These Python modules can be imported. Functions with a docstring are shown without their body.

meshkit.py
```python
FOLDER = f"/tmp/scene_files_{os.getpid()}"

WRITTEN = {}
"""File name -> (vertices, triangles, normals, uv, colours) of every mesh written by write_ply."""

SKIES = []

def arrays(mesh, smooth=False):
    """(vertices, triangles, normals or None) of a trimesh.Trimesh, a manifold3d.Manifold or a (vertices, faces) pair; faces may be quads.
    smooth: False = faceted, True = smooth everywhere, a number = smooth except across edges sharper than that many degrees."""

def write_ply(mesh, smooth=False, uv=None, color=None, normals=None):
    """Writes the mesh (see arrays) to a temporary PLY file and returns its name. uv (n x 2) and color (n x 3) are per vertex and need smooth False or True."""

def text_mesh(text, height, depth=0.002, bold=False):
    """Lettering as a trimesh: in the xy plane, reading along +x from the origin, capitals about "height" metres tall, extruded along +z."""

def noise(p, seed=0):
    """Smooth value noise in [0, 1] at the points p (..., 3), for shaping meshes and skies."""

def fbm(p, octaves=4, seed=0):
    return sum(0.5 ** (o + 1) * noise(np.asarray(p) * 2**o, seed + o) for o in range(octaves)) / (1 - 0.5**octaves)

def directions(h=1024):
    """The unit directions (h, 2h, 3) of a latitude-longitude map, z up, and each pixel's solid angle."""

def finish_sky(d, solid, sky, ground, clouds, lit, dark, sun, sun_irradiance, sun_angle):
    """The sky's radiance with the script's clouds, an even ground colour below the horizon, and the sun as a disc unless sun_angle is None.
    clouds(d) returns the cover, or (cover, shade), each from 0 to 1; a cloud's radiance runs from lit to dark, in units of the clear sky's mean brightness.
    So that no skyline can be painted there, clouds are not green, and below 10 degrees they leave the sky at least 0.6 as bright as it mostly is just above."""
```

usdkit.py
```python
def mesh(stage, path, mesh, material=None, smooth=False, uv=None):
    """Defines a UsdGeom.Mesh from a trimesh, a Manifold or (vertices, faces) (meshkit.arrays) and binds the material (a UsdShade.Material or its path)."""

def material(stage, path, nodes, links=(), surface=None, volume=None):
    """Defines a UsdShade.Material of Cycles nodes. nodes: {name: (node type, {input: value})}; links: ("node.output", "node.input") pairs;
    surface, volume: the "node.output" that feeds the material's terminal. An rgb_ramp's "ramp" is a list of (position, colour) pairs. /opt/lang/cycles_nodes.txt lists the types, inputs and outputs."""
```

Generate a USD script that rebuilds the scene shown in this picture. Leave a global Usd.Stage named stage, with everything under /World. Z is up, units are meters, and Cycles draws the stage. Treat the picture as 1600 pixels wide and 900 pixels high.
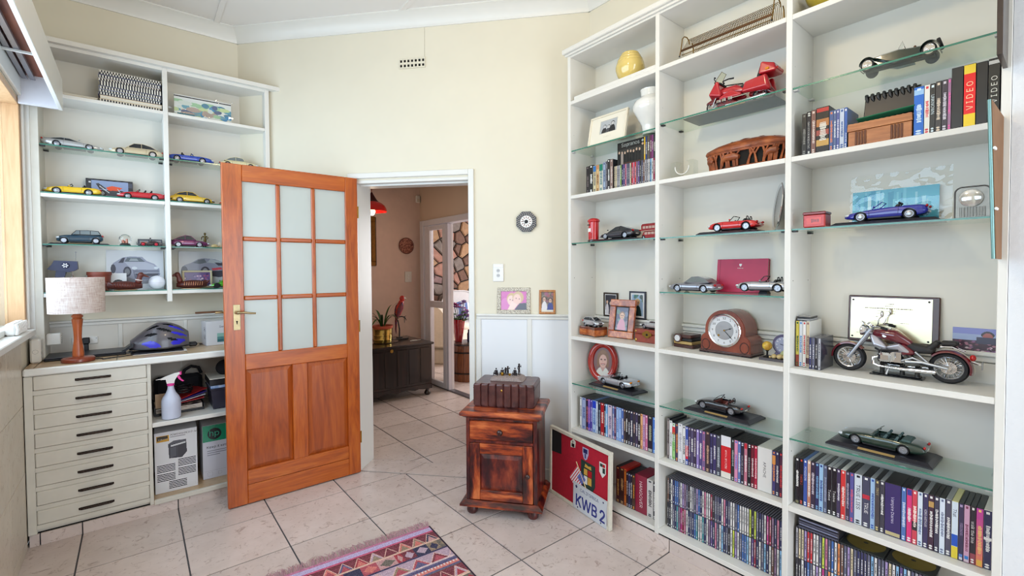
import math,random
import numpy as np,trimesh,usdkit,meshkit
from pxr import Usd,UsdGeom,UsdLux,UsdShade,Gf,Sdf,Vt
from PIL import Image,ImageDraw,ImageFont,ImageFilter
import glob
import shapely.geometry as sg

stage=Usd.Stage.CreateInMemory()
UsdGeom.SetStageUpAxis(stage,'Z'); UsdGeom.SetStageMetersPerUnit(stage,1.0)
UsdGeom.Xform.Define(stage,'/World')
rng=random.Random(7)
sin,cos,pi=math.sin,math.cos,math.pi

# ------------------------------------------------------------------ camera, light, exposure
YAW,PITCH,ROLL,HCAM=math.radians(39.251),math.radians(-1.4495),math.radians(0.3246),1.40
FPX,CX,CY=724.49,803.31,440.04
Fv=np.array([cos(PITCH)*sin(YAW),cos(PITCH)*cos(YAW),sin(PITCH)])
Rv=np.array([cos(YAW),-sin(YAW),0]); Dv=np.cross(Fv,Rv)
R2,D2=cos(ROLL)*Rv + sin(ROLL)*Dv,-sin(ROLL)*Rv + cos(ROLL)*Dv
cam=UsdGeom.Camera.Define(stage,'/World/camera')
m=np.eye(4); m[0,:3],m[1,:3],m[2,:3],m[3,:3]=R2,-D2,-Fv,(0,0,HCAM)
cam.AddTransformOp().Set(Gf.Matrix4d(*m.ravel().tolist()))
cam.CreateHorizontalApertureAttr(36.0); cam.CreateVerticalApertureAttr(20.25)
cam.CreateFocalLengthAttr(FPX/1600*36)
cam.CreateHorizontalApertureOffsetAttr((800-CX)/1600*36); cam.CreateVerticalApertureOffsetAttr((CY-450)/1600*36)
cam.CreateClippingRangeAttr(Gf.Vec2f(0.02,100))
cam.CreateFStopAttr(0)
cam.CreateExposureAttr(-1.72)

def rect_light(name,pos,aim,up,w,h,inten,col):
    l=UsdLux.RectLight.Define(stage,'/World/' + name)
    z=-np.array(aim,float)/np.linalg.norm(aim); x=np.cross(up,z); x /= np.linalg.norm(x); y=np.cross(z,x)
    mm=np.eye(4); mm[0,:3],mm[1,:3],mm[2,:3],mm[3,:3]=x,y,z,pos
    l.AddTransformOp().Set(Gf.Matrix4d(*mm.ravel().tolist()))
    l.CreateWidthAttr(w); l.CreateHeightAttr(h); l.CreateIntensityAttr(inten); l.CreateColorAttr(Gf.Vec3f(*col))
    return l
# daylight: the window on the left, the garden doors and windows behind the photographer, the sunny room beyond the hall
rect_light('window_light',(-0.56,1.95,1.72),(1,0,0),(0,0,1),3.2,1.12,15.0,(0.64,0.82,1.0))
rect_light('garden_door_light',(1.25,-1.93,1.25),(0,1,0),(0,0,1),1.5,2.1,18.0,(0.80,0.90,1.0))
rect_light('far_window_light',(6.15,5.0,1.5),(-1,0,0),(0,0,1),2.6,1.6,30.0,(0.95,0.97,1.0))
def bulb_light(name,pos,r,inten,col):
    l=UsdLux.SphereLight.Define(stage,'/World/' + name)
    l.AddTranslateOp().Set(Gf.Vec3d(*pos)); l.CreateRadiusAttr(r); l.CreateIntensityAttr(inten); l.CreateColorAttr(Gf.Vec3f(*col))
bulb_light('ceiling_lamp_light',(0.75,1.0,2.72),0.10,190.0,(1.0,0.80,0.50))
dome=UsdLux.DomeLight.Define(stage,'/World/sky'); dome.CreateIntensityAttr(0.6); dome.CreateColorAttr(Gf.Vec3f(0.85,0.93,1.0))

# ------------------------------------------------------------------ helpers
def lin(c):
    c=np.asarray(c,float)/255.0
    return tuple(np.where(c <= 0.04045,c/12.92,((c+0.055)/1.055)**2.4))
def lin1(a):
    a=np.asarray(a,np.float32)/255.0
    return np.where(a <= 0.04045,a/12.92,((a+0.055)/1.055)**2.4)

_used={}
def numbered(base):
    n=_used.get(base,0); _used[base]=n+1
    return base if n == 0 else f'{base}_{n:03d}'

def smooth_mesh(V,F,ang):
    """points, faces, normals, split where edges are sharper than ang degrees"""
    n=np.cross(V[F[:,1]]-V[F[:,0]],V[F[:,2]]-V[F[:,0]]); L=np.linalg.norm(n,axis=1,keepdims=True); u=n/np.maximum(L,1e-20)
    corner_v=F.ravel(); corner_f=np.repeat(np.arange(len(F)),3)
    order=np.argsort(corner_v,kind='stable'); cnt=np.bincount(corner_v,minlength=len(V)); start=np.concatenate([[0],np.cumsum(cnt)[:-1]])
    K=int(cnt.max()); out=np.zeros((len(corner_v),3)); c=cos(math.radians(ang))
    fo=corner_f[order]
    for k in range(K):
        has=k < cnt[corner_v]
        g=fo[np.minimum(start[corner_v]+k,len(fo)-1)]
        ok=has & ((u[corner_f]*u[g]).sum(1) >= c)
        out += np.where(ok[:,None],n[g],0)
    out /= np.maximum(np.linalg.norm(out,axis=1,keepdims=True),1e-20)
    key=np.concatenate([corner_v[:,None],np.round(out*200).astype(int)],1)
    _,first,inv=np.unique(key,axis=0,return_index=True,return_inverse=True)
    return V[corner_v[first]],inv.reshape(-1,3),out[first]

def emit(path,V,F,mat=None,smooth=None):
    V=np.asarray(V,float); F=np.asarray(F,np.int32); N=None
    if smooth is True: smooth=179
    if smooth and len(F) > 2:
        V,F,N=smooth_mesh(V,F,smooth)
    ms=UsdGeom.Mesh.Define(stage,path)
    ms.CreatePointsAttr(Vt.Vec3fArray.FromNumpy(V.astype(np.float32)))
    ms.CreateFaceVertexCountsAttr(Vt.IntArray.FromNumpy(np.full(len(F),F.shape[1],np.int32)))
    ms.CreateFaceVertexIndicesAttr(Vt.IntArray.FromNumpy(np.ascontiguousarray(F,np.int32).ravel()))
    ms.CreateSubdivisionSchemeAttr('none')
    if N is not None:
        ms.CreateNormalsAttr(Vt.Vec3fArray.FromNumpy(N.astype(np.float32))); ms.SetNormalsInterpolation('vertex')
    if mat is not None:
        UsdShade.MaterialBindingAPI.Apply(ms.GetPrim()).Bind(mat)
    return ms

_cf=None
def _chamfer_faces():
    global _cf
    if _cf is None:
        P=[]
        for s in np.ndindex(2,2,2):
            sgn=np.array(s)*2-1
            for a in range(3):
                q=sgn*0.8; q[a]=sgn[a]*1.0; P.append(q)
        h=trimesh.convex.convex_hull(np.array(P)); 
        idx=[int(np.argmin(np.linalg.norm(np.array(P)-v,axis=1))) for v in h.vertices]
        _cf=np.array(idx)[h.faces]
    return _cf

def rotm(ax,a):
    return trimesh.transformations.rotation_matrix(a,{'x': (1,0,0),'y': (0,1,0),'z': (0,0,1)}[ax])
def tr(x,y,z):
    t=np.eye(4); t[:3,3]=(x,y,z); return t

class MB:
    """collects shapes into one mesh"""
    def __init__(s): s.V,s.F,s.n=[],[],0
    def add(s,V,F,M=None):
        V=np.asarray(V,float); F=np.asarray(F,int)
        if F.shape[1] == 4: F=np.vstack([F[:,[0,1,2]],F[:,[0,2,3]]])
        if M is not None:
            V=V @ M[:3,:3].T + M[:3,3]
            if np.linalg.det(M[:3,:3]) < 0: F=F[:,::-1]
        s.V.append(V); s.F.append(F+s.n); s.n += len(V); return s
    def tm(s,t,M=None): return s.add(t.vertices,t.faces,M)
    def box(s,x0,y0,z0,x1,y1,z1,b=0.0,M=None):
        x0,x1=min(x0,x1),max(x0,x1); y0,y1=min(y0,y1),max(y0,y1); z0,z1=min(z0,z1),max(z0,z1)
        c=np.array([(x0+x1)/2,(y0+y1)/2,(z0+z1)/2]); h=np.array([(x1-x0)/2,(y1-y0)/2,(z1-z0)/2])
        if b <= 0:
            P=np.array([(i,j,k) for i in (-1,1) for j in (-1,1) for k in (-1,1)])*h+c
            F=np.array([(0,1,3,2),(4,6,7,5),(0,4,5,1),(2,3,7,6),(0,2,6,4),(1,5,7,3)])
            return s.add(P,F,M)
        b=min(b,h.min()*0.95); P=[]
        for q in np.ndindex(2,2,2):
            sg_=np.array(q)*2-1
            for a in range(3):
                p=sg_*(h-b); p[a]=sg_[a]*h[a]; P.append(p)
        return s.add(np.array(P)+c,_chamfer_faces(),M)
    def lathe(s,prof,n=24,M=None,a0=0.0,closed=False):
        """prof: (radius, z) from bottom to top, about z"""
        prof=[(max(r,0.0),z) for r,z in prof]; P,rings=[],[]
        for r,z in prof:
            if r < 1e-6: rings.append([len(P)]); P.append((0,0,z))
            else:
                rings.append(list(range(len(P),len(P)+n)))
                P += [(r*cos(a0+2*pi*k/n),r*sin(a0+2*pi*k/n),z) for k in range(n)]
        F=[]
        for A,B in zip(rings[:-1],rings[1:]):
            for k in range(n):
                k2=(k+1) % n
                if len(A) == 1 and len(B) == 1: continue
                if len(A) == 1: F.append((A[0],B[k2],B[k]))
                elif len(B) == 1: F.append((A[k],A[k2],B[0]))
                else: F += [(A[k],A[k2],B[k2]),(A[k],B[k2],B[k])]
        if closed:
            A,B=rings[-1],rings[0]
            for k in range(n): k2=(k+1) % n; F += [(A[k],A[k2],B[k2]),(A[k],B[k2],B[k])]
            return s.add(P,F,M)
        if len(rings[0]) > 1: F += [(rings[0][0],rings[0][k+1],rings[0][k]) for k in range(1,n-1)]
        if len(rings[-1]) > 1: F += [(rings[-1][0],rings[-1][k],rings[-1][k+1]) for k in range(1,n-1)]
        return s.add(P,F,M)
    def cyl(s,p0,p1,r,n=12,r1=None):
        return s.tube([p0,p1],[r,r if r1 is None else r1],n)
    def tube(s,pts,r,n=8,closed=False):
        pts=np.asarray(pts,float); k=len(pts); r=np.broadcast_to(r,(k,)) if np.ndim(r) else np.full(k,r)
        T=np.gradient(pts,axis=0) if not closed else np.roll(pts,-1,0)-np.roll(pts,1,0)
        T /= np.maximum(np.linalg.norm(T,axis=1,keepdims=True),1e-12)
        ref=np.array([0,0,1.0]) if abs(T[0,2]) < 0.9 else np.array([1.0,0,0])
        u=np.cross(ref,T[0]); u /= np.linalg.norm(u); P=[]
        for i in range(k):
            u=u-T[i]*(u@T[i]); u /= np.linalg.norm(u); w=np.cross(T[i],u)
            for j in range(n):
                a=2*pi*j/n; P.append(pts[i]+r[i]*(cos(a)*u+sin(a)*w))
        F=[]
        for i in range(k if closed else k-1):
            i2=(i+1) % k
            for j in range(n):
                j2=(j+1) % n; F += [(i*n+j,i*n+j2,i2*n+j2),(i*n+j,i2*n+j2,i2*n+j)]
        if not closed:
            F += [(0,j+1,j) for j in range(1,n-1)]; o=(k-1)*n; F += [(o,o+j,o+j+1) for j in range(1,n-1)]
        return s.add(P,F)
    def ell(s,c,r,n=2,M=None):
        t=trimesh.creation.icosphere(n); r=np.broadcast_to(r,3)
        return s.add(t.vertices*r+np.array(c),t.faces,M)
    def prism(s,poly,z0,z1,M=None):
        """poly: points or shapely polygon in xy, extruded z0..z1"""
        p=poly if isinstance(poly,sg.base.BaseGeometry) else sg.Polygon(poly)
        for g in getattr(p,'geoms',[p]):
            if g.is_empty or g.area < 1e-10: continue
            t=trimesh.creation.extrude_polygon(g,z1-z0,engine='earcut')
            v=t.vertices.copy(); v[:,2] += z0; s.add(v,t.faces,M)
        return s
    def loft(s,rings,cap=True,M=None):
        """rings: k x n x 3 closed loops"""
        R=np.asarray(rings,float); k,n=R.shape[:2]; F=[]
        for i in range(k-1):
            for j in range(n):
                j2=(j+1) % n; F += [(i*n+j,i*n+j2,(i+1)*n+j2),(i*n+j,(i+1)*n+j2,(i+1)*n+j)]
        P=R.reshape(-1,3)
        if cap:
            P=np.vstack([P,R[0].mean(0),R[-1].mean(0)]); a,b=k*n,k*n+1
            F += [(a,(j+1) % n,j) for j in range(n)]; o=(k-1)*n; F += [(b,o+j,o+(j+1) % n) for j in range(n)]
        return s.add(P,F,M)
    def text(s,txt,h,M,depth=0.0008,bold=False,center=False):
        t=meshkit.text_mesh(txt,h,depth,bold); v=t.vertices.copy()
        if center: v[:,0] -= (v[:,0].min()+v[:,0].max())/2
        return s.add(v,t.faces,M)
    def done(s):
        return np.vstack(s.V),np.vstack(s.F)
    def fix(s):
        V,F=s.done(); t=trimesh.Trimesh(V,F,process=True); t.fix_normals(); return MB().tm(t)

def frame(o,x,y):
    """4x4 that takes local x, y to the given world directions at o"""
    x=np.array(x,float); x /= np.linalg.norm(x); y=np.array(y,float); y -= x*(x@y); y /= np.linalg.norm(y)
    M=np.eye(4); M[:3,0],M[:3,1],M[:3,2],M[:3,3]=x,y,np.cross(x,y),o; return M

class Thing:
    def __init__(s,path): s.path,s.names=path,{}
    def part(s,name,mb,mat,smooth=None,label=None):
        """adds a part, returns it as a Thing so that sub-parts can follow"""
        k=s.names.get(name,0); s.names[name]=k+1
        p=s.path+'/'+(name if k == 0 else f'{name}_{k:03d}')
        V,F=mb.done() if isinstance(mb,MB) else mb
        ms=emit(p,V,F,mat,smooth)
        if label: ms.GetPrim().SetCustomDataByKey('label',label)
        return Thing(p)
    def pieces(s,name,mb,mat,smooth=None):
        V,F=mb.done(); t=trimesh.Trimesh(V,F,process=True)
        for q in t.split(only_watertight=False): s.part(name,(np.array(q.vertices),np.array(q.faces)),mat,smooth)
    def picture(s,name,im,M,w,h,mat,depth=0.0,label=None):
        k=s.names.get(name,0); s.names[name]=k+1
        p=s.path+'/'+(name if k == 0 else f'{name}_{k:03d}')
        print_mesh(p,im,M,w,h,mat)
        if label: stage.GetPrimAtPath(p).SetCustomDataByKey('label',label)
        return Thing(p)

def tag(prim,label=None,cat=None,group=None,kind=None):
    for k,v in (('label',label),('category',cat),('group',group),('kind',kind)):
        if v: prim.SetCustomDataByKey(k,v)

def thing(name,label,cat,loc=(0,0,0),rz=0.0,group=None,kind=None,rot=None):
    p='/World/'+numbered(name)
    x=UsdGeom.Xform.Define(stage,p)
    x.AddTranslateOp().Set(Gf.Vec3d(*map(float,loc)))
    if rz: x.AddRotateZOp().Set(math.degrees(rz))
    if rot: x.AddRotateXYZOp().Set(Gf.Vec3f(*rot))
    tag(x.GetPrim(),label,cat,group,kind)
    return Thing(p)

def copy_of(src,name,label,cat,loc,rz=0.0,group=None,rot=None):
    t=thing(name,label,cat,loc,rz,group,rot=rot); p=stage.GetPrimAtPath(t.path)
    p.GetReferences().AddInternalReference(src); p.SetInstanceable(True)
    return t

def struct(name,mb,mat,smooth=None,label=None):
    p='/World/'+name; V,F=mb.done(); ms=emit(p,V,F,mat,smooth)
    tag(ms.GetPrim(),label,None,None,'structure'); return Thing(p)
def struct_x(name,label=None):
    x=UsdGeom.Xform.Define(stage,'/World/'+name); tag(x.GetPrim(),label,None,None,'structure'); return Thing('/World/'+name)

def print_mesh(path,im,M,w,h,mat):
    """a flat print w x h metres, lower left corner at M's origin, drawn as a grid of coloured faces from an in-memory drawing"""
    A=np.asarray(im.convert('RGB')); H,W=A.shape[:2]
    if M is None: M=np.eye(4)
    # merge equal runs along rows to keep it light
    xs,P,F,C,n=np.linspace(0,w,W+1),[],[],[],0
    ys=np.linspace(h,0,H+1)
    for r in range(H):
        row=A[r]; cut=np.flatnonzero(np.any(row[1:] != row[:-1],axis=1))+1; e=np.concatenate([[0],cut,[W]])
        x0,x1=xs[e[:-1]],xs[e[1:]]; k=len(x0)
        q=np.zeros((k,4,3)); q[:,0,0]=x0; q[:,1,0]=x1; q[:,2,0]=x1; q[:,3,0]=x0
        q[:,:2,1]=ys[r+1]; q[:,2:,1]=ys[r]
        P.append(q.reshape(-1,3)); F.append(np.arange(4*k).reshape(k,4)+n); n += 4*k; C.append(row[e[:-1]])
    P=np.vstack(P); F=np.vstack(F); C=np.vstack(C)
    P=P @ M[:3,:3].T+M[:3,3]
    ms=emit(path,P,F,mat)
    pv=UsdGeom.PrimvarsAPI(ms).CreatePrimvar('ink',Sdf.ValueTypeNames.Color3fArray,'vertex')
    pv.Set(Vt.Vec3fArray.FromNumpy(np.repeat(lin1(C),4,axis=0).astype(np.float32)))
    return ms
_fontfile=glob.glob('/opt/blender-*/*/datafiles/fonts/Inter.woff2')[0]
_fonts={}
def font(px):
    if px not in _fonts: _fonts[px]=ImageFont.truetype(_fontfile,px)
    return _fonts[px]
def canvas(w,h,col): 
    im=Image.new('RGB',(w,h),col); return im,ImageDraw.Draw(im)
def quant(im,n=12):
    return im.quantize(n,dither=Image.Dither.NONE).convert('RGB')

# ------------------------------------------------------------------ materials
_mats={}
def pm(name,col,rough=0.5,metal=0.0,var=0.0,scale=20.0,bump=0.0,bscale=60.0,stretch=None,coat=0.0,col2=None,spec=0.5,emit_=None,detail=4.0,ramp=None,trans=0.0,ior=1.5,sub=0.0):
    """procedural principled material: colour varied by noise between col and col2, noise bump"""
    if name in _mats: return _mats[name]
    c=np.array(lin(col)); nodes={'p': ('principled_bsdf',dict(base_color=tuple(c),roughness=rough,metallic=metal,specular_ior_level=spec,ior=ior))}
    p=nodes['p'][1]; links=[]
    if coat: p['coat_weight']=coat; p['coat_roughness']=0.05
    if trans: p['transmission_weight']=trans
    if emit_: p['emission_color']=tuple(lin(emit_[0])); p['emission_strength']=emit_[1]
    if var or col2 is not None or ramp or bump:
        nodes['t']=('texture_coordinate',{}); nodes['m']=('mapping',{'scale': stretch or (1,1,1)}); links.append(('t.object','m.vector'))
    if var or col2 is not None or ramp:
        nodes['n']=('noise_texture',{'scale': scale,'detail': detail,'roughness': 0.6}); links.append(('m.vector','n.vector'))
        if ramp: stops=[(a,lin(b)) for a,b in ramp]
        else:
            c2=np.array(lin(col2)) if col2 is not None else c*(1-var)
            stops=[(0.3,tuple(c2)),(0.7,tuple(c))]
        nodes['r']=('rgb_ramp',{'ramp': stops}); links += [('n.fac','r.fac'),('r.color','p.base_color')]
    if bump:
        nodes['b0']=('noise_texture',{'scale': bscale,'detail': 5.0}); nodes['b']=('bump',{'strength': bump,'distance': 0.002})
        links += [('m.vector','b0.vector'),('b0.fac','b.height'),('b.normal','p.normal')]
    _mats[name]=usdkit.material(stage,'/World/Looks/'+name,nodes,links,surface='p.BSDF'); return _mats[name]

def wood(name,c1,c2,c3,axis='z',rough=0.35,scale=5.0,coat=0.3,dist=2.5):
    """grain along the axis"""
    if name in _mats: return _mats[name]
    st={'x': (0.10,1,1),'y': (1,0.10,1),'z': (1,1,0.10)}[axis]
    nodes={'t': ('texture_coordinate',{}),'m': ('mapping',{'scale': st}),
             'n': ('noise_texture',{'scale': scale*3,'detail': 6.0,'roughness': 0.62,'distortion': dist}),
             'n2': ('noise_texture',{'scale': scale*22,'detail': 3.0}),
             'mx': ('mix_float',{'fac': 0.25}),
             'r': ('rgb_ramp',{'ramp': [(0.30,lin(c1)),(0.5,lin(c2)),(0.72,lin(c3))]}),
             'b': ('bump',{'strength': 0.08,'distance': 0.001}),
             'p': ('principled_bsdf',{'roughness': rough,'coat_weight': coat,'coat_roughness': 0.2})}
    links=[('t.object','m.vector'),('m.vector','n.vector'),('m.vector','n2.vector'),('n.fac','mx.a'),('n2.fac','mx.b'),('mx.result','r.fac'),('r.color','p.base_color'),('mx.result','b.height'),('b.normal','p.normal')]
    _mats[name]=usdkit.material(stage,'/World/Looks/'+name,nodes,links,surface='p.BSDF'); return _mats[name]

def ink(name,rough=0.45,coat=0.0):
    if name in _mats: return _mats[name]
    nodes={'a': ('attribute',{'attribute': 'ink'}),'p': ('principled_bsdf',{'roughness': rough,'coat_weight': coat,'coat_roughness': 0.06})}
    _mats[name]=usdkit.material(stage,'/World/Looks/'+name,nodes,[('a.color','p.base_color')],surface='p.BSDF'); return _mats[name]

def pane(name,tint,reflect=1.5,alpha=0.0):
    if name in _mats: return _mats[name]
    nodes={'f': ('fresnel',{'IOR': reflect}),'ge': ('geometry',{}),'inv': ('math',{'math_type': 'subtract','value1': 1.0}),'mul': ('math',{'math_type': 'multiply'}),'t': ('transparent_bsdf',{'color': tint}),'g': ('glossy_bsdf',{'color': (1,1,1),'roughness': 0.02}),'x': ('mix_closure',{})}
    _mats[name]=usdkit.material(stage,'/World/Looks/'+name,nodes,[('ge.backfacing','inv.value2'),('inv.value','mul.value1'),('f.fac','mul.value2'),('mul.value','x.fac'),('t.BSDF','x.closure1'),('g.BSDF','x.closure2')],surface='x.closure'); return _mats[name]

paint_cream=pm('cream_wall_paint',(228,221,202),0.75,var=0.04,scale=3,bump=0.12,bscale=45)
paint_white=pm('white_wall_paint',(226,225,224),0.6,var=0.03,scale=4,bump=0.06,bscale=60)
paint_ceil=pm('ceiling_paint',(233,229,225),0.8,var=0.02,scale=2)
paint_unit=pm('white_furniture_enamel',(229,227,221),0.42,var=0.035,scale=6)
paint_old=pm('aged_white_enamel',(217,212,200),0.45,var=0.09,scale=9,bump=0.08,bscale=30)
paint_trim=pm('white_trim_gloss',(229,228,223),0.35,var=0.02,scale=8)
hole_dark=pm('dark_gap',(20,18,16),0.9,var=0.1)
def tile_mat(name,c1,c2,vein):
    if name in _mats: return _mats[name]
    nodes={'t': ('texture_coordinate',{}),'i': ('object_info',{}), 
             'n': ('noise_texture',{'scale': 5.0,'detail': 6.0,'roughness': 0.65}),'r': ('rgb_ramp',{'ramp': [(0.3,lin(c2)),(0.65,lin(c1))]}),
             'v': ('noise_texture',{'scale': 22.0,'detail': 7.0,'roughness': 0.75,'distortion': 1.2}),'vr': ('rgb_ramp',{'ramp': [(0.36,lin(vein)),(0.44,(1,1,1))]}),
             'mx': ('mix_color',{'blend_type': 'multiply','fac': 0.55}),'h': ('hsv',{}),'mr': ('map_range',{'from_min': 0.0,'from_max': 1.0,'to_min': 0.94,'to_max': 1.05}),
             'b': ('bump',{'strength': 0.15,'distance': 0.001}),'p': ('principled_bsdf',{'roughness': 0.28,'specular_ior_level': 0.5})}
    links=[('t.object','n.vector'),('n.fac','r.fac'),('t.object','v.vector'),('v.fac','vr.fac'),('r.color','mx.a'),('vr.color','mx.b'),('mx.result','h.color'),('i.random','mr.value'),('mr.result','h.value'),('h.color','p.base_color'),('v.fac','b.height'),('b.normal','p.normal')]
    _mats[name]=usdkit.material(stage,'/World/Looks/'+name,nodes,links,surface='p.BSDF'); return _mats[name]
tile_floor=tile_mat('floor_tile',(219,204,198),(206,190,183),(166,144,132))
tile_wall=tile_mat('wall_tile',(214,203,186),(203,189,170),(195,180,165))
grout=pm('grey_grout',(84,82,86),0.9,var=0.15,scale=40)
door_v=wood('door_wood_upright',(138,58,10),(178,82,16),(200,108,30),'z',rough=0.3)
door_h=wood('door_wood_rail',(144,62,11),(182,86,18),(204,112,32),'x',rough=0.3)
door_p=wood('door_wood_panel',(132,54,12),(164,74,18),(186,94,28),'z',rough=0.32,scale=3.0,dist=4.0)
glass_green=pane('clear_glass_sheet',(0.90,0.955,0.93),1.5)
glass_edge=pm('green_glass_edge',(60,128,110),0.15,var=0.1,spec=0.8)
glass_clear=pane('clear_glass',(0.97,0.98,0.98),1.45)
black_plastic=pm('black_plastic',(26,25,30),0.4,var=0.15,scale=30)
black_gloss=pm('black_gloss',(18,18,22),0.15,var=0.1,coat=0.6)
chrome=pm('chrome',(225,226,230),0.12,metal=1.0,var=0.05)
silver=pm('brushed_silver',(190,192,196),0.32,metal=0.9,var=0.08)
brass=pm('brass',(196,158,82),0.22,metal=1.0,var=0.12)
white_plastic=pm('white_plastic',(238,237,234),0.35,var=0.02)
INK=ink('printed_paper'); INKG=ink('printed_gloss',0.25,0.25)
# ------------------------------------------------------------------ the room
GAM=math.radians(48.27)
CU=np.array([cos(GAM),-sin(GAM),0]); CN=np.array([sin(GAM),cos(GAM),0]); CP=np.array([1.2,3.166,0])
MC=frame(CP,CU,CN)                    # local x along the angled wall, y into the wall, z up
XA,YB,XD,ZC=-0.458,3.84,2.25,3.105
YBACK=-1.9
def at_(M,*p): return tuple((M @ np.array([*p,1.0]))[:3])
def along(s,z,off=0.0): return CP+CU*s+CN*off+np.array([0,0,z])

wa=MB()
wa.box(XA-0.16,YBACK,0,XA,YB,1.07).box(XA-0.16,YBACK,2.32,XA,YB,ZC).box(XA-0.16,3.60,1.07,XA,YB,2.32).box(XA-0.16,YBACK,1.07,XA,0.30,2.32)
wall_left=struct('wall_left',wa,paint_cream)
wb=MB().box(XA-0.16,YB,0,1.0,YB+0.16,ZC); wall_back=struct('wall_back',wb,paint_cream)
wc=MB()
wc.box(-1.0,0,0,-0.025,0.2,ZC,M=MC).box(0.80,0,0,1.75,0.2,ZC,M=MC).box(-0.025,0,2.02,0.80,0.2,ZC,M=MC)
wall_angled=struct('wall_angled',wc,paint_cream)
wall_angled.part('plaster_crack',MB().tube([at_(MC,0.491,0,2.826),at_(MC,0.4905,0,2.90),at_(MC,0.4925,0,2.96),at_(MC,0.491,0,3.02)],0.0009,4),pm('crack_shadow',(150,138,118),0.9,var=0.2))
wall_right=struct('wall_right',MB().box(XD,YBACK,0,XD+0.12,2.2,ZC),paint_cream)
struct('wall_pier',MB().box(2.018,YBACK,0,XD,0.138,ZC),pm('white_plaster',(226,228,232),0.7,var=0.03,scale=5,bump=0.5,bscale=70))
wf=MB().box(XA-0.16,YBACK-0.16,0,-0.3,YBACK,ZC).box(2.0,YBACK-0.16,0,XD+0.12,YBACK,ZC).box(-0.3,YBACK-0.16,2.3,2.0,YBACK,ZC).box(-0.3,YBACK-0.16,0,2.0,YBACK,0.2)
wall_front=struct('wall_front',wf,paint_cream)
ceiling=struct('ceiling',MB().box(XA-0.16,YBACK-0.16,ZC,XD+0.12,YB+0.16,ZC+0.1),paint_ceil)
ceiling.part('ceiling_batten',MB().box(-0.2,YBACK,ZC-0.008,-0.17,YB,ZC+0.002),paint_ceil)
for x in (0.465,1.385):
    ceiling.part('ceiling_batten',MB().box(x-0.016,YBACK,ZC-0.008,x+0.016,YB-0.0,ZC+0.002),paint_ceil)
# coved cornice along the walls
def cornice(p0,p1,nrm):
    p0,p1,nrm=np.array(p0,float),np.array(p1,float),np.array(nrm,float)
    prof=[(0,-0.085),(0.008,-0.085),(0.012,-0.07),(0.028,-0.045),(0.05,-0.022),(0.072,-0.012),(0.085,-0.008),(0.085,0),(0,0)]
    A=[np.r_[p0[:2]+nrm[:2]*a,ZC+b] for a,b in prof]; B=[np.r_[p1[:2]+nrm[:2]*a,ZC+b] for a,b in prof]
    return MB().loft([A,B]).fix()
cBC=np.array([CP[0]-(YB-CP[1])*CU[0]/(-CU[1]),YB]); cCD=np.array([XD,CP[1]+(XD-CP[0])*CU[1]/CU[0]])
struct('trim_1',cornice((XA,YB),cBC+[0.04,0],(0,-1)),paint_trim,40)
struct('trim_2',cornice(cBC-CU[:2]*0.04,cCD+CU[:2]*0.04,-CN),paint_trim,40)
struct('trim_3',cornice(cCD+[0,0.04],(XD,YBACK),(-1,0)),paint_trim,40)
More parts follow.
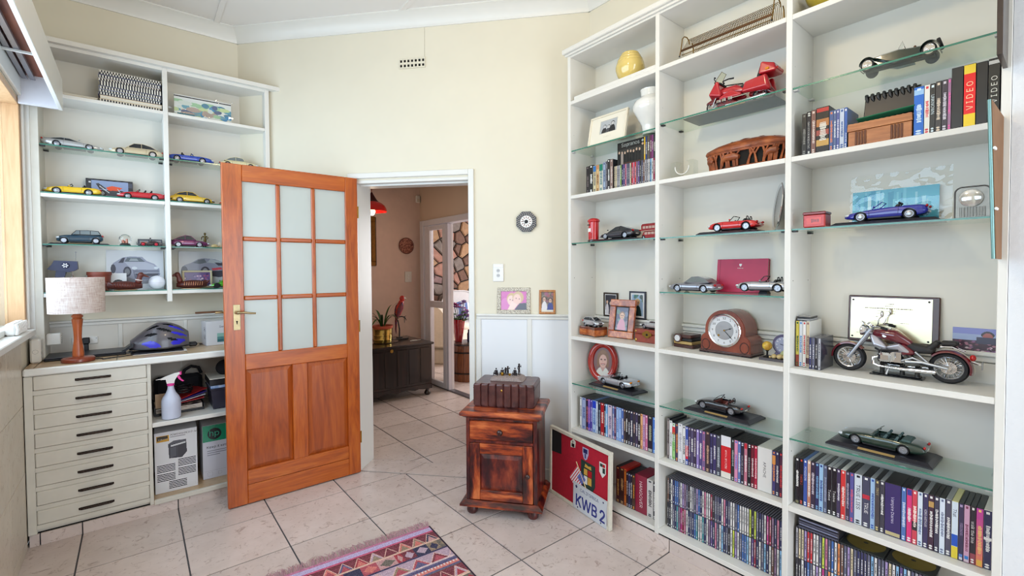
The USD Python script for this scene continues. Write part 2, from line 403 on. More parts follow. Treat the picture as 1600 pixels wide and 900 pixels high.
# dado rail and panelling
def rail(name,M,x0,x1):
    mb=MB().box(x0,-0.022,1.096,x1,0.0,1.112,0.004,M=M).box(x0,-0.012,1.075,x1,0.0,1.096,0.003,M=M)
    return struct(name,mb,paint_trim)
MBk=frame((0,YB,0),(1,0,0),(0,1,0)); MD=frame((XD,0,0),(0,-1,0),(1,0,0))
rail('trim_4',MC,0.835,cCD[0]*0+1.575); rail('trim_5',MBk,XA,0.56); rail('trim_6',MD,-1.98,-0.14)
wains=struct('trim_7',MB().box(0.83,-0.004,0.02,1.575,0,1.075,M=MC),pm('dado_panel_paint',(232,234,238),0.5,var=0.02,scale=5))
for s0 in (0.835,1.173): wains.part('batten',MB().box(s0,-0.011,0.10,s0+0.03,-0.004,1.075,0.002,M=MC),paint_trim)
wains.part('skirting',MB().box(0.835,-0.014,0.02,1.575,-0.004,0.10,0.003,M=MC),paint_trim)
wb2=struct('trim_8',MB().box(XA,YB-0.004,0.90,0.56,YB,1.075),pm('dado_panel_aged',(226,222,214),0.5,var=0.03,scale=5))
for x in (-0.09,0.245): wb2.part('batten',MB().box(x,YB-0.010,0.90,x+0.022,YB-0.004,1.075,0.002),paint_trim)
# air brick high on the angled wall
ab=thing('air_brick','plaster air vent with two rows of holes high above the doorway','vent',along(0.405,2.79),-GAM)
fr_=MB()
cut=sg.box(-0.092,-0.034,0.092,0.034)
for i in range(7):
    for j in range(2):
        cx_,cz_=-0.0775+i*0.0258,-0.0165+j*0.031; cut=cut.difference(sg.box(cx_-0.0075,cz_-0.0085,cx_+0.0075,cz_+0.0085))
MV=frame((0,0,0),(1,0,0),(0,0,1))
ab.part('grille',MB().prism(cut,0.0005,0.007,M=MV),pm('vent_plaster',(222,215,196),0.8,var=0.05,scale=60))
ab.part('vent_back',MB().box(-0.09,-0.002,-0.032,0.09,-0.0002,0.032),hole_dark)

# doorway frame (white) and its leaf
dfm=MB()
dfm.box(0.785,-0.016,0,0.823,0.0,2.068,0.003,M=MC).box(-0.070,-0.012,0,-0.032,0.0,2.068,0.003,M=MC).box(-0.070,-0.016,2.032,0.785,0.0,2.068,0.003,M=MC)
dfm.box(-0.0249,0.0,0,-0.010,0.208,2.0199,0.001,M=MC).box(0.785,0.0,0,0.7999,0.208,2.0199,0.001,M=MC).box(-0.010,0.0,2.000,0.785,0.208,2.0199,0.001,M=MC)
dfm.box(0.773,0.050,0,0.785,0.075,2.000,0.001,M=MC).box(-0.010,0.050,1.988,0.773,0.075,2.000,0.001,M=MC)
struct('trim_9',dfm,paint_trim)

# floor: grout bed with single tiles
GX0,GDX,GY0,GDY=0.5855,0.4157,2.9465,0.4190
bed=MB().prism([(XA,YBACK),(XD,YBACK),(XD,2.3),(cBC[0]+1.0,YB),(XA,YB)],-0.06,-0.0035)
floor=struct('floor',bed,grout)
room_poly=sg.Polygon([(XA,0.25),(2.035,0.25),(2.035,2.18),tuple((CP+CU*1.30-CN*0.002)[:2]),tuple((CP+CU*0.84-CN*0.002)[:2]),tuple((CP+CU*0.0-CN*0.004)[:2]),(1.02,3.40),(XA,3.40)])
def lay_tiles(parent,poly,x0,dx,y0,dy,mat,gap=0.007,z=0.0,name='tile'):
    a,b,c,d=poly.bounds; k=0
    for i in range(math.floor((a-x0)/dx),math.ceil((c-x0)/dx)):
        for j in range(math.floor((b-y0)/dy),math.ceil((d-y0)/dy)):
            g=sg.box(x0+i*dx+gap/2,y0+j*dy+gap/2,x0+(i+1)*dx-gap/2,y0+(j+1)*dy-gap/2).intersection(poly)
            if g.is_empty or g.area < 4e-4: continue
            for gg in getattr(g,'geoms',[g]):
                if gg.area < 4e-4: continue
                cx_,cy_=gg.centroid.x,gg.centroid.y
                mb=MB().prism(gg.buffer(-0.0012),z-0.001,z); mb.prism(gg,z-0.008,z-0.001)
                parent.part(name,mb,mat)
lay_tiles(floor,room_poly,GX0,GDX,GY0,GDY,tile_floor)
floor.part('rear_floor',MB().box(XA,YBACK,-0.004,XD,0.25,0.0),tile_floor)
th=[CP+CU*0.06,CP+CU*0.78,CP+CU*0.78+CN*0.2,CP+CU*0.06+CN*0.2]
for s0,s1,k in ((0.0,0.355,0.03),(0.36,0.85,0.03)):
    q0,q1=(0.0,0.0)
    sl=0.05
    poly=[(s0+(-0.02 if s0 == 0 else -0.045),0.0),(s1-(0.045 if s0 == 0 else 0),0.0),(s1+(0.045 if s0 == 0 else 0),0.205),(s0+(-0.02 if s0 == 0 else 0.045),0.205)]
    poly=[(min(max(x,-0.0095),0.7845),y) for x,y in poly] 
    floor.part('threshold_tile',MB().prism([(x,0.006 if y < 0.1 else 0.196) for x,y in poly],-0.008,0.002,M=MC),tile_floor)
floor.part('threshold_bed',MB().box(-0.02,0,-0.06,0.80,0.2,-0.0035,M=MC),grout)

# tiled dado on the left wall
zs=[0.057,0.395,0.733,1.062]
wall_left.part('tile_bed',MB().box(XA,0.3,0.0,XA+0.004,3.345,1.066),grout)
for a,b in zip([0.0]+zs[:-1],zs):
    for k in range(9):
        y1=3.345-0.36*k if k else 3.345; y0=3.345-0.36*(k+1) if k else 2.985
        wall_left.part('wall_tile',MB().box(XA+0.003,y0+0.0015,a+0.0015,XA+0.010,y1-0.0015,b-0.0015,0.001),tile_wall)
struct('windowsill_1',MB().box(XA-0.10,0.25,1.062,XA+0.035,3.585,1.095,0.004),paint_trim)
w1=struct_x('window_1','bright left window with timber frame')
tan=wood('tan_window_timber',(196,150,104),(214,170,124),(224,184,140),'z',rough=0.45)
w1.part('window_frame',MB().box(XA-0.075,3.565,1.095,XA-0.001,3.60,2.32,0.002).box(XA-0.075,0.30,1.095,XA-0.001,0.335,2.32,0.002).box(XA-0.075,0.335,2.285,XA-0.001,3.565,2.32,0.002),tan)
w1.part('window_frame',MB().box(XA-0.075,0.335,1.095,XA-0.03,3.565,1.125,0.002).box(XA-0.075,2.33,1.125,XA-0.03,2.37,2.285,0.002),paint_trim)
w1.part('window_pane',MB().box(XA-0.066,0.335,1.125,XA-0.062,3.565,2.285),glass_clear)
w1.part('window_architrave',MB().box(XA,3.595,1.095,XA+0.012,3.615,2.34,0.003),paint_trim)
# pelmet over the window
pel=thing('window_pelmet','white boxed curtain pelmet above the left window, brown stained inside','pelmet',(0,0,0))
pel.part('front_board',MB().box(-0.305,0.9,2.285,-0.287,3.545,2.455,0.002),paint_unit)
pel.part('end_board',MB().box(XA+0.002,3.525,2.287,-0.305,3.545,2.453,0.001),pm('pelmet_end_paint',(222,220,226),0.5,var=0.03))
pel.part('top_board',MB().box(XA+0.002,0.9,2.44,-0.305,3.525,2.455),pm('stained_brown_board',(150,84,58),0.6,col2=(92,50,42),scale=7,stretch=(1,0.3,1)))
pel.part('back_board',MB().box(XA+0.001,0.9,2.325,XA+0.016,3.525,2.44,0.001),paint_unit)
alu=pm('aluminium_rail',(150,150,158),0.35,metal=0.8,var=0.1)
for x in (-0.425,-0.395): pel.part('curtain_rail',MB().box(x-0.006,0.95,2.415,x+0.006,3.50,2.438,0.001).box(x-0.010,0.95,2.410,x+0.010,3.50,2.415),alu)
pel.part('bracket',MB().box(XA+0.016,3.06,2.40,-0.305,3.075,2.409),paint_trim)
wr=thing('rolled_blind','white ribbed rolled blind end lying on the window sill','blind',(XA-0.012,3.36,1.096))
rib=MB(); rib.box(-0.018,-0.12,0.0,0.020,0.12,0.060,0.008)
for k in range(12): rib.tube([(0.022,-0.118+k*0.0215,0.004),(0.026,-0.118+k*0.0215,0.03),(0.022,-0.118+k*0.0215,0.058)],0.006,6)
wr.part('ribbed_roll',rib,white_plastic,40)
# ------------------------------------------------------------------ the door leaf, standing open
DY=3.140
d1=struct_x('door_1','orange timber door standing open with nine frosted panes over two raised panels')
DT=0.036
def dbox(x0,z0,x1,z1,inset=0.0,b=0.003): return MB().box(x0,DY+inset,z0,x1,DY+DT-inset,z1,b)
d1.part('stile',dbox(0.395,0.006,0.498,2.030),door_v); d1.part('stile',dbox(1.104,0.006,1.186,2.030),door_v)
d1.part('rail',dbox(0.498,1.932,1.104,2.030),door_h); d1.part('rail',dbox(0.498,0.812,1.104,0.905),door_h)
d1.part('rail',dbox(0.498,0.121,1.104,0.205),door_h); d1.part('rail',dbox(0.498,0.006,1.104,0.119),door_h)
d1.part('mullion',dbox(0.756,0.205,0.846,0.812),door_v)
for x in (0.692,0.899):
    d1.part('glazing_bar',dbox(x-0.012,0.905,x+0.012,1.932,0.004,0.006),door_v)
for z in (1.241,1.594):
    for a,b in ((0.498,0.680),(0.704,0.887),(0.911,1.104)): d1.part('glazing_bar',dbox(a,z-0.013,b,z+0.013,0.004,0.006),door_h)
def frosted():
    nodes={'t': ('translucent_bsdf',{'color': lin((240,244,240))}),'d': ('principled_bsdf',{'base_color': lin((222,228,225)),'roughness': 0.22,'specular_ior_level': 0.5}),'x': ('mix_closure',{'fac': 0.62}),
             'tc': ('texture_coordinate',{}),'n': ('noise_texture',{'scale': 260.0}),'b': ('bump',{'strength': 0.15,'distance': 0.001})}
    return usdkit.material(stage,'/World/Looks/frosted_glass',nodes,[('t.BSDF','x.closure1'),('d.BSDF','x.closure2'),('tc.object','n.vector'),('n.fac','b.height'),('b.normal','d.normal')],surface='x.closure')
frost=frosted()
for a,b in ((0.498,0.680),(0.704,0.887),(0.911,1.104)):
    for c,d in ((0.905,1.228),(1.254,1.581),(1.607,1.932)):
        d1.part('frosted_pane',MB().box(a,DY+0.015,c,b,DY+0.020,d),frost)
def raised(x0,z0,x1,z1):
    mb=MB(); e=0.028
    for y,s in ((DY,1),(DY+DT,-1)):
        A=[(x0,y+s*0.014,z0),(x1,y+s*0.014,z0),(x1,y+s*0.014,z1),(x0,y+s*0.014,z1)]
        B=[(x0+e,y+s*0.004,z0+e),(x1-e,y+s*0.004,z0+e),(x1-e,y+s*0.004,z1-e),(x0+e,y+s*0.004,z1-e)]
        F=[(k,(k+1) % 4,4+(k+1) % 4,4+k) for k in range(4)]+[(4,5,6,7)]
        mb.add(np.array(A+B),np.array(F)[:,::(1 if s == 1 else -1)])
    return mb
d1.part('raised_panel',raised(0.498,0.205,0.756,0.812),door_p); d1.part('raised_panel',raised(0.846,0.205,1.104,0.812),door_p)
old_brass=pm('worn_brass',(178,160,122),0.35,metal=0.9,var=0.25,scale=40)
pl_=d1.part('lock_plate',MB().box(0.440,DY-0.003,1.055,0.476,DY,1.205,0.001),old_brass)
pl_.part('keyhole',MB().lathe([(0.005,0),(0.005,0.0006)],12,M=frame((0.458,DY-0.0031,1.105),(1,0,0),(0,0,1))).box(0.4555,DY-0.0037,1.090,0.4605,DY-0.0031,1.103),hole_dark)
lv=MB().tube([(0.457,DY-0.003,1.158),(0.457,DY-0.045,1.158),(0.462,DY-0.052,1.159),(0.49,DY-0.054,1.160),(0.52,DY-0.053,1.154),(0.548,DY-0.050,1.152)],[0.010,0.008,0.0075,0.0065,0.006,0.0055],10)
pl_.part('lever',lv,old_brass,50)
d1.part('lever',MB().tube([(0.457,DY+DT,1.158),(0.457,DY+DT+0.045,1.158),(0.44,DY+DT+0.05,1.158),(0.36,DY+DT+0.05,1.157)],[0.010,0.008,0.0075,0.006],10),old_brass,50)
for z in (0.25,1.02,1.80): d1.part('hinge',MB().tube([(1.190,DY+0.004,z-0.04),(1.190,DY+0.004,z+0.04)],0.005,8),brass,40)

# ------------------------------------------------------------------ bookcase on the right wall
XF,XB=2.015,XD-0.006
bc=thing('bookcase','white built-in bookcase of three columns filling the right wall','bookcase')
UP=[(1.931,1.953),(1.330,1.352),(0.733,0.755),(0.139,0.161)]
COLS=[(1.352,1.931),(0.755,1.330),(0.161,0.733)]
for a,b in UP: bc.part('upright',MB().box(XF,a,0.062,XB,b,2.672,0.0015),paint_unit)
SH=[(0.070,0.092),(0.424,0.445),(0.982,1.003),(1.820,1.840),(2.375,2.395)]
for a,b in COLS:
    for z0,z1 in SH: bc.part('shelf',MB().box(XF+0.001,a,z0,XB,b,z1,0.0012),paint_unit)
    bc.part('top_board',MB().box(XF+0.001,a,2.650,XB,b,2.672,0.001),paint_unit)
    bc.part('back_panel',MB().box(XB-0.004,a,1.118,XB,b,2.650),pm('bookcase_back_enamel',(226,223,213),0.5,var=0.03,scale=4))
    bc.part('back_panel',MB().box(XB-0.004,a,0.092,XB,b,1.072),paint_unit)
bc.part('crown',MB().box(XF-0.028,0.139,2.672,XB,1.975,2.700,0.004).box(XF-0.012,0.139,2.660,XF-0.001,1.965,2.672,0.002),paint_unit)
bc.part('upright_loose_board',MB().box(XF+0.004,1.352,2.3955,XB-0.02,1.905,2.415,0.001),paint_unit)
sk=struct_x('trim_10','cut floor tiles as a plinth under the bookcase')
ys=[0.139,0.430,0.849,1.268,1.687,1.953]
sk.part('plinth_bed',MB().box(XF+0.006,0.139,0.0,XF+0.012,1.953,0.060),grout)
for a,b in zip(ys[:-1],ys[1:]): sk.part('plinth_tile',MB().box(XF,a+0.002,0.0,XF+0.008,b-0.002,0.061,0.001),tile_floor)

def glass_shelf(label,M,w,d,z,pins,t=0.006):
    """front edge along local x from the origin; local y is depth"""
    g=thing('glass_shelf',label,'glass shelf')
    g.part('sheet',MB().box(0.0005,0.0015,z-t,w-0.0005,d,z,M=M),glass_green)
    g.part('front_edge',MB().box(0.0005,0.0,z-t,w-0.0005,0.0015,z,M=M),glass_edge)
    return g
def MDl(y1,x=XF+0.008): return frame((x,y1,0),(0,-1,0),(1,0,0))
GL={1: [(2.105,'light'),(1.558,'dark'),(0.718,'clear')],2: [(2.118,'dark'),(1.556,'dark'),(1.287,'light'),(0.716,'clear')],3: [(2.110,'light'),(1.556,'dark'),(0.718,'clear')]}
GLW={(1,2.105): 'white vase and family photo',(1,1.558): 'red pillar box and red bus',(1,0.718): 'oval red photo frame',(2,2.118): 'red touring motorcycle',(2,1.556): 'red model roadster',(2,1.287): 'pink book and two silver cars',(2,0.716): 'black open model car',(3,2.110): 'green vintage roadster',(3,1.556): 'blue open model car and red tin',(3,0.718): 'dark green open model car'}
pad=pm('grey_shelf_pad',(200,200,200),0.5,var=0.1)
for c in (1,2,3):
    a,b=COLS[c-1]
    for z,tone in GL[c]:
        glass_shelf('clear glass shelf carrying the '+GLW[(c,z)],MDl(b),b-a,0.215,z,tone)
        for y in (a+0.009,b-0.009):
            for x in (XF+0.022,XF+0.185):
                bc.part('shelf_pin',MB().box(x-0.010,y-0.0085,z-0.0125,x+0.010,y+0.0085,z-0.0063,0.001),black_plastic if tone == 'dark' else pad)
    for y,sgn in ((b,-1),(a,1)):
        if sgn == 1: continue
        for z in (0.66,1.35,1.62,2.20):
            for x in (XF+0.03,XF+0.19):
                bc.part('pin_hole',MB().lathe([(0.0022,0),(0.0022,0.0005)],8,M=frame((x,y-0.0001,z),(1,0,0),(0,0,1))),pad if z > 1.5 else hole_dark)

# ------------------------------------------------------------------ shelf unit on the left (back) wall
YF=3.630
bs=thing('wall_shelf_unit','white wall-hung shelf unit above the worktop, left of the open door','shelf unit')
CB=[(-0.395,0.154),(0.180,0.724)]
bs.part('upright',MB().box(XA+0.001,YF,0.913,-0.395,YB-0.001,2.668,0.002),paint_old)
bs.part('upright',MB().box(0.154,YF,1.213,0.180,YB-0.001,2.668,0.002),paint_unit)
bs.part('upright',MB().box(0.724,YF,1.213,0.752,YB-0.001,2.668,0.002),paint_unit)
for a,b in CB:
    for z0,z1 in ((1.262,1.283),(1.820,1.841),(2.380,2.400)): bs.part('shelf',MB().box(a,YF+0.001,z0,b,YB-0.001,z1,0.0015),paint_unit)
    bs.part('top_board',MB().box(a,YF+0.001,2.650,b,YB-0.001,2.668),paint_unit)
    bs.part('back_panel',MB().box(a,YB-0.004,1.283,b,YB-0.001,2.650),pm('shelf_back_enamel',(220,216,206),0.5,var=0.03,scale=4))
crn=MB().prism([(-0.43,YF-0.032),(0.815,YF-0.032),(0.615,YB-0.002),(-0.43,YB-0.002)],2.668,2.694)
bs.part('crown',crn,paint_unit)
bs.part('side_filler',MB().box(-0.452,YF-0.004,0.913,-0.428,YF,2.668,0.001),paint_unit)
def MBl(x0,y=YF+0.006): return frame((x0,y,0),(1,0,0),(0,1,0))
for z,t,lab in ((2.112,'d','two'),(1.560,'d','three')):
    for k,(a,b) in enumerate(CB):
        what={(2.112,0): 'silver and beige model cars',(2.112,1): 'blue and cream model cars',(1.560,0): 'dark teal hatchback model and snow globe',(1.560,1): 'purple model coupe'}[(z,k)]
        glass_shelf('glass shelf on the left unit under the '+what,MBl(a),b-a,0.195,z,t)
        for x in (a+0.012,b-0.012):
            for y in (YF+0.02,YF+0.16): bs.part('shelf_pin',MB().box(x-0.011,y-0.010,z-0.0135,x+0.011,y+0.010,z-0.0063,0.001),black_plastic)
for k,(a,b) in enumerate(CB):
    glass_shelf('glass sheet laid on the solid lowest shelf '+('around the wooden ducks and ball' if k == 0 else 'under the carved duck decoy'),MBl(a,YF+0.004),b-a,0.195,1.2895,'d')
    glass_shelf('glass sheet laid on the solid middle shelf '+('under the yellow convertible model' if k == 0 else 'under the yellow coupe model'),MBl(a,YF+0.004),b-a,0.195,1.8475,'d')

# ------------------------------------------------------------------ worktop, drawers, open cabinet
YC=3.345
wt=thing('worktop','long tan tiled worktop with white edging along the left wall','worktop')
wpoly=sg.Polygon([(XA+0.012,YC+0.014),(1.0,YC+0.014),(0.60,YB-0.006),(XA+0.012,YB-0.006)])
wt.part('bed',MB().prism(wpoly,0.885,0.908),pm('worktop_grout',(176,164,146),0.8,var=0.1))
tan_tile=pm('tan_tile',(206,178,142),0.3,var=0.14,scale=14,col2=(186,156,122))
lay_tiles(wt,wpoly.intersection(sg.box(XA,YC+0.014,1.2,YB-0.006)),-0.088,0.322,3.362,0.322,tan_tile,0.006,0.912)
wt.part('edge_strip',MB().box(XA+0.012,YC-0.012,0.876,1.02,YC+0.014,0.914,0.006),paint_trim)
dc=thing('drawer_cabinet','white cabinet of eight shallow drawers under the worktop','cabinet')
dc.part('stile',MB().box(XA+0.012,YC,0.066,-0.413,YC+0.0295,0.874,0.002),paint_old)
dc.part('stile',MB().box(0.040,YC,0.066,0.058,YC+0.45,0.876,0.002),paint_old)
dc.part('carcass',MB().box(XA+0.013,YC+0.03,0.066,0.040,YB-0.01,0.872),paint_old)
iron=pm('dark_cast_iron',(62,50,44),0.45,metal=0.7,var=0.35,scale=120,bump=0.4,bscale=300)
for k in range(9):
    z0=0.800-0.0985*k+0.075
    dc.part('drawer_rail',MB().box(-0.413,YC+0.0005,max(z0,0.066),0.040,YC+0.029,min(z0+0.0235,0.876)),paint_old)
for k in range(8):
    z0=0.800-0.0985*k
    dr=dc.part('drawer',MB().box(-0.4115,YC-0.003,z0+0.0015,0.0385,YC+0.029,z0+0.0735,0.0035),paint_old)
    zc,hb=z0+0.037,MB()
    hb.tube([(-0.253,YC-0.004,zc-0.004),(-0.245,YC-0.014,zc-0.002),(-0.220,YC-0.019,zc),(-0.185,YC-0.021,zc+0.001),(-0.150,YC-0.019,zc),(-0.125,YC-0.014,zc-0.002),(-0.117,YC-0.004,zc-0.004)],[0.004,0.005,0.0055,0.0062,0.0055,0.005,0.004],8)
    for x in (-0.235,-0.21,-0.185,-0.16,-0.135): hb.ell((x,YC-0.022,zc+0.001),(0.008,0.004,0.0055),1)
    hb.box(-0.257,YC-0.006,zc-0.007,-0.113,YC-0.0032,zc+0.005,0.002)
    dr.part('handle',hb,iron,40)
oc=thing('open_cabinet','white open cabinet with one shelf between the drawers and the door','cabinet')
cpoly=lambda y0: sg.Polygon([(0.0585,y0),(0.99,y0),(0.60,YB-0.012),(0.0585,YB-0.012)])
oc.part('bottom_board',MB().prism(cpoly(YC),0.064,0.086),tan_tile)
oc.part('sill',MB().box(0.0585,YC-0.002,0.060,1.0,YC+0.018,0.0875,0.003),paint_old)
oc.part('shelf',MB().prism(cpoly(YC+0.01),0.512,0.532),paint_unit)
oc.part('shelf_front',MB().box(0.0585,YC+0.002,0.508,0.985,YC+0.012,0.533,0.002),paint_unit)
oc.part('back_board',MB().box(0.0585,YB-0.012,0.086,0.60,YB-0.008,0.884),pm('raw_back_board',(206,196,184),0.7,var=0.06))
oc.part('batten',MB().box(0.225,YB-0.018,0.532,0.232,YB-0.012,0.884),paint_old)
sk2=struct_x('trim_11','cut floor tiles as a plinth under the drawer cabinet')
xs_=[XA+0.012,-0.405,-0.2455,0.170,0.5855,1.0]
sk2.part('plinth_bed',MB().box(XA+0.012,YC+0.024,0.0,1.0,YC+0.03,0.060),grout)
for a,b in zip(xs_[:-1],xs_[1:]): sk2.part('plinth_tile',MB().box(a+0.0025,YC+0.014,0.0,b-0.0025,YC+0.026,0.0615,0.001),tile_floor)

# ------------------------------------------------------------------ bedside cabinet with casket, picture board, rug
ns=thing('bedside_cabinet','dark stained rustic wooden bedside cabinet with one drawer and a panelled door','cabinet',(1.405,2.222,0),math.radians(-51))
burnt=lambda nm,st,sc=4.0: pm(nm,(170,88,44),0.35,ramp=[(0.36,(34,12,14)),(0.45,(92,32,22)),(0.55,(158,66,28)),(0.68,(206,112,60))],scale=sc,stretch=st,detail=5,coat=0.3)
bn_h,bn_v=burnt('burnt_pine_across',(0.35,1,1.6),13.0),burnt('burnt_pine_upright',(1.6,1,0.4),13.0)
bn_d=pm('burnt_pine_dark',(110,42,26),0.38,ramp=[(0.34,(26,12,16)),(0.48,(66,22,22)),(0.62,(120,44,28)),(0.74,(150,70,42))],scale=12,stretch=(1.4,1.4,0.5),coat=0.3)
W,Dp=0.475,0.355
def moulded(x0,y0,x1,y1,prof):
    return MB().loft([[(x0+o,y0+o,z),(x1-o,y0+o,z),(x1-o,y1-o*0,z),(x0+o,y1-o*0,z)] for o,z in prof])
ns.part('top',moulded(0,0,W,Dp,[(0.022,0.562),(0.014,0.570),(0.004,0.574),(0.0,0.582),(0.002,0.592),(0.010,0.600)]),bn_h,30)
bx0,bx1,by0,by1=0.032,W-0.032,0.030,Dp-0.006
ns.part('side',MB().box(bx0,by0+0.018,0.085,bx0+0.018,by1,0.562,0.001),bn_d); ns.part('side',MB().box(bx1-0.018,by0+0.018,0.085,bx1,by1,0.562,0.001),bn_d)
ns.part('back',MB().box(bx0+0.018,by1-0.01,0.085,bx1-0.018,by1,0.562),bn_d)
ns.part('face_frame',MB().box(bx0,by0,0.085,bx0+0.022,by0+0.018,0.562,0.002).box(bx1-0.022,by0,0.085,bx1,by0+0.018,0.562,0.002).box(bx0+0.022,by0,0.547,bx1-0.022,by0+0.018,0.562).box(bx0+0.022,by0,0.418,bx1-0.022,by0+0.018,0.434),bn_d)
drw=ns.part('drawer',MB().box(bx0+0.024,by0-0.010,0.437,bx1-0.024,by0+0.016,0.545,0.004),bn_h)
knobp=lambda r: [(r*0.55,0),(r*0.45,r*0.3),(r*0.55,r*0.6),(r*1.0,r*1.0),(r*1.02,r*1.35),(r*0.7,r*1.75),(0,r*1.9)]
drw.part('knob',MB().lathe(knobp(0.017),16,M=frame((W/2,by0-0.010,0.492),(1,0,0),(0,0,1))),pm('dark_knob_wood',(58,26,20),0.3,var=0.3,coat=0.4),50)
dz0,dz1,dx0,dx1=0.092,0.416,bx0+0.024,bx1-0.024
fw=0.058
dor=ns.part('door',MB().box(dx0+0.004,by0+0.0045,dz0+0.004,dx1-0.004,by0+0.0165,dz1-0.004),bn_d)
for xa in (dx0,dx1-fw): dor.part('door_stile',MB().box(xa,by0-0.008,dz0,xa+fw,by0+0.016,dz1,0.003),bn_v)
dor.part('door_rail',MB().box(dx0+fw,by0-0.008,dz1-fw,dx1-fw,by0+0.016,dz1,0.003),bn_h)
dor.part('door_rail',MB().box(dx0+fw,by0-0.008,dz0,dx1-fw,by0+0.016,dz0+fw,0.003),bn_h)
e=0.026; A=[(dx0+fw,by0+0.004,dz0+fw),(dx1-fw,by0+0.004,dz0+fw),(dx1-fw,by0+0.004,dz1-fw),(dx0+fw,by0+0.004,dz1-fw)]
B=[(x+(e if i in (0,3) else -e),by0-0.004,z+(e if i < 2 else -e)) for i,(x,y,z) in enumerate(A)]
dor.part('raised_panel',MB().add(np.array(A+B),np.array([(k,(k+1) % 4,4+(k+1) % 4,4+k) for k in range(4)]+[(4,5,6,7)])),bn_d)
dor.part('knob',MB().lathe(knobp(0.014),16,M=frame((dx1-0.026,by0-0.008,0.255),(1,0,0),(0,0,1))),_mats['dark_knob_wood'],50)
ns.part('base_moulding',moulded(0.0,0.0,W,Dp,[(0.0,0.058),(0.0,0.070),(0.010,0.078),(0.024,0.088)]),bn_h,30)
for x in (0.06,W-0.06):
    for y in (0.055,Dp-0.055):
        ns.part('bun_foot',MB().lathe([(0.020,0.0),(0.030,0.010),(0.033,0.028),(0.026,0.046),(0.022,0.058)],16,M=tr(x,y,0)),bn_d,50)
NSM=tr(1.405,2.222,0) @ rotm('z',math.radians(-51))
def ns_pt(x,y,z): return tuple((NSM @ np.array([x,y,z,1]))[:3])
ck=thing('leather_casket','ribbed dark brown leather casket standing on the bedside cabinet','box',ns_pt(0.05,0.125,0.6005),math.radians(-51))
leather=pm('brown_leather',(96,54,50),0.34,scale=18,bump=0.3,bscale=160,col2=(62,32,32),coat=0.2)
cw,cd,ch=0.365,0.215,0.135
def ribbed(w,d,z0,z1,n=8,bulge=0.011,r=0.014):
    xs,prof=[],[]
    for i in range(n):
        for t in (0.0,0.12,0.5,0.88): xs.append((i+t)/n*w); prof.append(0 if t == 0 else (bulge if t == 0.5 else bulge*0.7))
    xs.append(w); prof.append(0)
    front=[(x,-p) for x,p in zip(xs,prof)]; back=[(x,d+p) for x,p in zip(xs[::-1],prof[::-1])]
    ring=np.array(front+back); c=np.array([w/2,d/2])
    return MB().loft([[(*(c+(q-c)*s),z) for q in ring] for s,z in ((0.97,z0),(1,z0+0.01),(1,z1-r),(0.985,z1-r*0.4),(0.955,z1))])
ck.part('body',ribbed(cw,cd,0.0,ch),leather,40)
ck.part('seam',MB().box(-0.001,-0.0075,0.108,cw+0.001,cd+0.0075,0.1095),pm('leather_seam',(44,26,26),0.6,var=0.1))
ck.part('clasp',MB().ell((cw*0.47,-0.008,0.096),(0.006,0.004,0.009),1),brass,40)
# miniature figures group
fg=thing('figurine_group','small bronze group of seated and standing figures on a stone slab atop the leather casket','figurine',ns_pt(0.135,0.19,0.7365),math.radians(-51))
stone=pm('speckled_stone',(166,150,146),0.8,var=0.4,scale=120,bump=0.5,bscale=90)
fg.part('slab',MB().loft([[(0,0,0),(0.20,-0.004,0),(0.205,0.10,0),(0.02,0.105,0)],[(0.004,0.004,0.018),(0.17,0.0,0.018),(0.19,0.095,0.020),(0.02,0.10,0.018)],[(0.015,0.018,0.024),(0.15,0.016,0.026),(0.17,0.085,0.030),(0.03,0.09,0.024)]]),stone,30)
brz=pm('dark_bronze',(66,58,60),0.4,metal=0.8,var=0.4,scale=200); gold=pm('gilt_detail',(176,132,44),0.35,metal=0.8,var=0.2)
def mini(x,y,h,pose,s=1.0):
    mb=MB(); z=0.024
    if pose == 'stand':
        for dx in (-0.004,0.004): mb.tube([(x+dx,y,z),(x+dx*0.8,y,z+h*0.28),(x+dx*0.6,y,z+h*0.52)],[0.0022,0.003,0.0036],6)
        mb.tube([(x,y,z+h*0.48),(x,y,z+h*0.65),(x,y,z+h*0.82)],[0.0055,0.005,0.0065],8)
        mb.tube([(x-0.006,y,z+h*0.80),(x-0.010,y-0.003,z+h*0.62),(x-0.004,y-0.008,z+h*0.55)],0.0019,6)
        mb.tube([(x+0.006,y,z+h*0.80),(x+0.012,y-0.003,z+h*0.72),(x+0.012,y-0.006,z+h*0.90)],0.0019,6)
    else:
        mb.tube([(x,y,z+h*0.08),(x,y,z+h*0.4),(x,y,z+h*0.72)],[0.009,0.0075,0.0065],8)
        for sg_ in (-1,1):
            mb.tube([(x+sg_*0.005,y,z+h*0.12),(x+sg_*0.013,y-0.010,z+h*0.35),(x+sg_*0.012,y-0.016,z)],[0.0045,0.0035,0.0025],6)
            mb.tube([(x+sg_*0.007,y,z+h*0.68),(x+sg_*0.012,y-0.006,z+h*0.45),(x+sg_*0.004,y-0.012,z+h*0.40)],0.002,6)
    mb.ell((x,y,z+h*0.92),(h*0.075+0.001,h*0.075+0.001,h*0.09+0.001),1)
    return mb
for x,y,h,p in ((0.025,0.05,0.042,'sit'),(0.062,0.055,0.044,'sit'),(0.082,0.058,0.046,'stand'),(0.098,0.05,0.056,'stand'),(0.142,0.05,0.048,'sit'),(0.166,0.058,0.072,'stand')):
    fg.part('figure',mini(x,y,h,p),brz,50)
fg.part('drum',MB().lathe([(0.006,0),(0.009,0.008),(0.009,0.016),(0.007,0.020)],12,M=tr(0.066,0.036,0.025)),gold,40)
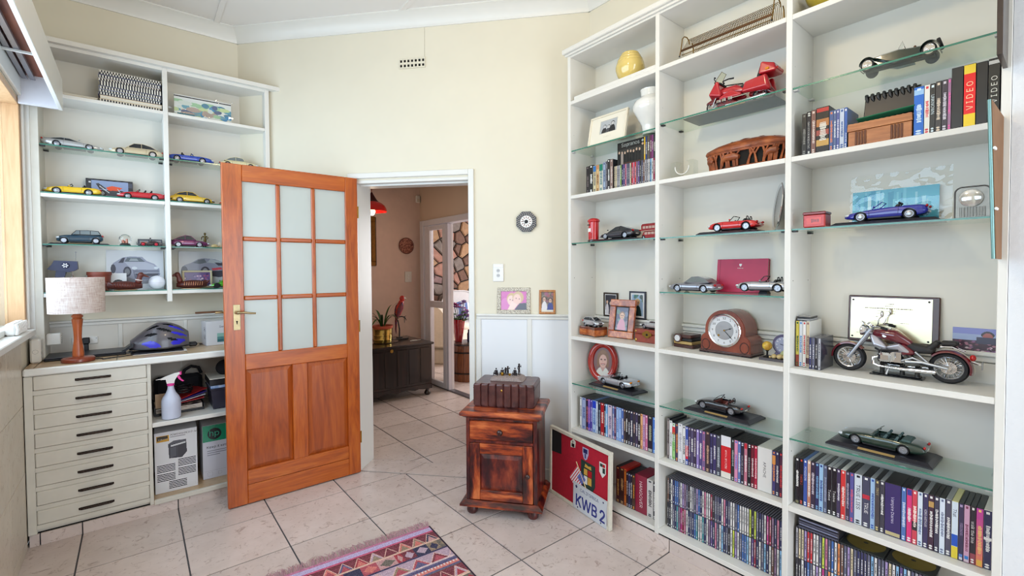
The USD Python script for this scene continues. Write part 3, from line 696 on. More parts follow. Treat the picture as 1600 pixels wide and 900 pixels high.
fg.part('drum',MB().lathe([(0.005,0),(0.008,0.010),(0.008,0.014)],12,M=tr(0.112,0.036,0.025)),gold,40)

# red felt board with badges, leaning on the bookcase
BL,BR,bh,lean=np.array([2.006,2.108,0.0]),np.array([1.938,1.570,0.0]),0.42,0.0
bx_=(BR-BL); bw=np.linalg.norm(bx_); bx_ /= bw; bnrm=np.array([-bx_[1],bx_[0],0]); bnrm=bnrm if bnrm[0] < 0 else -bnrm
bup=np.array([0,0,1.0])*cos(0.02)-bnrm*sin(0.02)
MBd=frame(BL+np.array([0.0,0.0,0.001]),bx_,bup)      # local z = out of the front
if MBd[:3,2] @ bnrm < 0: raise SystemExit('board frame')
pb=thing('badge_board','red felt pinboard in white frame leaning beside the bookcase with licence plate and badges','pinboard')
pb.part('board',MB().box(0.018,0.018,-0.012,bw-0.018,bh-0.018,0.0,M=MBd),pm('red_felt',(182,14,44),0.9,var=0.18,scale=80,bump=0.3,bscale=400))
wfr=pm('worn_white_frame',(226,220,204),0.5,var=0.12,scale=40)
for a in ((0,0,bw,0.019),(0,bh-0.019,bw,bh),(0,0.019,0.019,bh-0.019),(bw-0.019,0.019,bw,bh-0.019)):
    pb.part('frame_strip',MB().box(a[0],a[1],-0.014,a[2],a[3],0.008,0.002,M=MBd),wfr)
MBd=MBd @ np.diag([bw/0.60,1,1,1])
im,dr_=canvas(150,76,(206,210,216))
dr_.rectangle((0,0,149,75),outline=(150,150,160))
dr_.text((74,13),'CALIFORNIA',fill=(60,60,80),font=font(13),anchor='mm'); 
dr_.text((10,21),'KWB',fill=(34,46,130),font=font(44),stroke_width=1,stroke_fill=(34,46,130)); dr_.text((118,21),'2',fill=(34,46,130),font=font(44),stroke_width=1,stroke_fill=(34,46,130))
dr_.ellipse((10,6,18,14),fill=(60,60,80)); dr_.ellipse((132,6,137,11),fill=(60,60,80)); dr_.ellipse((20,66,24,70),fill=(60,60,80)); dr_.ellipse((124,66,128,70),fill=(60,60,80))
tilt=MBd @ tr(0.262,0.004,0.0085) @ rotm('z',math.radians(-1.0))
lp=pb.part('licence_plate',MB().box(0,0,-0.001,0.315,0.156,0.0005,0.0005,M=tilt),white_plastic,label='white licence plate with blue letters KWB 2')
lp.picture('plate_print',quant(im,8),tilt @ tr(0.002,0.002,0.0009),0.311,0.152,INKG)
def badge(name,poly,M,mat,thick=0.003): return pb.part(name,MB().prism(poly,0.0005,thick,M=M),mat)
blk=badge('black_patch',[(0.015,0.262),(0.125,0.272),(0.122,0.395),(0.012,0.402)],MBd,pm('black_cloth',(20,19,22),0.9,var=0.2))
wht=pm('white_stitching',(226,224,220),0.8,var=0.05)
blk.part('emblem',MB().tube([(0.095,0.385,0.004),(0.075,0.372,0.004),(0.062,0.350,0.004),(0.070,0.335,0.004),(0.088,0.318,0.004),(0.098,0.300,0.004)],[0.004,0.006,0.005,0.005,0.004,0.002],6).tube([(0.050,0.300,0.004),(0.070,0.288,0.004),(0.092,0.284,0.004)],0.004,6),wht,40)
c1=badge('white_pin',[(0.225,0.345),(0.268,0.352),(0.272,0.388),(0.250,0.400),(0.222,0.380)],MBd,pm('ivory_badge',(226,222,206),0.4,var=0.05)); c1.part('emblem',MB().box(0.236,0.352,0.003,0.262,0.372,0.0042,M=MBd).box(0.244,0.376,0.003,0.250,0.388,0.0042,M=MBd),black_plastic)
c2=badge('shield_pin',[(0.343,0.380),(0.398,0.380),(0.398,0.345),(0.384,0.318),(0.370,0.310),(0.356,0.318),(0.343,0.345)],MBd,pm('lilac_badge',(180,176,206),0.35,var=0.05)); c2.part('emblem',MB().box(0.352,0.350,0.003,0.390,0.374,0.0042,M=MBd).box(0.366,0.322,0.003,0.376,0.348,0.0042,M=MBd),pm('navy_enamel',(40,44,96),0.3,var=0.1))
c3=badge('green_shield',[(0.330,0.305),(0.460,0.300),(0.462,0.185),(0.440,0.150),(0.396,0.128),(0.352,0.150),(0.332,0.190)],MBd,pm('bottle_green_cloth',(30,52,44),0.85,var=0.15))
gd=pm('gold_thread',(206,158,66),0.6,var=0.1); rd=pm('red_enamel',(176,30,36),0.4,var=0.1)
c3.part('emblem',MB().box(0.360,0.228,0.003,0.392,0.262,0.0042,M=MBd).box(0.398,0.180,0.003,0.432,0.222,0.0042,M=MBd).prism([(0.366,0.272),(0.430,0.270),(0.424,0.290),(0.398,0.284),(0.372,0.292)],0.003,0.0042,M=MBd),gd)
c3.part('emblem',MB().box(0.398,0.226,0.003,0.434,0.262,0.0042,M=MBd),rd); c3.part('emblem',MB().box(0.362,0.176,0.003,0.392,0.222,0.0042,M=MBd),wht)
c4=badge('small_shield_pin',[(0.500,0.345),(0.556,0.345),(0.556,0.290),(0.528,0.262),(0.500,0.290)],MBd,wht); c4.part('emblem',MB().box(0.507,0.322,0.003,0.528,0.338,0.0042,M=MBd).box(0.530,0.290,0.003,0.549,0.318,0.0042,M=MBd),_mats['bottle_green_cloth']); c4.part('emblem',MB().box(0.530,0.322,0.003,0.549,0.338,0.0042,M=MBd),rd)
imf,df=canvas(60,46,(206,66,78))
for k in range(13):
    if k % 2: df.rectangle((0,k*46/13,59,(k+1)*46/13-1),fill=(232,226,232))
df.rectangle((0,0,26,24),fill=(86,96,168))
for i in range(5):
    for j in range(4): df.point((3+i*5,3+j*6),fill=(235,235,245))
fl=MBd @ tr(0.300,0.262,0.006) @ rotm('z',math.radians(-52))
fp=pb.part('flag_stick',MB().cyl((0,-0.012,0),(0.21,-0.012,0),0.0028,8) and MB().tube([tuple((fl @ np.array([-0.02,0,0,1]))[:3]),tuple((fl @ np.array([0.205,0,0,1]))[:3])],0.003,8),pm('pale_stick',(214,186,140),0.6,var=0.1),40)
Mf=fl @ tr(0.0,0,0.0) @ rotm('z',math.radians(0)); Mfl=frame((Mf @ np.array([0.0,-0.002,0.001,1]))[:3],(Mf[:3,:3] @ np.array([0,-1,0])),Mf[:3,:3] @ np.array([1,0,0]))
Mfl=frame((Mf @ np.array([0.115,-0.003,0.001,1]))[:3],Mf[:3,:3] @ np.array([0.25,-1,0]),Mf[:3,:3] @ np.array([-1,0,0]) if False else Mf[:3,:3] @ np.array([1,0.25,0]))
pb.picture('flag',imf,frame((Mf @ np.array([0.0,-0.003,0.001,1]))[:3],Mf[:3,:3] @ np.array([0.2,-1,0]),Mf[:3,:3] @ np.array([1,0.2,0])) @ tr(0,0,0),0.115,0.095,ink('flag_cloth',0.8))

# kilim rug with fringe
rg=thing('kilim_rug','multicoloured striped kilim rug with fringed end on the tiled floor','rug')
RW,RH=0.80,1.30; iw,ih=200,320
imr,dk=canvas(iw,ih,(150,70,84))
r2=random.Random(3)
pal=[(166,62,74),(96,92,128),(196,150,150),(122,58,70),(186,160,176),(112,104,96),(60,58,84),(208,120,112),(150,130,110),(176,84,96)]
bands=[(0,4,(190,120,150)),(4,12,(186,170,206)),(12,15,(196,88,120)),(15,33,'zig1'),(33,36,(214,178,160)),(36,54,'blocks'),(54,57,(70,64,96)),(57,75,'zig2'),(75,78,(214,190,190)),(78,94,'stripes'),(94,112,'zig1'),(112,116,(214,178,160)),(116,138,'blocks'),(138,160,'zig2'),(160,176,'stripes'),(176,200,'zig1'),(200,226,'blocks'),(226,250,'zig2'),(250,270,'stripes'),(270,320,'blocks')]
for y0,y1,kind in bands:
    if isinstance(kind,tuple): dk.rectangle((0,y0,iw,y1),fill=kind); continue
    if kind == 'stripes':
        for y in range(y0,y1,3): dk.rectangle((0,y,iw,y+2),fill=r2.choice(pal))
        for x in range(0,iw,4): dk.rectangle((x,y0+6,x+1,y0+8),fill=(226,210,206))
    elif kind == 'blocks':
        x=0
        while x < iw:
            w_=r2.randint(8,22); dk.rectangle((x,y0,x+w_,y1),fill=r2.choice(pal)); 
            dk.polygon([(x+w_/2,y0+2),(x+w_-2,(y0+y1)/2),(x+w_/2,y1-2),(x+2,(y0+y1)/2)],fill=r2.choice(pal)); x += w_
    else:
        dk.rectangle((0,y0,iw,y1),fill=pal[4] if kind == 'zig2' else pal[3]); x=0; h_=y1-y0; w_=18 if kind == 'zig1' else 24
        while x < iw:
            dk.polygon([(x,y1),(x+w_/2,y0+1),(x+w_,y1)],fill=r2.choice(pal)); dk.polygon([(x+4,y1),(x+w_/2,y0+h_*0.4),(x+w_-4,y1)],fill=r2.choice(pal))
            dk.line([(x,y1),(x+w_/2,y0+1),(x+w_,y1)],fill=(226,190,176),width=1); x += w_
px=np.asarray(imr).astype(int); nz=np.random.RandomState(5).randint(-16,17,px.shape[:2])[...,None]; stripe=np.random.RandomState(6).randint(-9,10,(ih,1,1))
imr=Image.fromarray(np.clip(px+nz+stripe,0,255).astype(np.uint8))
MR=frame((0.415,2.296,0.0065),(cos(math.radians(-4.6)),sin(math.radians(-4.6)),0),(sin(math.radians(4.6)),cos(math.radians(4.6)),0))
rg.part('weave',MB().box(0,-RH,-0.006,RW,0,-0.0005,0.001,M=MR),pm('rug_wool',(120,70,80),0.95,var=0.2,scale=200))
wool=ink('kilim_wool',0.95)
rg.picture('pattern',imr,MR @ tr(0,-RH,0),RW,RH,wool)
fr=MB(); r3=random.Random(11)
for k in range(230):
    x=RW*(k+r3.random())/230; L_=0.04+0.03*r3.random(); dx=r3.uniform(-0.022,0.022)
    fr.tube([(x,0,-0.003),(x+dx*0.4,L_*0.5,0.004+0.006*r3.random()),(x+dx,L_,-0.004+0.003*r3.random())],[0.0016,0.0013,0.0007],4)
V_,F_=fr.done(); frm=MB().add(V_,F_,MR)
q=rg.part('fringe',frm,pm('rug_fringe',(196,150,160),0.95,var=0.3,scale=60)); stage.GetPrimAtPath(q.path).SetCustomDataByKey('kind','stuff')
rg.part('edge_binding',MB().box(RW-0.004,-RH,-0.006,RW+0.006,0,0.001,0.002,M=MR).box(-0.006,-RH,-0.006,0.004,0,0.001,0.002,M=MR),pm('dark_binding',(52,40,58),0.9,var=0.2))
# ------------------------------------------------------------------ model cars
import manifold3d as m3
from scipy.interpolate import PchipInterpolator
def paint(name,col,metal=0.0,rough=0.25): return pm('car_paint_'+name,col,rough,metal=metal,coat=1.0,var=0.03)
tyre_m=pm('tyre_rubber',(30,30,34),0.75,var=0.15,scale=80)
rim_m=pm('alloy_rim',(176,178,186),0.35,metal=0.9,var=0.1)
glass_dark=pm('model_window_glass',(34,40,46),0.08,spec=0.8,var=0.1)
glass_pale=pm('model_window_pale',(120,130,132),0.1,spec=0.8,var=0.15)
trim_blk=pm('model_black_trim',(22,22,26),0.5,var=0.1)
seat_dark=pm('model_dark_seat',(38,36,38),0.6,var=0.15)
lamp_clear=pm('model_headlamp',(216,222,228),0.08,spec=0.9,var=0.06)
lamp_red=pm('model_tail_lamp',(196,26,24),0.15,spec=0.8,var=0.05)
lamp_amber=pm('model_amber_lamp',(232,140,30),0.15,var=0.05)
windscreen=pane('model_windscreen',(0.86,0.9,0.9),1.5)
plinth_m=pm('plinth_black',(34,34,42),0.35,var=0.1)
plaque_m=pm('plaque_gold',(198,168,110),0.35,metal=0.6,var=0.1)
SEC=[(0.0,0.0),(0.70,0.0),(0.93,0.06),(1.0,0.24),(1.0,0.48),(0.975,0.68),(0.925,0.83),(0.82,0.93),(0.62,0.98),(0.32,1.0),(0.0,1.0)]

def to_man(V,F):
    t=trimesh.Trimesh(V,F,process=True); t.merge_vertices(); t.fix_normals()
    if t.volume < 0: t.invert()
    return m3.Manifold(m3.Mesh(np.asarray(t.vertices,np.float32),np.asarray(t.faces,np.uint32)))
def man_arr(M):
    q=M.to_mesh(); return np.asarray(q.vert_properties[:,:3],float),np.asarray(q.tri_verts,int)

def car(label,loc,rz,col,L=0.24,W=0.098,top=None,green=None,wb=None,R=0.017,open_=None,plinth=None,rim='spoke',seats=seat_dark,roofcol=None,group=None,grille='slot',lights=True,taillamp=lamp_red,rear_spoiler=False,stripe=None,winmat=None,name='model_car',bumper=None,z0=0.010,tyre=None,wheelx=None,stand=None,ghw=None,hubcol=None):
    t=thing(name,label,'model car',loc,rz,group)
    top=top or [(0,0.034),(0.05,0.045),(0.25,0.048),(0.6,0.047),(0.85,0.040),(0.96,0.032),(1,0.024)]
    f_top=PchipInterpolator([a for a,_ in top],[b for _,b in top])
    f_w=PchipInterpolator([0,0.03,0.12,0.3,0.7,0.88,0.965,1],[0.72,0.86,0.96,1.0,1.0,0.95,0.80,0.60])
    f_b=PchipInterpolator([0,0.04,0.15,0.85,0.96,1],[0.022,0.014,z0,z0,0.012,0.016])
    zoff=(plinth or {}).get('h',0.0) + (stand or 0.0)
    wbv=wb or 0.56*L; xs0=wheelx if wheelx is not None else 0.0
    xf,xr=xs0+wbv/2,xs0-wbv/2
    rings=[]
    for u in np.concatenate([[0,0.012],np.linspace(0.04,0.96,25),[0.988,1]]):
        x=(u-0.5)*L; w,zt,zb=f_w(u)*W/2,float(f_top(u)),float(f_b(u))
        # wings bulge a little above the wheels
        bul=1+0.03*math.exp(-((x-xf)/(0.1*L))**2)+0.035*math.exp(-((x-xr)/(0.1*L))**2)
        half=[(a*w*(bul if 0.2 < b < 0.9 else 1),zb+b*(zt-zb)) for a,b in SEC]
        ring=[(x,y,z) for y,z in half]+[(x,-y,z) for y,z in half[-2:0:-1]]
        rings.append(ring)
    body=to_man(*MB().loft(rings).done())
    for x in (xf,xr):
        for s in (-1,1):
            c=m3.Manifold.cylinder(0.030,R*1.16,R*1.16,28).rotate((90,0,0)).translate((x,s*(W/2-0.010)+0.015,R)) if s == 1 else m3.Manifold.cylinder(0.030,R*1.16,R*1.16,28).rotate((90,0,0)).translate((x,-(W/2-0.010)+0.015,R))
            body=body - c
    cock=None
    if open_:
        a,b,zc=open_['a'],open_['b'],open_.get('z',0.018)
        hw=W/2*0.80
        cock=m3.CrossSection([[( a,-hw),(b,-hw*0.92),(b,hw*0.92),(a,hw)]]).offset(0.004,m3.JoinType.Round).extrude(0.08).translate((0,0,zc))
        body=body - cock
    V,F=man_arr(body); V=V+np.array([0,0,zoff])
    b_=t.part('body',(V,F),col,38)
    up=np.array([0,0,zoff])
    def P(*p): return (p[0],p[1],p[2]+zoff)
    # sill / underside
    t.part('chassis',MB().box(xr+R*1.25,-W/2*0.93,0.006+zoff,xf-R*1.25,W/2*0.93,z0+0.003+zoff,0.001),trim_blk)
    # wheels
    for x in (xf,xr):
        for s in (1,-1):
            M=frame((x,s*(W/2-0.004),R+zoff),(1,0,0),(0,0,1) if s == -1 else (0,0,-1))   # local z points out
            tw=0.017
            tl=MB().lathe([(R*0.60,-tw),(R*0.93,-tw),(R,-tw*0.85),(R,-tw*0.15),(R*0.93,0.0),(R*0.72,0.0005),(R*0.70,-0.003),(0.0,-0.0035)],28,M=M)
            wh=t.part('wheel',tl,tyre or tyre_m,40)
            r=R*0.70; rm=MB()
            rm.lathe([(r,-0.0025),(r*1.02,0.0006),(r*0.93,0.0006),(r*0.86,-0.0022)],24,M=M)
            if rim == 'spoke' or rim == 'fine':
                ns_=5 if rim == 'spoke' else 10
                for k in range(ns_):
                    a=2*pi*k/ns_+0.3; wdt=r*(0.20 if ns_ == 5 else 0.09)
                    q=M @ rotm('z',a)
                    rm.prism([(0,-wdt),(r*0.92,-wdt*0.75),(r*0.92,wdt*0.75),(0,wdt)],-0.0025,-0.0002,M=q)
                rm.lathe([(r*0.26,-0.002),(r*0.26,0.0005),(r*0.12,0.0010),(0,0.0010)],12,M=M)
            else:
                rm.lathe([(r*0.92,-0.002),(r*0.80,-0.0006),(r*0.45,0.0004),(r*0.40,0.0016),(0,0.0020)],20,M=M)
            wh.part('rim',rm,hubcol or rim_m,40)
    # greenhouse
    if green:
        green=[(x,0.045+(z-0.045)*(1.38 if z > 0.05 and W > 0.08 and z < 0.075 else 1.0)) for x,z in green]
        ztop=max(z for _,z in green); zb=green[0][1]; wb_,wt_=(ghw or (0.84,0.62)); wb_,wt_=W/2*wb_,W/2*wt_
        hw=lambda z: wb_+(wt_-wb_)*max(0.0,min(1.0,(z-0.045)/(ztop-0.045)))
        pts=green; n=len(pts); vv=[]
        for x,z in pts: vv += [P(x,hw(z),z),P(x,-hw(z),z)]
        ff=[]
        for i in range(n-1): a=2*i; ff += [(a,a+1,a+3),(a,a+3,a+2)]
        k0=len(vv); vv += [P((pts[0][0]+pts[-1][0])/2,wb_,min(pts[0][1],pts[-1][1])-0.004),P((pts[0][0]+pts[-1][0])/2,-wb_,min(pts[0][1],pts[-1][1])-0.004)]
        for i in range(n-1): ff += [(k0,2*i,2*(i+1)),(k0+1,2*(i+1)+1,2*i+1)]
        ff += [(k0,2*(n-1),2*(n-1)+1),(k0,2*(n-1)+1,k0+1),(k0,k0+1,1),(k0,1,0)]
        gm=trimesh.Trimesh(np.array(vv),np.array(ff),process=False); gm.fix_normals()
        t.part('roof',MB().tm(gm),roofcol or col,30)
        poly=sg.Polygon([(x,z) for x,z in pts]).buffer(-0.0028,join_style=1)
        if not poly.is_empty:
            mid=[q for q in green_pillars(pts,stripe)]
            for q in mid: poly=poly.difference(sg.box(q-0.0016,0,q+0.0016,1))
            for s in (1,-1):
                mb=MB()
                for g in getattr(poly,'geoms',[poly]):
                    if g.is_empty: continue
                    v2,f2=trimesh.creation.triangulate_polygon(g,engine='earcut')
                    v3=np.array([P(x,s*(hw(z)+0.0005),z) for x,z in v2]); 
                    mb.add(v3,f2)
                if mb.V: t.part('side_window',mb,winmat or glass_dark)
        def quad(i,j,name):
            (xa,za),(xb,zb2)=pts[i],pts[j]; nx_,nz_=(zb2-za),-(xb-xa); ln=math.hypot(nx_,nz_); nx_,nz_=nx_/ln,nz_/ln
            if nz_ < 0: nx_,nz_=-nx_,-nz_
            q=[]
            for tt,sy in ((0.10,1),(0.10,-1),(0.92,-1),(0.92,1)):
                x,z=xa+(xb-xa)*tt,za+(zb2-za)*tt; q.append(P(x+nx_*0.0006,sy*(hw(z)-0.0035),z+nz_*0.0006))
            t.part(name,MB().add(np.array(q),np.array([(0,1,2,3)])),winmat or glass_dark)
        quad(0,1,'windscreen'); quad(n-1,n-2,'rear_window')
    if open_:
        a,b,zc=open_['a'],open_['b'],open_.get('z',0.018); hw=W/2*0.80
        t.part('cockpit',MB().box(a+0.001,-hw*0.99,zc+zoff,b-0.001,hw*0.99,zc+0.003+zoff).box(a-0.002,-hw,zc+zoff,a+0.001,hw,float(f_top((a+L/2)/L))-0.003+zoff).box(b-0.004,-hw*0.92,zc+zoff,b+0.002,hw*0.92,float(f_top((b+L/2)/L))-0.003+zoff).box(a,-hw-0.003,zc+zoff,b,-hw+0.001,0.037+zoff).box(a,hw-0.001,zc+zoff,b,hw+0.003,0.037+zoff),seats)
        rows=open_.get('rows',[a+(b-a)*0.28])
        for x in rows:
            for s in (-1,1):
                M=tr(x,s*hw*0.46,zc+0.002+zoff)
                st=t.part('seat',MB().box(0.0,-hw*0.36,0,0.030,hw*0.36,0.010,0.004,M=M).loft([[(-0.002+0.0,-hw*0.35,0.004),(0.010,-hw*0.35,0.004),(0.010,hw*0.35,0.004),(-0.002,hw*0.35,0.004)],[(-0.009,-hw*0.33,0.026),(0.000,-hw*0.33,0.026),(0.000,hw*0.33,0.026),(-0.009,hw*0.33,0.026)],[(-0.011,-hw*0.2,0.033),(-0.004,-hw*0.2,0.033),(-0.004,hw*0.2,0.033),(-0.011,hw*0.2,0.033)]],M=M),seats,50)
                if open_.get('hoop'): st.part('roll_hoop',MB().tube([tuple((M @ np.array([-0.014,sy*hw*0.28,zz,1]))[:3]) for sy,zz in ((-1,0.02),(-0.9,0.036),(-0.4,0.043),(0.4,0.043),(0.9,0.036),(1,0.02))],0.0018,6),trim_blk,50)
                else: st.part('headrest',MB().box(-0.015,-hw*0.17,0.033,-0.007,hw*0.17,0.042,0.003,M=M),seats)
        xw=b-0.018; cc=[(xw+0.3*0.009*sin(k*2*pi/14),hw*0.46+0.009*cos(k*2*pi/14),0.040+0.009*sin(k*2*pi/14)*0.95+zoff) for k in range(14)]
        t.part('steering_wheel',MB().tube(cc,0.0011,5,closed=True).tube([(xw,hw*0.46,0.040+zoff),(xw+0.012,hw*0.46,0.034+zoff)],0.0012,5),trim_blk,50)
        # windscreen frame and glass
        zb_=float(f_top((b+L/2)/L)); hh=open_.get('ws',0.022); rk=open_.get('rake',0.020)
        lo=[(b+0.004,s*hw*0.98,zb_-0.002+zoff) for s in (-1,1)]; hi=[(b+0.004-rk,s*hw*0.80,zb_+hh+zoff) for s in (-1,1)]
        ws=t.part('windscreen_frame',MB().tube([lo[0],hi[0],(b+0.006-rk,0,zb_+hh+0.001+zoff),hi[1],lo[1]],0.0016,6),open_.get('wsmat',col),40)
        ws.part('windscreen',MB().add(np.array([lo[0],lo[1],hi[1],hi[0]]),np.array([(0,1,2,3)])),windscreen)
        if open_.get('tonneau'): t.part('folded_hood',MB().box(a-0.030,-hw*0.95,float(f_top((a-0.01+L/2)/L))-0.006+zoff,a-0.002,hw*0.95,float(f_top((a-0.01+L/2)/L))+0.004+zoff,0.004),open_['tonneau'])
    for s in (1,-1):
        xm=(open_['b']-0.004 if open_ else green[0][0]-0.012); t.part('door_mirror',MB().ell(P(xm,s*(W/2+0.002),0.049),(0.004,0.006,0.0035),1),col,50)
    # lamps, grille, bumpers, seams
    zn=float(f_top(0.965)); zt=float(f_top(0.02))
    if lights:
        for s in (1,-1):
            t.part('headlamp',MB().ell(P(L*0.452,s*W*0.345,zn-0.004),(0.011,0.009,0.0055),2),lamp_clear,60)
            t.part('tail_lamp',MB().ell(P(-L*0.487,s*W*0.33,zt-0.001),(0.004,0.010,0.005),2),taillamp,60)
    if grille: t.part('grille',MB().box(L*0.475,-W*0.18,0.018+zoff,L*0.501,W*0.18,0.024+zoff,0.002),trim_blk)
    t.part('number_plate',MB().box(-L*0.505,-0.012,0.022+zoff,-L*0.495,0.012,0.028+zoff,0.001),white_plastic)
    if bumper:
        t.part('bumper',MB().tube([P(L*0.44,-W*0.46,0.020),P(L*0.49,-W*0.32,0.020),P(L*0.508,0,0.020),P(L*0.49,W*0.32,0.020),P(L*0.44,W*0.46,0.020)],0.003,8),bumper,50)
        t.part('bumper',MB().tube([P(-L*0.44,-W*0.47,0.022),P(-L*0.495,-W*0.36,0.022),P(-L*0.505,0,0.022),P(-L*0.495,W*0.36,0.022),P(-L*0.44,W*0.47,0.022)],0.003,8),bumper,50)
    xd0,xd1=(xf-R*1.5,xr+R*1.7)
    for s in (1,-1):
        sm=MB()
        for x in (xd0,xd1):
            u=x/L+0.5; w,ztp,zbt=float(f_w(u))*W/2,float(f_top(u)),float(f_b(u))
            bul=1+0.03*math.exp(-((x-xf)/(0.1*L))**2)+0.035*math.exp(-((x-xr)/(0.1*L))**2)
            sm.tube([P(x,s*(a*w*(bul if 0.2 < b < 0.9 else 1)+0.00015),zbt+b*(ztp-zbt)) for a,b in SEC[3:7]],0.0005,4)
        t.part('door_seam',sm,trim_blk)
    if rear_spoiler: t.part('spoiler',MB().box(-L*0.49,-W*0.36,zt+0.006+zoff,-L*0.42,W*0.36,zt+0.009+zoff,0.001).box(-L*0.45,-W*0.30,zt-0.002+zoff,-L*0.44,-W*0.28,zt+0.007+zoff).box(-L*0.45,W*0.28,zt-0.002+zoff,-L*0.44,W*0.30,zt+0.007+zoff),trim_blk)
    if plinth:
        l2,w2,h2=plinth['l']/2,plinth['w']/2,plinth['h']; ox,oy=plinth.get('o',(0,0)); bv=min(0.016,h2)
        pl2=t.part('display_plinth',MB().loft([[(ox-l2,oy-w2,0),(ox+l2,oy-w2,0),(ox+l2,oy+w2,0),(ox-l2,oy+w2,0)],[(ox-l2,oy-w2,h2*0.35),(ox+l2,oy-w2,h2*0.35),(ox+l2,oy+w2,h2*0.35),(ox-l2,oy+w2,h2*0.35)],[(ox-l2+bv,oy-w2+bv,h2),(ox+l2-bv,oy-w2+bv,h2),(ox+l2-bv,oy+w2-bv,h2),(ox-l2+bv,oy+w2-bv,h2)]]),plinth_m,20)
        s=plinth.get('side',-1)
        if plinth.get('plaque',True): pl2.part('plaque',MB().add(np.array([(ox-0.055,oy+s*(w2-bv*0.25),h2*0.55),(ox+0.055,oy+s*(w2-bv*0.25),h2*0.55),(ox+0.055,oy+s*(w2-bv*0.85),h2*0.93),(ox-0.055,oy+s*(w2-bv*0.85),h2*0.93)])+np.array([0,s*0.0004,0.0005]),np.array([(0,1,2,3)])),plaque_m)
    if stand:
        t.part('display_stand',MB().box(-0.018,-0.02,0.0,0.018,0.02,0.004,0.001).loft([[(-0.018,-0.02,0.004),(0.018,-0.02,0.004),(0.018,0.02,0.004),(-0.018,0.02,0.004)],[(-0.012,-0.014,stand+0.008),(0.012,-0.014,stand+0.008),(0.012,0.014,stand+0.008),(-0.012,0.014,stand+0.008)]]),plinth_m)
    return t
def green_pillars(pts,given):
    if given is not None: return given
    x0,x1=pts[0][0],pts[-1][0]; return [x0+(x1-x0)*0.48]

LFT=pi/2     # nose towards the doorway end of the bookcase
# profiles (length fraction from tail, height)
ROAD=[(0,0.030),(0.03,0.041),(0.12,0.048),(0.30,0.049),(0.45,0.047),(0.62,0.048),(0.80,0.043),(0.93,0.034),(1,0.022)]
LONG=[(0,0.028),(0.03,0.038),(0.12,0.044),(0.30,0.046),(0.55,0.045),(0.65,0.046),(0.82,0.043),(0.94,0.035),(1,0.020)]
WEDGE=[(0,0.036),(0.03,0.044),(0.20,0.046),(0.45,0.045),(0.65,0.041),(0.85,0.032),(0.96,0.024),(1,0.018)]
pc=dict
# right bookcase
car('matt black supercar model on a black plinth between the red pillar box and red bus',(2.125,1.655,1.5585),LFT,paint('matt_black',(44,44,54),rough=0.35),L=0.235,W=0.100,top=WEDGE,green=[(0.055,0.037),(0.005,0.060),(-0.03,0.063),(-0.075,0.053),(-0.112,0.044)],wb=0.136,R=0.017,plinth=pc(l=0.30,w=0.145,h=0.013,plaque=False),ghw=(0.80,0.58))
car('bright red open roadster model with twin roll hoops on a dark plinth',(2.125,1.005,1.5565),LFT+0.03,paint('bright_red',(206,28,34)),L=0.222,W=0.098,top=LONG,wb=0.128,R=0.0175,wheelx=-0.002,open_=pc(a=-0.062,b=0.006,ws=0.020,rake=0.018,hoop=True,rows=[-0.048],wsmat=trim_blk),plinth=pc(l=0.27,w=0.145,h=0.014,plaque=False,o=(0.015,0)))
car('metallic grey grand tourer coupe model beside the pink book',(2.12,1.195,1.2875),LFT-0.05,paint('metallic_grey',(150,152,164),metal=0.6),L=0.25,W=0.10,top=LONG,green=[(0.035,0.046),(0.0,0.066),(-0.035,0.068),(-0.068,0.061),(-0.098,0.047)],wb=0.140,R=0.0175,winmat=glass_pale)
car('silver open two-seat roadster model raised on a black stand before the pink book',(2.12,0.872,1.2875),LFT+0.02,paint('silver',(190,192,198),metal=0.6),L=0.218,W=0.098,top=LONG,wb=0.135,R=0.0175,open_=pc(a=-0.062,b=0.004,ws=0.021,rake=0.018,hoop=True,rows=[-0.048],wsmat=trim_blk),stand=0.012)
car('black open two-seat model car with red tail lamps on a black plinth',(2.135,1.068,0.7165),LFT-0.03,paint('gloss_black',(22,22,30)),L=0.232,W=0.102,top=ROAD,wb=0.138,R=0.018,open_=pc(a=-0.050,b=0.018,ws=0.020,rake=0.020,rows=[-0.036],hoop=True,seats=None),seats=pm('model_red_brown_seat',(120,60,52),0.6,var=0.2),plinth=pc(l=0.315,w=0.155,h=0.015,side=1,o=(-0.01,0.0)))
car('blue open four-seat model car on a dark plinth before the clear plastic wallet',(2.128,0.455,1.5565),LFT+0.03,paint('deep_blue',(34,44,156)),L=0.24,W=0.098,top=[(0,0.034),(0.03,0.046),(0.12,0.050),(0.35,0.050),(0.55,0.047),(0.75,0.041),(0.93,0.033),(1,0.024)],wb=0.139,R=0.0175,wheelx=-0.002,open_=pc(a=-0.050,b=0.030,ws=0.022,rake=0.028,rows=[-0.030],z=0.02),rim='disc',plinth=pc(l=0.31,w=0.145,h=0.014,plaque=False,o=(0.0,0)))
car('dark green open four-seat model car on a black plinth above the film cases',(2.150,0.462,0.7185),LFT-0.02,paint('racing_green',(26,50,40)),L=0.262,W=0.102,top=[(0,0.030),(0.03,0.041),(0.12,0.047),(0.35,0.049),(0.58,0.047),(0.65,0.047),(0.82,0.042),(0.94,0.034),(1,0.022)],wb=0.142,R=0.0175,open_=pc(a=-0.060,b=0.022,ws=0.022,rake=0.024,rows=[-0.012,-0.045],z=0.02,tonneau=pm('teal_hood',(66,92,92),0.7,var=0.1)),seats=pm('model_teal_seat',(70,96,98),0.6,var=0.15),plinth=pc(l=0.315,w=0.16,h=0.015,side=1,o=(0.0,0.006)),stripe=[])
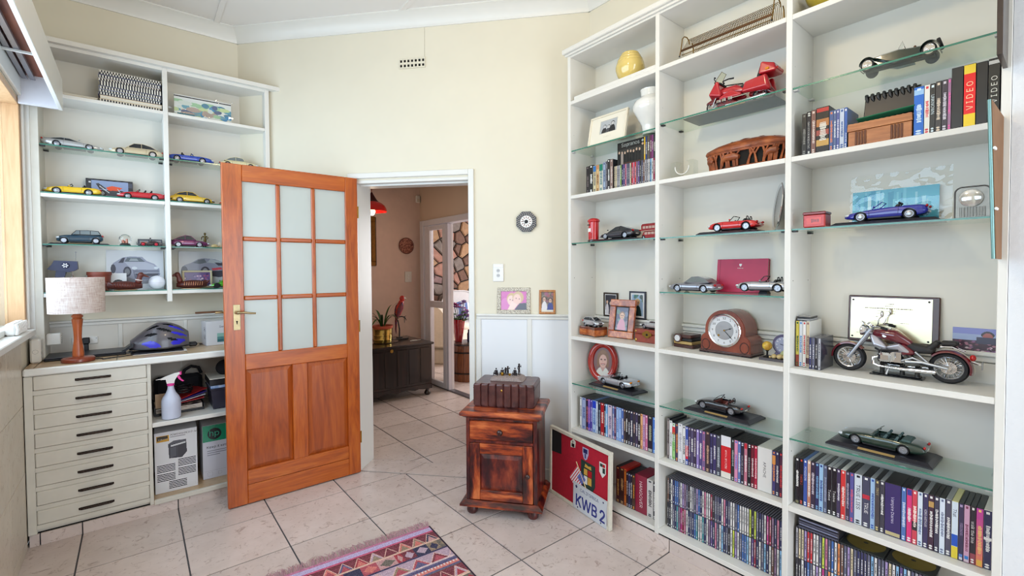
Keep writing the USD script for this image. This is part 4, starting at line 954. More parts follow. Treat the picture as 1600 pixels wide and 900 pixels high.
car('silver open classic two-seater model with orange tail lamps beside the oval frame',(2.138,1.678,0.7185),LFT-0.05,paint('classic_silver',(186,188,196),metal=0.5),L=0.25,W=0.100,top=[(0,0.034),(0.03,0.044),(0.12,0.048),(0.35,0.048),(0.62,0.047),(0.9,0.042),(0.97,0.036),(1,0.026)],wb=0.141,R=0.0175,open_=pc(a=-0.052,b=0.020,ws=0.020,rake=0.016,rows=[-0.036],wsmat=trim_blk),rim='disc',taillamp=lamp_amber,plinth=pc(l=0.325,w=0.13,h=0.015,side=1,o=(-0.005,0.012)),bumper=chrome)
car('small silver compact hatchback model on a burr wood box',(2.110,1.838,1.0608),-LFT-0.12,paint('mini_silver',(192,194,200),metal=0.6),L=0.132,W=0.062,top=[(0,0.030),(0.05,0.038),(0.3,0.040),(0.7,0.039),(0.85,0.033),(0.96,0.026),(1,0.018)],green=[(0.045,0.036),(0.010,0.056),(-0.02,0.058),(-0.050,0.054),(-0.062,0.036)],wb=0.084,R=0.0105,rim='disc')
car('small silver coupe model standing on the red brass-clasped chest',(2.172,1.458,1.0752),LFT-0.15,paint('small_silver',(196,198,204),metal=0.6),L=0.160,W=0.070,top=[(a,b*0.76) for a,b in LONG],green=[(0.025,0.034),(0.0,0.046),(-0.02,0.047),(-0.05,0.040),(-0.066,0.034)],wb=0.095,R=0.0125)
# left unit
yb=3.725
car('low silver wedge-shaped supercar model at the far left end of its glass shelf',(-0.262,yb,2.1125),0.0,paint('pale_silver',(188,190,192),metal=0.5),L=0.262,W=0.105,top=WEDGE,green=[(0.040,0.037),(-0.015,0.054),(-0.05,0.055),(-0.095,0.048),(-0.118,0.044)],wb=0.137,wheelx=0.002,R=0.0165,rim='disc',ghw=(0.80,0.55))
car('beige four-door saloon model on the left glass shelf next to the divider',(0.022,yb,2.1125),pi,paint('champagne',(206,190,158),metal=0.2),L=0.26,W=0.10,top=ROAD,green=[(0.050,0.046),(0.012,0.068),(-0.03,0.070),(-0.070,0.062),(-0.105,0.047)],wb=0.156,R=0.018)
car('blue open sports roadster model on the glass shelf right of the divider',(0.303,yb,2.1125),0.0,paint('royal_blue',(26,68,176)),L=0.245,W=0.10,top=LONG,wb=0.136,wheelx=-0.012,R=0.017,open_=pc(a=-0.055,b=0.005,ws=0.014,rake=0.012,rows=[-0.040],wsmat=trim_blk),rim='disc')
car('cream rounded classic saloon model showing over the top of the open door',(0.572,yb,2.1125),0.0,paint('old_cream',(226,216,172)),L=0.235,W=0.088,top=[(0,0.020),(0.04,0.032),(0.15,0.041),(0.3,0.046),(0.6,0.047),(0.85,0.044),(0.96,0.036),(1,0.026)],green=[(0.042,0.045),(0.022,0.064),(-0.02,0.067),(-0.055,0.060),(-0.088,0.044)],wb=0.138,R=0.017,rim='disc',winmat=glass_pale,bumper=chrome)
car('yellow open two-seat convertible model on the middle shelf at the left end',(-0.268,yb,1.8475),pi,paint('strong_yellow',(236,192,36)),L=0.246,W=0.10,top=ROAD,wb=0.134,R=0.0175,open_=pc(a=-0.055,b=0.018,ws=0.014,rake=0.018,rows=[-0.038],wsmat=trim_blk),rim='disc')
car('red open four-seat convertible model in front of the boxed motorbike',(0.040,yb,1.8475),pi,paint('carmine_red',(196,22,40)),L=0.232,W=0.096,top=ROAD,wb=0.130,R=0.0165,open_=pc(a=-0.055,b=0.022,ws=0.016,rake=0.020,rows=[-0.010,-0.040],wsmat=trim_blk),rim='disc')
car('yellow coupe model with dark roof glass right of the divider',(0.300,yb,1.8475),0.0,paint('warm_yellow',(232,190,48)),L=0.245,W=0.098,top=ROAD,green=[(0.038,0.046),(0.004,0.065),(-0.03,0.067),(-0.07,0.060),(-0.098,0.047)],wb=0.147,wheelx=0.006,R=0.0165,rim='disc',bumper=trim_blk)
car('red model car mostly hidden behind the edge of the open door',(0.575,yb,1.8475),pi,paint('second_red',(204,30,46)),L=0.24,W=0.096,top=ROAD,green=[(0.038,0.046),(0.004,0.062),(-0.03,0.064),(-0.07,0.057),(-0.098,0.047)],wb=0.135,R=0.0165,rim='disc')
car('dark teal small hatchback model with black roof on a wooden plinth',(-0.244,yb+0.006,1.5605),pi,paint('dark_teal',(24,58,76)),L=0.202,W=0.096,top=[(0,0.040),(0.04,0.050),(0.3,0.052),(0.6,0.051),(0.75,0.050),(0.93,0.044),(1,0.026)],green=[(0.038,0.050),(0.016,0.076),(-0.03,0.078),(-0.080,0.075),(-0.092,0.050)],wb=0.137,R=0.0165,roofcol=trim_blk,winmat=glass_pale,stripe=[0.0,-0.045],plinth=pc(l=0.26,w=0.13,h=0.008,plaque=True,side=1),ghw=(0.86,0.72))
car('purple fastback coupe model with whale tail right of the divider',(0.284,yb,1.5605),0.0,paint('purple',(112,34,92),metal=0.3),L=0.214,W=0.094,top=[(0,0.030),(0.05,0.043),(0.2,0.050),(0.45,0.049),(0.68,0.045),(0.85,0.040),(0.95,0.031),(1,0.020)],green=[(0.032,0.045),(0.004,0.066),(-0.025,0.069),(-0.06,0.060),(-0.092,0.046)],wb=0.113,wheelx=-0.008,R=0.0165,rear_spoiler=True,rim='fine')
car('bright green sports car model beside the open door on the lowest shelf',(0.490,yb-0.010,1.290),pi,paint('lime_green',(84,182,36)),L=0.220,W=0.096,top=[(a,b*0.98) for a,b in WEDGE],green=[(0.050,0.040),(0.0,0.060),(-0.035,0.062),(-0.07,0.054),(-0.098,0.045)],wb=0.128,R=0.017,hubcol=pm('dark_alloy',(70,72,76),0.3,metal=0.8,var=0.1))
car('tiny red-wheeled racing car model beside the glass snow globe',(0.078,yb-0.03,1.5605),pi,paint('race_black',(40,26,32)),L=0.135,W=0.058,top=[(0,0.016),(0.05,0.020),(0.3,0.026),(0.5,0.024),(0.8,0.016),(1,0.008)],green=[(0.012,0.022),(-0.004,0.032),(-0.02,0.034),(-0.035,0.028),(-0.05,0.023)],wb=0.064,R=0.0125,hubcol=pm('red_wheel_centre',(196,26,50),0.35,var=0.1),rim='disc',lights=False,wheelx=0.004,z0=0.006)

# vintage roadster, built from separate swept wings, on the top glass shelf
def vintage(label,loc,rz):
    t=thing('model_car',label,'model car',loc,rz); UsdGeom.Xformable(stage.GetPrimAtPath(t.path)).AddScaleOp().Set(Gf.Vec3f(1.0,1.05,1.15)); g=paint('vintage_green',(12,40,34)); L=0.235
    hood=[[(x,s*w,z) for s,w,z in ((1,hw,0.018),(1,hw,zt-0.006),(1,hw*0.7,zt-0.001),(-1,hw*0.7,zt-0.001),(-1,hw,zt-0.006),(-1,hw,0.018))] for x,hw,zt in ((-0.095,0.016,0.034),(-0.07,0.026,0.044),(-0.035,0.029,0.046),(0.005,0.028,0.052),(0.05,0.024,0.050),(0.098,0.018,0.046),(0.101,0.017,0.044))]
    b=to_man(*MB().loft(hood).done()) - m3.Manifold.cube((0.046,0.046,0.05)).translate((-0.046,-0.023,0.030))
    t.part('body',man_arr(b),g,35)
    t.part('cockpit',MB().box(-0.045,-0.022,0.0295,-0.001,0.022,0.0315),seat_dark)
    for s in (-1,1): t.part('seat',MB().box(-0.044,s*0.011-0.009,0.030,-0.036,s*0.011+0.009,0.050,0.003).box(-0.038,s*0.011-0.009,0.0315,-0.018,s*0.011+0.009,0.037,0.002),pm('tan_leather_seat',(120,84,56),0.6,var=0.2))
    t.part('radiator',MB().box(0.100,-0.017,0.016,0.104,0.017,0.047,0.003),chrome)
    for s in (-1,1):
        def wing(c,r0,a0,a1,tail):
            pts=[(c+r0*cos(a),s*0.037,0.0195+r0*sin(a)) for a in np.linspace(a0,a1,12)]+tail
            R_=[]
            pts=np.array(pts)
            for i,p in enumerate(pts):
                d=pts[min(i+1,len(pts)-1)]-pts[max(i-1,0)]; d /= np.linalg.norm(d); n=np.array([-d[2],0,d[0]]); 
                if n @ (p-np.array([c,s*0.037,0.0195])) < 0: n=-n
                w=0.011
                R_.append([p+np.array([0,-w,0])-n*0.001,p+np.array([0,-w,0])+n*0.0005,p+n*0.003,p+np.array([0,w,0])+n*0.0005,p+np.array([0,w,0])-n*0.001])
            return MB().loft(R_).fix()
        t.part('wing',wing(0.088,0.0235,0.15,2.35,[(0.055,s*0.037,0.030),(0.035,s*0.037,0.019),(0.015,s*0.037,0.0125),(-0.035,s*0.037,0.012)]),g,50)
        t.part('wing',wing(-0.080,0.0245,0.1,2.9,[]),g,50)
        for x in (0.088,-0.080):
            M=frame((x,s*0.046,0.0195),(1,0,0),(0,0,1) if s == -1 else (0,0,-1)); R=0.0195
            wh=t.part('wheel',MB().lathe([(R*0.7,-0.014),(R*0.95,-0.014),(R,-0.011),(R,-0.004),(R*0.95,-0.001),(R*0.75,0.0),(R*0.72,-0.004),(0,-0.005)],28,M=M),tyre_m,40)
            rm=MB().lathe([(R*0.74,-0.003),(R*0.76,0.0006),(R*0.68,0.0006),(R*0.66,-0.002)],24,M=M)
            for k in range(20): 
                q=M @ rotm('z',2*pi*k/20); rm.prism([(0,-0.0004),(R*0.7,-0.0004),(R*0.7,0.0004),(0,0.0004)],-0.003,-0.0012,M=q)
            rm.lathe([(R*0.2,-0.003),(R*0.18,0.0015),(0,0.002)],12,M=M); wh.part('rim',rm,chrome,40)
        t.part('headlamp',MB().lathe([(0.0015,-0.010),(0.006,-0.006),(0.0075,0),(0.006,0.002),(0,0.003)],14,M=frame((0.101,s*0.022,0.036),(0,1,0),(0,0,1))),chrome,50)
    ws=t.part('windscreen_frame',MB().tube([(0.004,-0.024,0.048),(-0.006,-0.023,0.072),(-0.006,0.023,0.072),(0.004,0.024,0.048)],0.0011,6),chrome,40)
    ws.part('windscreen',MB().add(np.array([(0.004,-0.024,0.048),(0.004,0.024,0.048),(-0.006,0.023,0.072),(-0.006,-0.023,0.072)]),np.array([(0,1,2,3)])),windscreen)
    t.part('steering_wheel',MB().tube([(-0.014+0.003*sin(k*pi/6),0.011+0.008*cos(k*pi/6),0.050+0.008*sin(k*pi/6)) for k in range(12)],0.0008,5,closed=True),trim_blk,50)
    sp=t.part('spare_wheel',MB().lathe([(0.008,-0.005),(0.0175,-0.005),(0.019,-0.002),(0.019,0.003),(0.0175,0.005),(0.008,0.005)],24,closed=True,M=frame((-0.104,0,0.040),(0,1,0),(0.35,0,1))),tyre_m,40)
    t.part('chassis',MB().box(-0.09,-0.016,0.009,0.098,0.016,0.018,0.002).box(-0.10,-0.030,0.010,-0.095,0.030,0.014).tube([(0.112,-0.03,0.018),(0.114,0,0.017),(0.112,0.03,0.018)],0.0012,6),trim_blk)
    return t
vintage('dark green vintage roadster model with wire wheels on the top right glass shelf',(2.118,0.418,2.1105),LFT+0.06)
# ------------------------------------------------------------------ film cases, books and discs
ORD=['first','second','third','fourth','fifth','sixth','seventh','eighth','ninth','tenth','eleventh','twelfth','thirteenth','fourteenth','fifteenth','sixteenth','seventeenth','eighteenth','nineteenth','twentieth']
TENS={20: 'twenty',30: 'thirty',40: 'forty',50: 'fifty'}
def ordinal(n):
    if n <= 20: return ORD[n-1]
    t,u=n//10*10,n % 10
    return {30: 'thirtieth',40: 'fortieth',50: 'fiftieth'}[t] if u == 0 else f'{TENS[t]}-{ORD[u-1]}'
def FD(y,x,z): return frame((x,y,z),(0,-1,0),(0,0,1))
def FB(x,y,z): return frame((x,y,z),(1,0,0),(0,0,1))
case_m={'black': pm('film_case_black',(34,34,40),0.35,var=0.1),'grey': pm('film_case_grey',(150,152,156),0.4,var=0.08),'blue': pm('film_case_blue',(54,92,150),0.3,var=0.08),'white': pm('film_case_white',(214,212,206),0.45,var=0.06),'red': pm('box_crimson',(140,24,52),0.45,var=0.06),'redtop': pm('box_bright_red',(196,44,36),0.45,var=0.06),'yellow': pm('box_pale_yellow',(210,204,150),0.45,var=0.06)}
def spine_img(w,h,bg,fg,text=None,seed=0,size=None,bottom=None,top=None,mid=None,up=False,grad=None,marks=True,at=None):
    """w, h in millimetres, drawn sideways, then turned to read down (or up) the spine"""
    W_,H_=max(6,int(round(w*1.0))),int(round(h*1.0)); r=random.Random(seed*77+5)
    im,d=canvas(H_,W_,bg)
    if grad:
        for x in range(H_):
            f=x/H_; f=round(f*8)/8; d.line([(x,0),(x,W_)],fill=tuple(int(a+(b-a)*f) for a,b in zip(bg,grad)))
    if mid: 
        for a,b,c in mid: d.rectangle((int(a*H_),0,int(b*H_),W_),fill=c)
    if bottom:
        x=H_-3
        for c,ln in bottom: d.rectangle((x-ln,2,x,W_-3),fill=c); x -= ln+2
    elif marks:
        for k in range(2): d.ellipse((H_-9-8*k,W_*0.25,H_-4-8*k,W_*0.8),fill=fg)
    if top: d.rectangle((2,1,top[1],W_-2),fill=top[0])
    elif marks: d.rectangle((4,W_*0.3,11,W_*0.7),fill=fg)
    if text:
        s=size or max(6,int(W_*0.78)); f=font(s); tw=d.textlength(text,font=f)
        while tw > H_*0.80 and s > 5: s -= 1; f=font(s); tw=d.textlength(text,font=f)
        d.text(((at if at is not None else 0.45)*H_,W_/2),text,fill=fg,font=f,anchor='mm')
    else:
        x,end=H_*(0.22+0.15*r.random()),H_*(0.62+0.18*r.random())
        while x < end:
            ln=r.randint(2,4); hh=W_*(0.16+0.16*r.random()); d.rectangle((x,W_/2-hh,x+ln-1,W_/2+hh*0.8),fill=fg); x += ln+r.choice((1,1,2))
    im=im.rotate(90 if up else -90,expand=True)
    if up: pass
    return quant(im,10)
def film(label,y0,y1,x,z,h,img,body='black',depth=0.135,group=None,name='film_case',cat='film case'):
    """a case standing on edge; y0 is its left side (larger y), spine towards the room"""
    g=0.0003; w=y0-y1-2*g
    t=thing(name,label,cat,(x,(y0+y1)/2,z),0.0,group)
    t.part('case',MB().box(0.0,-w/2,0.0003,depth,w/2,h,0.0012),case_m[body])
    t.picture('spine',img,FD(w/2*0.94,-0.0004,0.0018),w*0.94,h-0.0035,INKG)
    return t
W3,BK,GY=(232,230,228),(24,22,32),(130,130,140)
NV,RD,LB,PK,PU=(36,38,84),(190,34,44),(150,184,222),(224,60,140),(66,44,128)
# (colour word, background, ink, text, options)
R3=[('black',BK,W3,None,dict(bottom=[((120,116,84),10)])),('black',BK,(210,80,60),'TAKEN 2',{}),('mid blue',(58,84,160),W3,'POSEIDON',dict(at=0.3)),('salmon and white',(206,170,150),(230,226,222),None,dict(grad=(190,120,100))),('dark violet',(56,44,66),(200,190,200),None,{}),('dark blue',(46,48,92),(120,170,210),None,{}),('pale blue',(150,186,220),(40,60,130),None,{}),('slate grey',(86,94,122),(150,156,176),None,{}),
      ('black',BK,W3,'Twelve',dict(at=0.6)),('black',BK,W3,'Twelve',dict(at=0.6)),('dark purple',(62,50,84),(206,200,210),None,{}),('red',(206,50,52),(232,220,214),None,{}),('dark plum',(62,48,74),(170,160,180),None,{}),('violet blue',(86,84,150),(210,90,110),None,{}),('white',(206,212,222),(30,32,46),'TRUE LIES',dict(size=18)),('dark grey',(66,68,92),W3,'TRUE',dict(size=17,at=0.62,mid=[(0.36,0.44,(190,40,60))])),('icy blue',(160,190,226),(60,90,170),None,{}),('dark taupe',(70,62,66),(206,190,130),'TROY',dict(at=0.22)),('charcoal',(62,60,74),W3,None,{}),('dark purple boxed set',(52,38,100),(214,210,226),'Vampire Diaries',dict(size=13,bottom=[((190,176,130),12)],at=0.5,marks=False)),
      ('denim blue',(78,112,176),(206,216,232),None,{}),('hot pink',(218,54,122),W3,None,dict(top=((60,60,150),22))),('coral red',(206,66,84),(250,230,220),None,dict(mid=[(0.58,0.74,(40,36,44))])),('white',(214,224,236),(90,110,150),None,{}),('deep purple',(58,52,92),W3,'KING ARTHUR',dict(size=9)),('dark burgundy',(66,40,62),W3,None,dict(mid=[(0.12,0.22,(190,150,90))])),('dark slate',(62,60,82),W3,None,{}),('white',(216,226,240),(110,120,150),None,{}),('dark grey',(78,76,98),W3,None,{}),('white, blue and yellow',(214,226,240),(30,34,60),'That',dict(at=0.2,mid=[(0.58,0.78,(28,84,190)),(0.79,1.0,(226,204,60))],marks=False)),('dark violet',(56,50,84),(170,150,190),'PRISONERS',dict(size=8,bottom=[((206,206,220),8),((90,130,200),8)])),('pale pink',(206,160,190),(130,60,90),None,dict(bottom=[((206,196,206),6),((50,130,210),10)])),('black',(40,34,48),W3,'walk the line',dict(size=12,mid=[(0.82,1.0,(150,70,86))])),('magenta to orange',(190,60,160),(244,200,120),None,dict(grad=(236,140,96),bottom=[((226,190,66),18)])),('navy and white',(44,44,84),W3,None,dict(mid=[(0.46,0.50,W3)]))]
E3=[0.7238,0.7083,0.6942,0.6802,0.6674,0.6526,0.6391,0.6241,0.6114,0.5958,0.5798,0.5671,0.5505,0.5382,0.5244,0.4994,0.4758,0.461,0.4473,0.4338,0.3864,0.3727,0.3572,0.3431,0.3292,0.3151,0.3004,0.2871,0.2728,0.2576,0.2411,0.2282,0.214,0.2003,0.1834,0.1643]
TOP3='k k b g k g g k g g k w k k g k g k g k k k g k g k k k g y k k k k w'.replace('k','black').replace('b ','blue ').split()
def row(R,E,x,z,h,where,n0=1,tops=None,jit=0.0,**kw):
    rr=random.Random(len(R))
    for i,(c,bg,fg,txt,o) in enumerate(R):
        o=dict(o); hh=o.pop('h',h); bd=o.pop('body',None) or (({'black': 'black','blue': 'blue','g': 'grey','w': 'white','y': 'yellow','b': 'blue'}.get(tops[i],'black')) if tops else 'black'); xx=x+o.pop('dx',0.0)+jit*rr.random()
        nm,ct=o.pop('name','film_case'),o.pop('cat','film case')
        noun={'film_case': 'film case','book': 'book','boxed_set': 'boxed set','video_cassette': 'video cassette case'}[nm]
        film(f'{c} {noun}, {ordinal(n0+i)} from left, {where}',E[i],E[i+1],xx,z,hh,spine_img((E[i]-E[i+1])*1000,hh*1000,bg,fg,txt,seed=i+int(z*100),**o),bd,name=nm,cat=ct,**kw)
row(R3,E3,2.060,0.4455,0.190,'row below the green open car',tops=TOP3,jit=0.003)
R2=[('brown and grey photo',(140,130,130),(60,50,50),None,dict(h=0.205)),('white',(226,226,224),(150,150,150),None,dict(h=0.198)),('green and white',(214,220,214),(90,150,70),None,dict(mid=[(0.1,0.3,(206,60,60)),(0.5,0.95,(150,200,130))])),('orange and dark',(70,60,90),(226,140,60),None,{}),('wide white',(226,226,230),(160,160,170),None,dict(body='grey',h=0.195)),('narrow white',(220,220,222),(60,60,66),None,dict(body='grey')),('blue and red',(60,84,170),W3,None,dict(mid=[(0.5,0.85,(206,40,66))])),('dark violet',(66,56,90),(170,160,180),None,{}),('slate violet',(84,78,112),W3,None,{}),('charcoal violet',(62,52,78),(190,180,190),None,{}),('lilac',(150,130,196),(230,226,240),None,{}),('purple',(84,72,128),W3,None,dict(body='grey')),('mauve and pink',(120,96,140),(220,120,150),None,{}),('dark brown',(62,46,56),(196,160,130),None,dict(h=0.194)),('dark indigo',(52,48,90),(170,170,196),None,{}),('indigo',(62,56,104),W3,None,{}),('dark grey serif',(66,70,84),(176,182,190),None,dict(size=12)),
      ('red and white',(206,36,44),W3,'RESCUE YOUR',dict(size=13,mid=[(0.0,0.14,(228,222,212)),(0.76,1.0,(226,226,232))],marks=False,h=0.196,up=True,name='boxed_set',cat='box')),('dark green-black',(44,50,52),(160,170,170),None,{}),('pink and blue',(214,140,176),(90,120,200),None,{}),('blue',(96,116,176),W3,None,{}),('black',(40,38,56),(196,196,206),'BAND OF BROTHERS',dict(size=9,up=True)),('rose',(196,120,140),W3,None,dict(top=((200,40,50),24))),('black',BK,W3,'BLACK HAWK DOWN',dict(size=9,up=True)),('dark red',(110,30,46),(230,210,210),None,{}),('crimson',(176,36,66),(240,200,206),None,{}),('wide white',(228,226,224),(46,44,52),'APACHE',dict(size=16,body='white',at=0.5,name='boxed_set',cat='box',marks=False)),('orange and indigo',(70,64,120),(236,150,70),None,dict(mid=[(0.1,0.3,(226,150,80))])),('dark slate',(60,56,84),W3,None,{}),('dark red and navy',(80,40,66),(214,60,60),None,{})]
E2=[1.3108,1.2963,1.2804,1.2631,1.249,1.2252,1.2085,1.1942,1.1823,1.1683,1.153,1.1399,1.1235,1.1065,1.0842,1.0711,1.0548,1.0339,0.9861,0.9713,0.9555,0.9424,0.9275,0.9134,0.8994,0.885,0.872,0.812,0.7985,0.7846,0.7715]
row(R2,E2,2.060,0.4455,0.190,'row below the black open car',jit=0.003)
R1=[('white',(218,218,218),(120,120,126),None,{}),('pale blue photo',(160,170,206),(70,90,150),None,{}),('dark plum',(54,42,66),(220,120,120),None,{}),('violet and pink',(150,110,196),(220,140,170),None,dict(grad=(70,70,190))),('violet',(84,70,160),(190,180,226),None,{}),('wide icy blue',(170,194,226),(60,90,170),None,dict(top=((40,66,190),44),body='blue')),('white',(214,222,236),(140,150,170),None,{}),('dark teal',(46,54,74),(150,160,170),None,{}),('red',(170,36,44),(236,200,190),None,{}),('dark plum',(60,46,66),W3,None,{}),('bright sky blue',(120,176,226),W3,None,{}),('pale pink and blue',(206,190,206),(96,80,120),None,{}),('steel blue',(110,130,186),W3,None,{}),('dark violet',(76,60,96),(226,160,170),None,{}),('broad pale blue',(160,186,226),(90,120,190),None,{}),('light blue',(150,180,228),(80,110,190),None,{}),('blue',(80,110,180),W3,None,{}),('dark brown',(66,52,58),(206,180,150),None,{}),('black',BK,W3,None,{})]
E1=[1.903,1.8868,1.8534,1.8371,1.8205,1.804,1.7747,1.7613,1.7407,1.715,1.7047,1.6887,1.6578,1.6448,1.6299,1.6117,1.5938,1.5793,1.565,1.5500]
R1 += [('black',(34,30,44),(206,206,214),None,{}),('dark indigo',(44,42,74),W3,None,{}),('charcoal',(50,46,60),(196,160,150),None,{}),('dark violet',(62,52,84),(206,206,214),None,{}),('black and white',BK,W3,None,{}),('amber',(226,170,120),(160,80,50),None,{}),('lilac pink',(206,160,200),(120,80,130),None,{}),('pink',(206,110,150),(240,220,226),None,{}),('wide black',(40,32,50),(170,176,140),None,dict(bottom=[((176,176,170),14)])),('bright blue',(70,120,206),(170,210,240),None,{})]
E1 += [1.5345,1.5180,1.5015,1.4850,1.4700,1.4545,1.4395,1.4240,1.3950,1.3690]
row(R1,E1,2.060,0.4455,0.190,'row below the oval red frame',jit=0.003)
# bottom left: books behind the leaning board
RL=[('dark red',(84,36,40),(206,160,90),None,dict(h=0.205,name='book',cat='book')),('dark brown',(70,44,40),(200,160,110),None,dict(h=0.205,body='redtop',name='book',cat='book')),('orange',(206,120,44),(80,50,30),None,dict(h=0.205,body='redtop')),('dark',(54,44,52),(200,190,190),None,{}),('navy',(50,52,92),(190,196,220),None,{}),('charcoal',(52,46,58),W3,None,{}),('amber and dark',(80,60,50),(226,150,60),None,{}),('wide crimson',(140,24,56),(236,214,220),'HANGOVER',dict(size=26,h=0.203,body='red',name='boxed_set',cat='box',marks=False,at=0.5)),('white',(214,210,208),(60,60,66),None,dict(h=0.200,body='white',name='book',cat='book')),('dark',(50,46,60),W3,None,{})]
EL=[1.6382,1.6135,1.5824,1.5699,1.5556,1.5415,1.5293,1.5107,1.4368,1.3977,1.3850]
row(RL,EL,2.072,0.0925,0.192,'lowest shelf behind the red board')
# top right shelf
RU=[('black',(40,38,36),(120,120,116),None,dict(h=0.162)),('black',BK,(196,196,190),'SALVATION BOULEVARD',dict(h=0.166,size=9,up=True)),('reddish brown',(120,84,76),(206,190,180),None,dict(h=0.168)),('wide black',(30,26,26),(214,210,200),None,dict(h=0.172,top=((176,40,40),16),mid=[(0.26,0.42,(170,110,60)),(0.5,0.62,(150,70,60)),(0.72,0.86,(190,150,80))],marks=False,name='boxed_set',cat='box')),('blue and orange',(70,90,140),(206,120,80),None,dict(h=0.150,body='blue')),('slate blue',(84,100,140),(200,206,214),None,dict(h=0.150,body='blue')),('violet blue',(80,90,150),(206,206,220),None,dict(h=0.150,body='blue')),('white and blue',(186,196,214),(60,90,150),None,dict(h=0.150,body='blue')),('sky blue',(60,96,170),W3,'AVATAR',dict(h=0.150,body='blue',size=9,at=0.74))]
EU=[0.7028,0.686,0.6706,0.6543,0.6095,0.5968,0.5872,0.577,0.562,0.5530]
row(RU,EU,2.035,1.8405,0.160,'shelf under the green roadster')
RV=[('bright blue',(36,104,196),(206,226,240),None,dict(h=0.162,body='blue',name='book',cat='book',mid=[(0.05,0.16,(150,190,226))])),('white',(224,222,214),(206,60,70),None,dict(h=0.162,body='white')),('black',(50,50,50),(214,230,236),'UNKNOWN',dict(h=0.162,size=12,at=0.42)),('dark grey',(66,62,62),(214,196,176),None,dict(h=0.165)),('charcoal violet',(66,60,70),(200,196,206),None,dict(h=0.165)),('pink and grey',(150,110,140),(230,90,160),None,dict(h=0.166)),('plain black',(44,44,46),(60,60,62),' ',dict(h=0.195,marks=False,name='video_cassette',cat='video cassette')),('red and yellow',(226,30,34),(240,226,180),'V I D E O',dict(h=0.195,up=True,size=21,at=0.50,mid=[(0.0,0.20,(240,206,44)),(0.86,1.0,(238,206,60))],marks=False,name='video_cassette',cat='video cassette')),('dull black',(42,42,44),(60,60,62),' ',dict(h=0.193,marks=False,name='video_cassette',cat='video cassette')),('black lettered',(46,46,44),(226,226,220),'V I D E O',dict(h=0.195,up=True,size=20,at=0.52,mid=[(0.92,0.97,(200,200,196))],marks=False,name='video_cassette',cat='video cassette'))]
EV=[0.3655,0.3388,0.3242,0.311,0.2959,0.2814,0.273,0.245,0.2165,0.1905,0.1650]
row(RV,EV,2.035,1.8405,0.165,'right of the carved wooden box',n0=1)
# upper left shelf
RC=[('black',(40,34,36),(110,100,100),None,dict(h=0.155)),('black and white',(40,40,40),W3,None,dict(h=0.158,size=14)),('blue and cream',(206,196,160),(80,80,90),None,dict(h=0.152,top=((50,110,180),34),name='book',cat='book')),('tan',(206,170,120),(110,70,50),None,dict(h=0.152,top=((186,130,90),24),name='book',cat='book')),('green and cream',(206,206,190),(60,110,120),None,dict(h=0.155,top=((30,120,100),40))),('pale blue',(150,166,190),(60,70,100),None,dict(h=0.158)),('grey',(120,120,130),(40,40,46),None,dict(h=0.160)),('black and white',(46,44,46),W3,None,dict(h=0.168)),('reddish brown',(130,106,100),(200,190,184),None,dict(h=0.165))]
EC=[1.8294,1.8062,1.7774,1.7544,1.7322,1.7047,1.6857,1.673,1.6553,1.6344]
row(RC,EC,2.040,1.8405,0.158,'shelf above the red pillar box')
# four film cases and two flat ones by the motorcycle
RM=[('green and yellow',(206,190,80),(40,90,50),None,dict(mid=[(0.75,1.0,(150,60,40))])),('white and blue photo',(206,210,216),(70,130,190),None,{}),('white',(226,222,220),(190,60,60),None,{}),('cream portrait',(196,180,150),(120,80,90),None,dict(mid=[(0.8,0.92,(80,56,66))],body='white'))]
row(RM,[0.729,0.7165,0.704,0.6915,0.679],2.068,1.0035,0.186,'shelf beside the big motorcycle')
for k,(dx,c) in enumerate(((0.0,'grey'),(0.004,'black'))):
    t=thing('film_case',('lower' if k == 0 else 'upper')+' of two film cases lying flat on the four upright ones','film case',(2.072+dx,0.704,1.1902+0.0075*k),0.04*k)
    t.part('case',MB().box(0,-0.022,0.0,0.10,0.022,0.007,0.001),case_m[c]); t.picture('cover',quant(spine_img(40,96,(196,196,200),(90,90,100),None,seed=k+3),8),frame((0.002,0.020,0.0072),(0,-1,0),(1,0,0)),0.040,0.096,INKG)

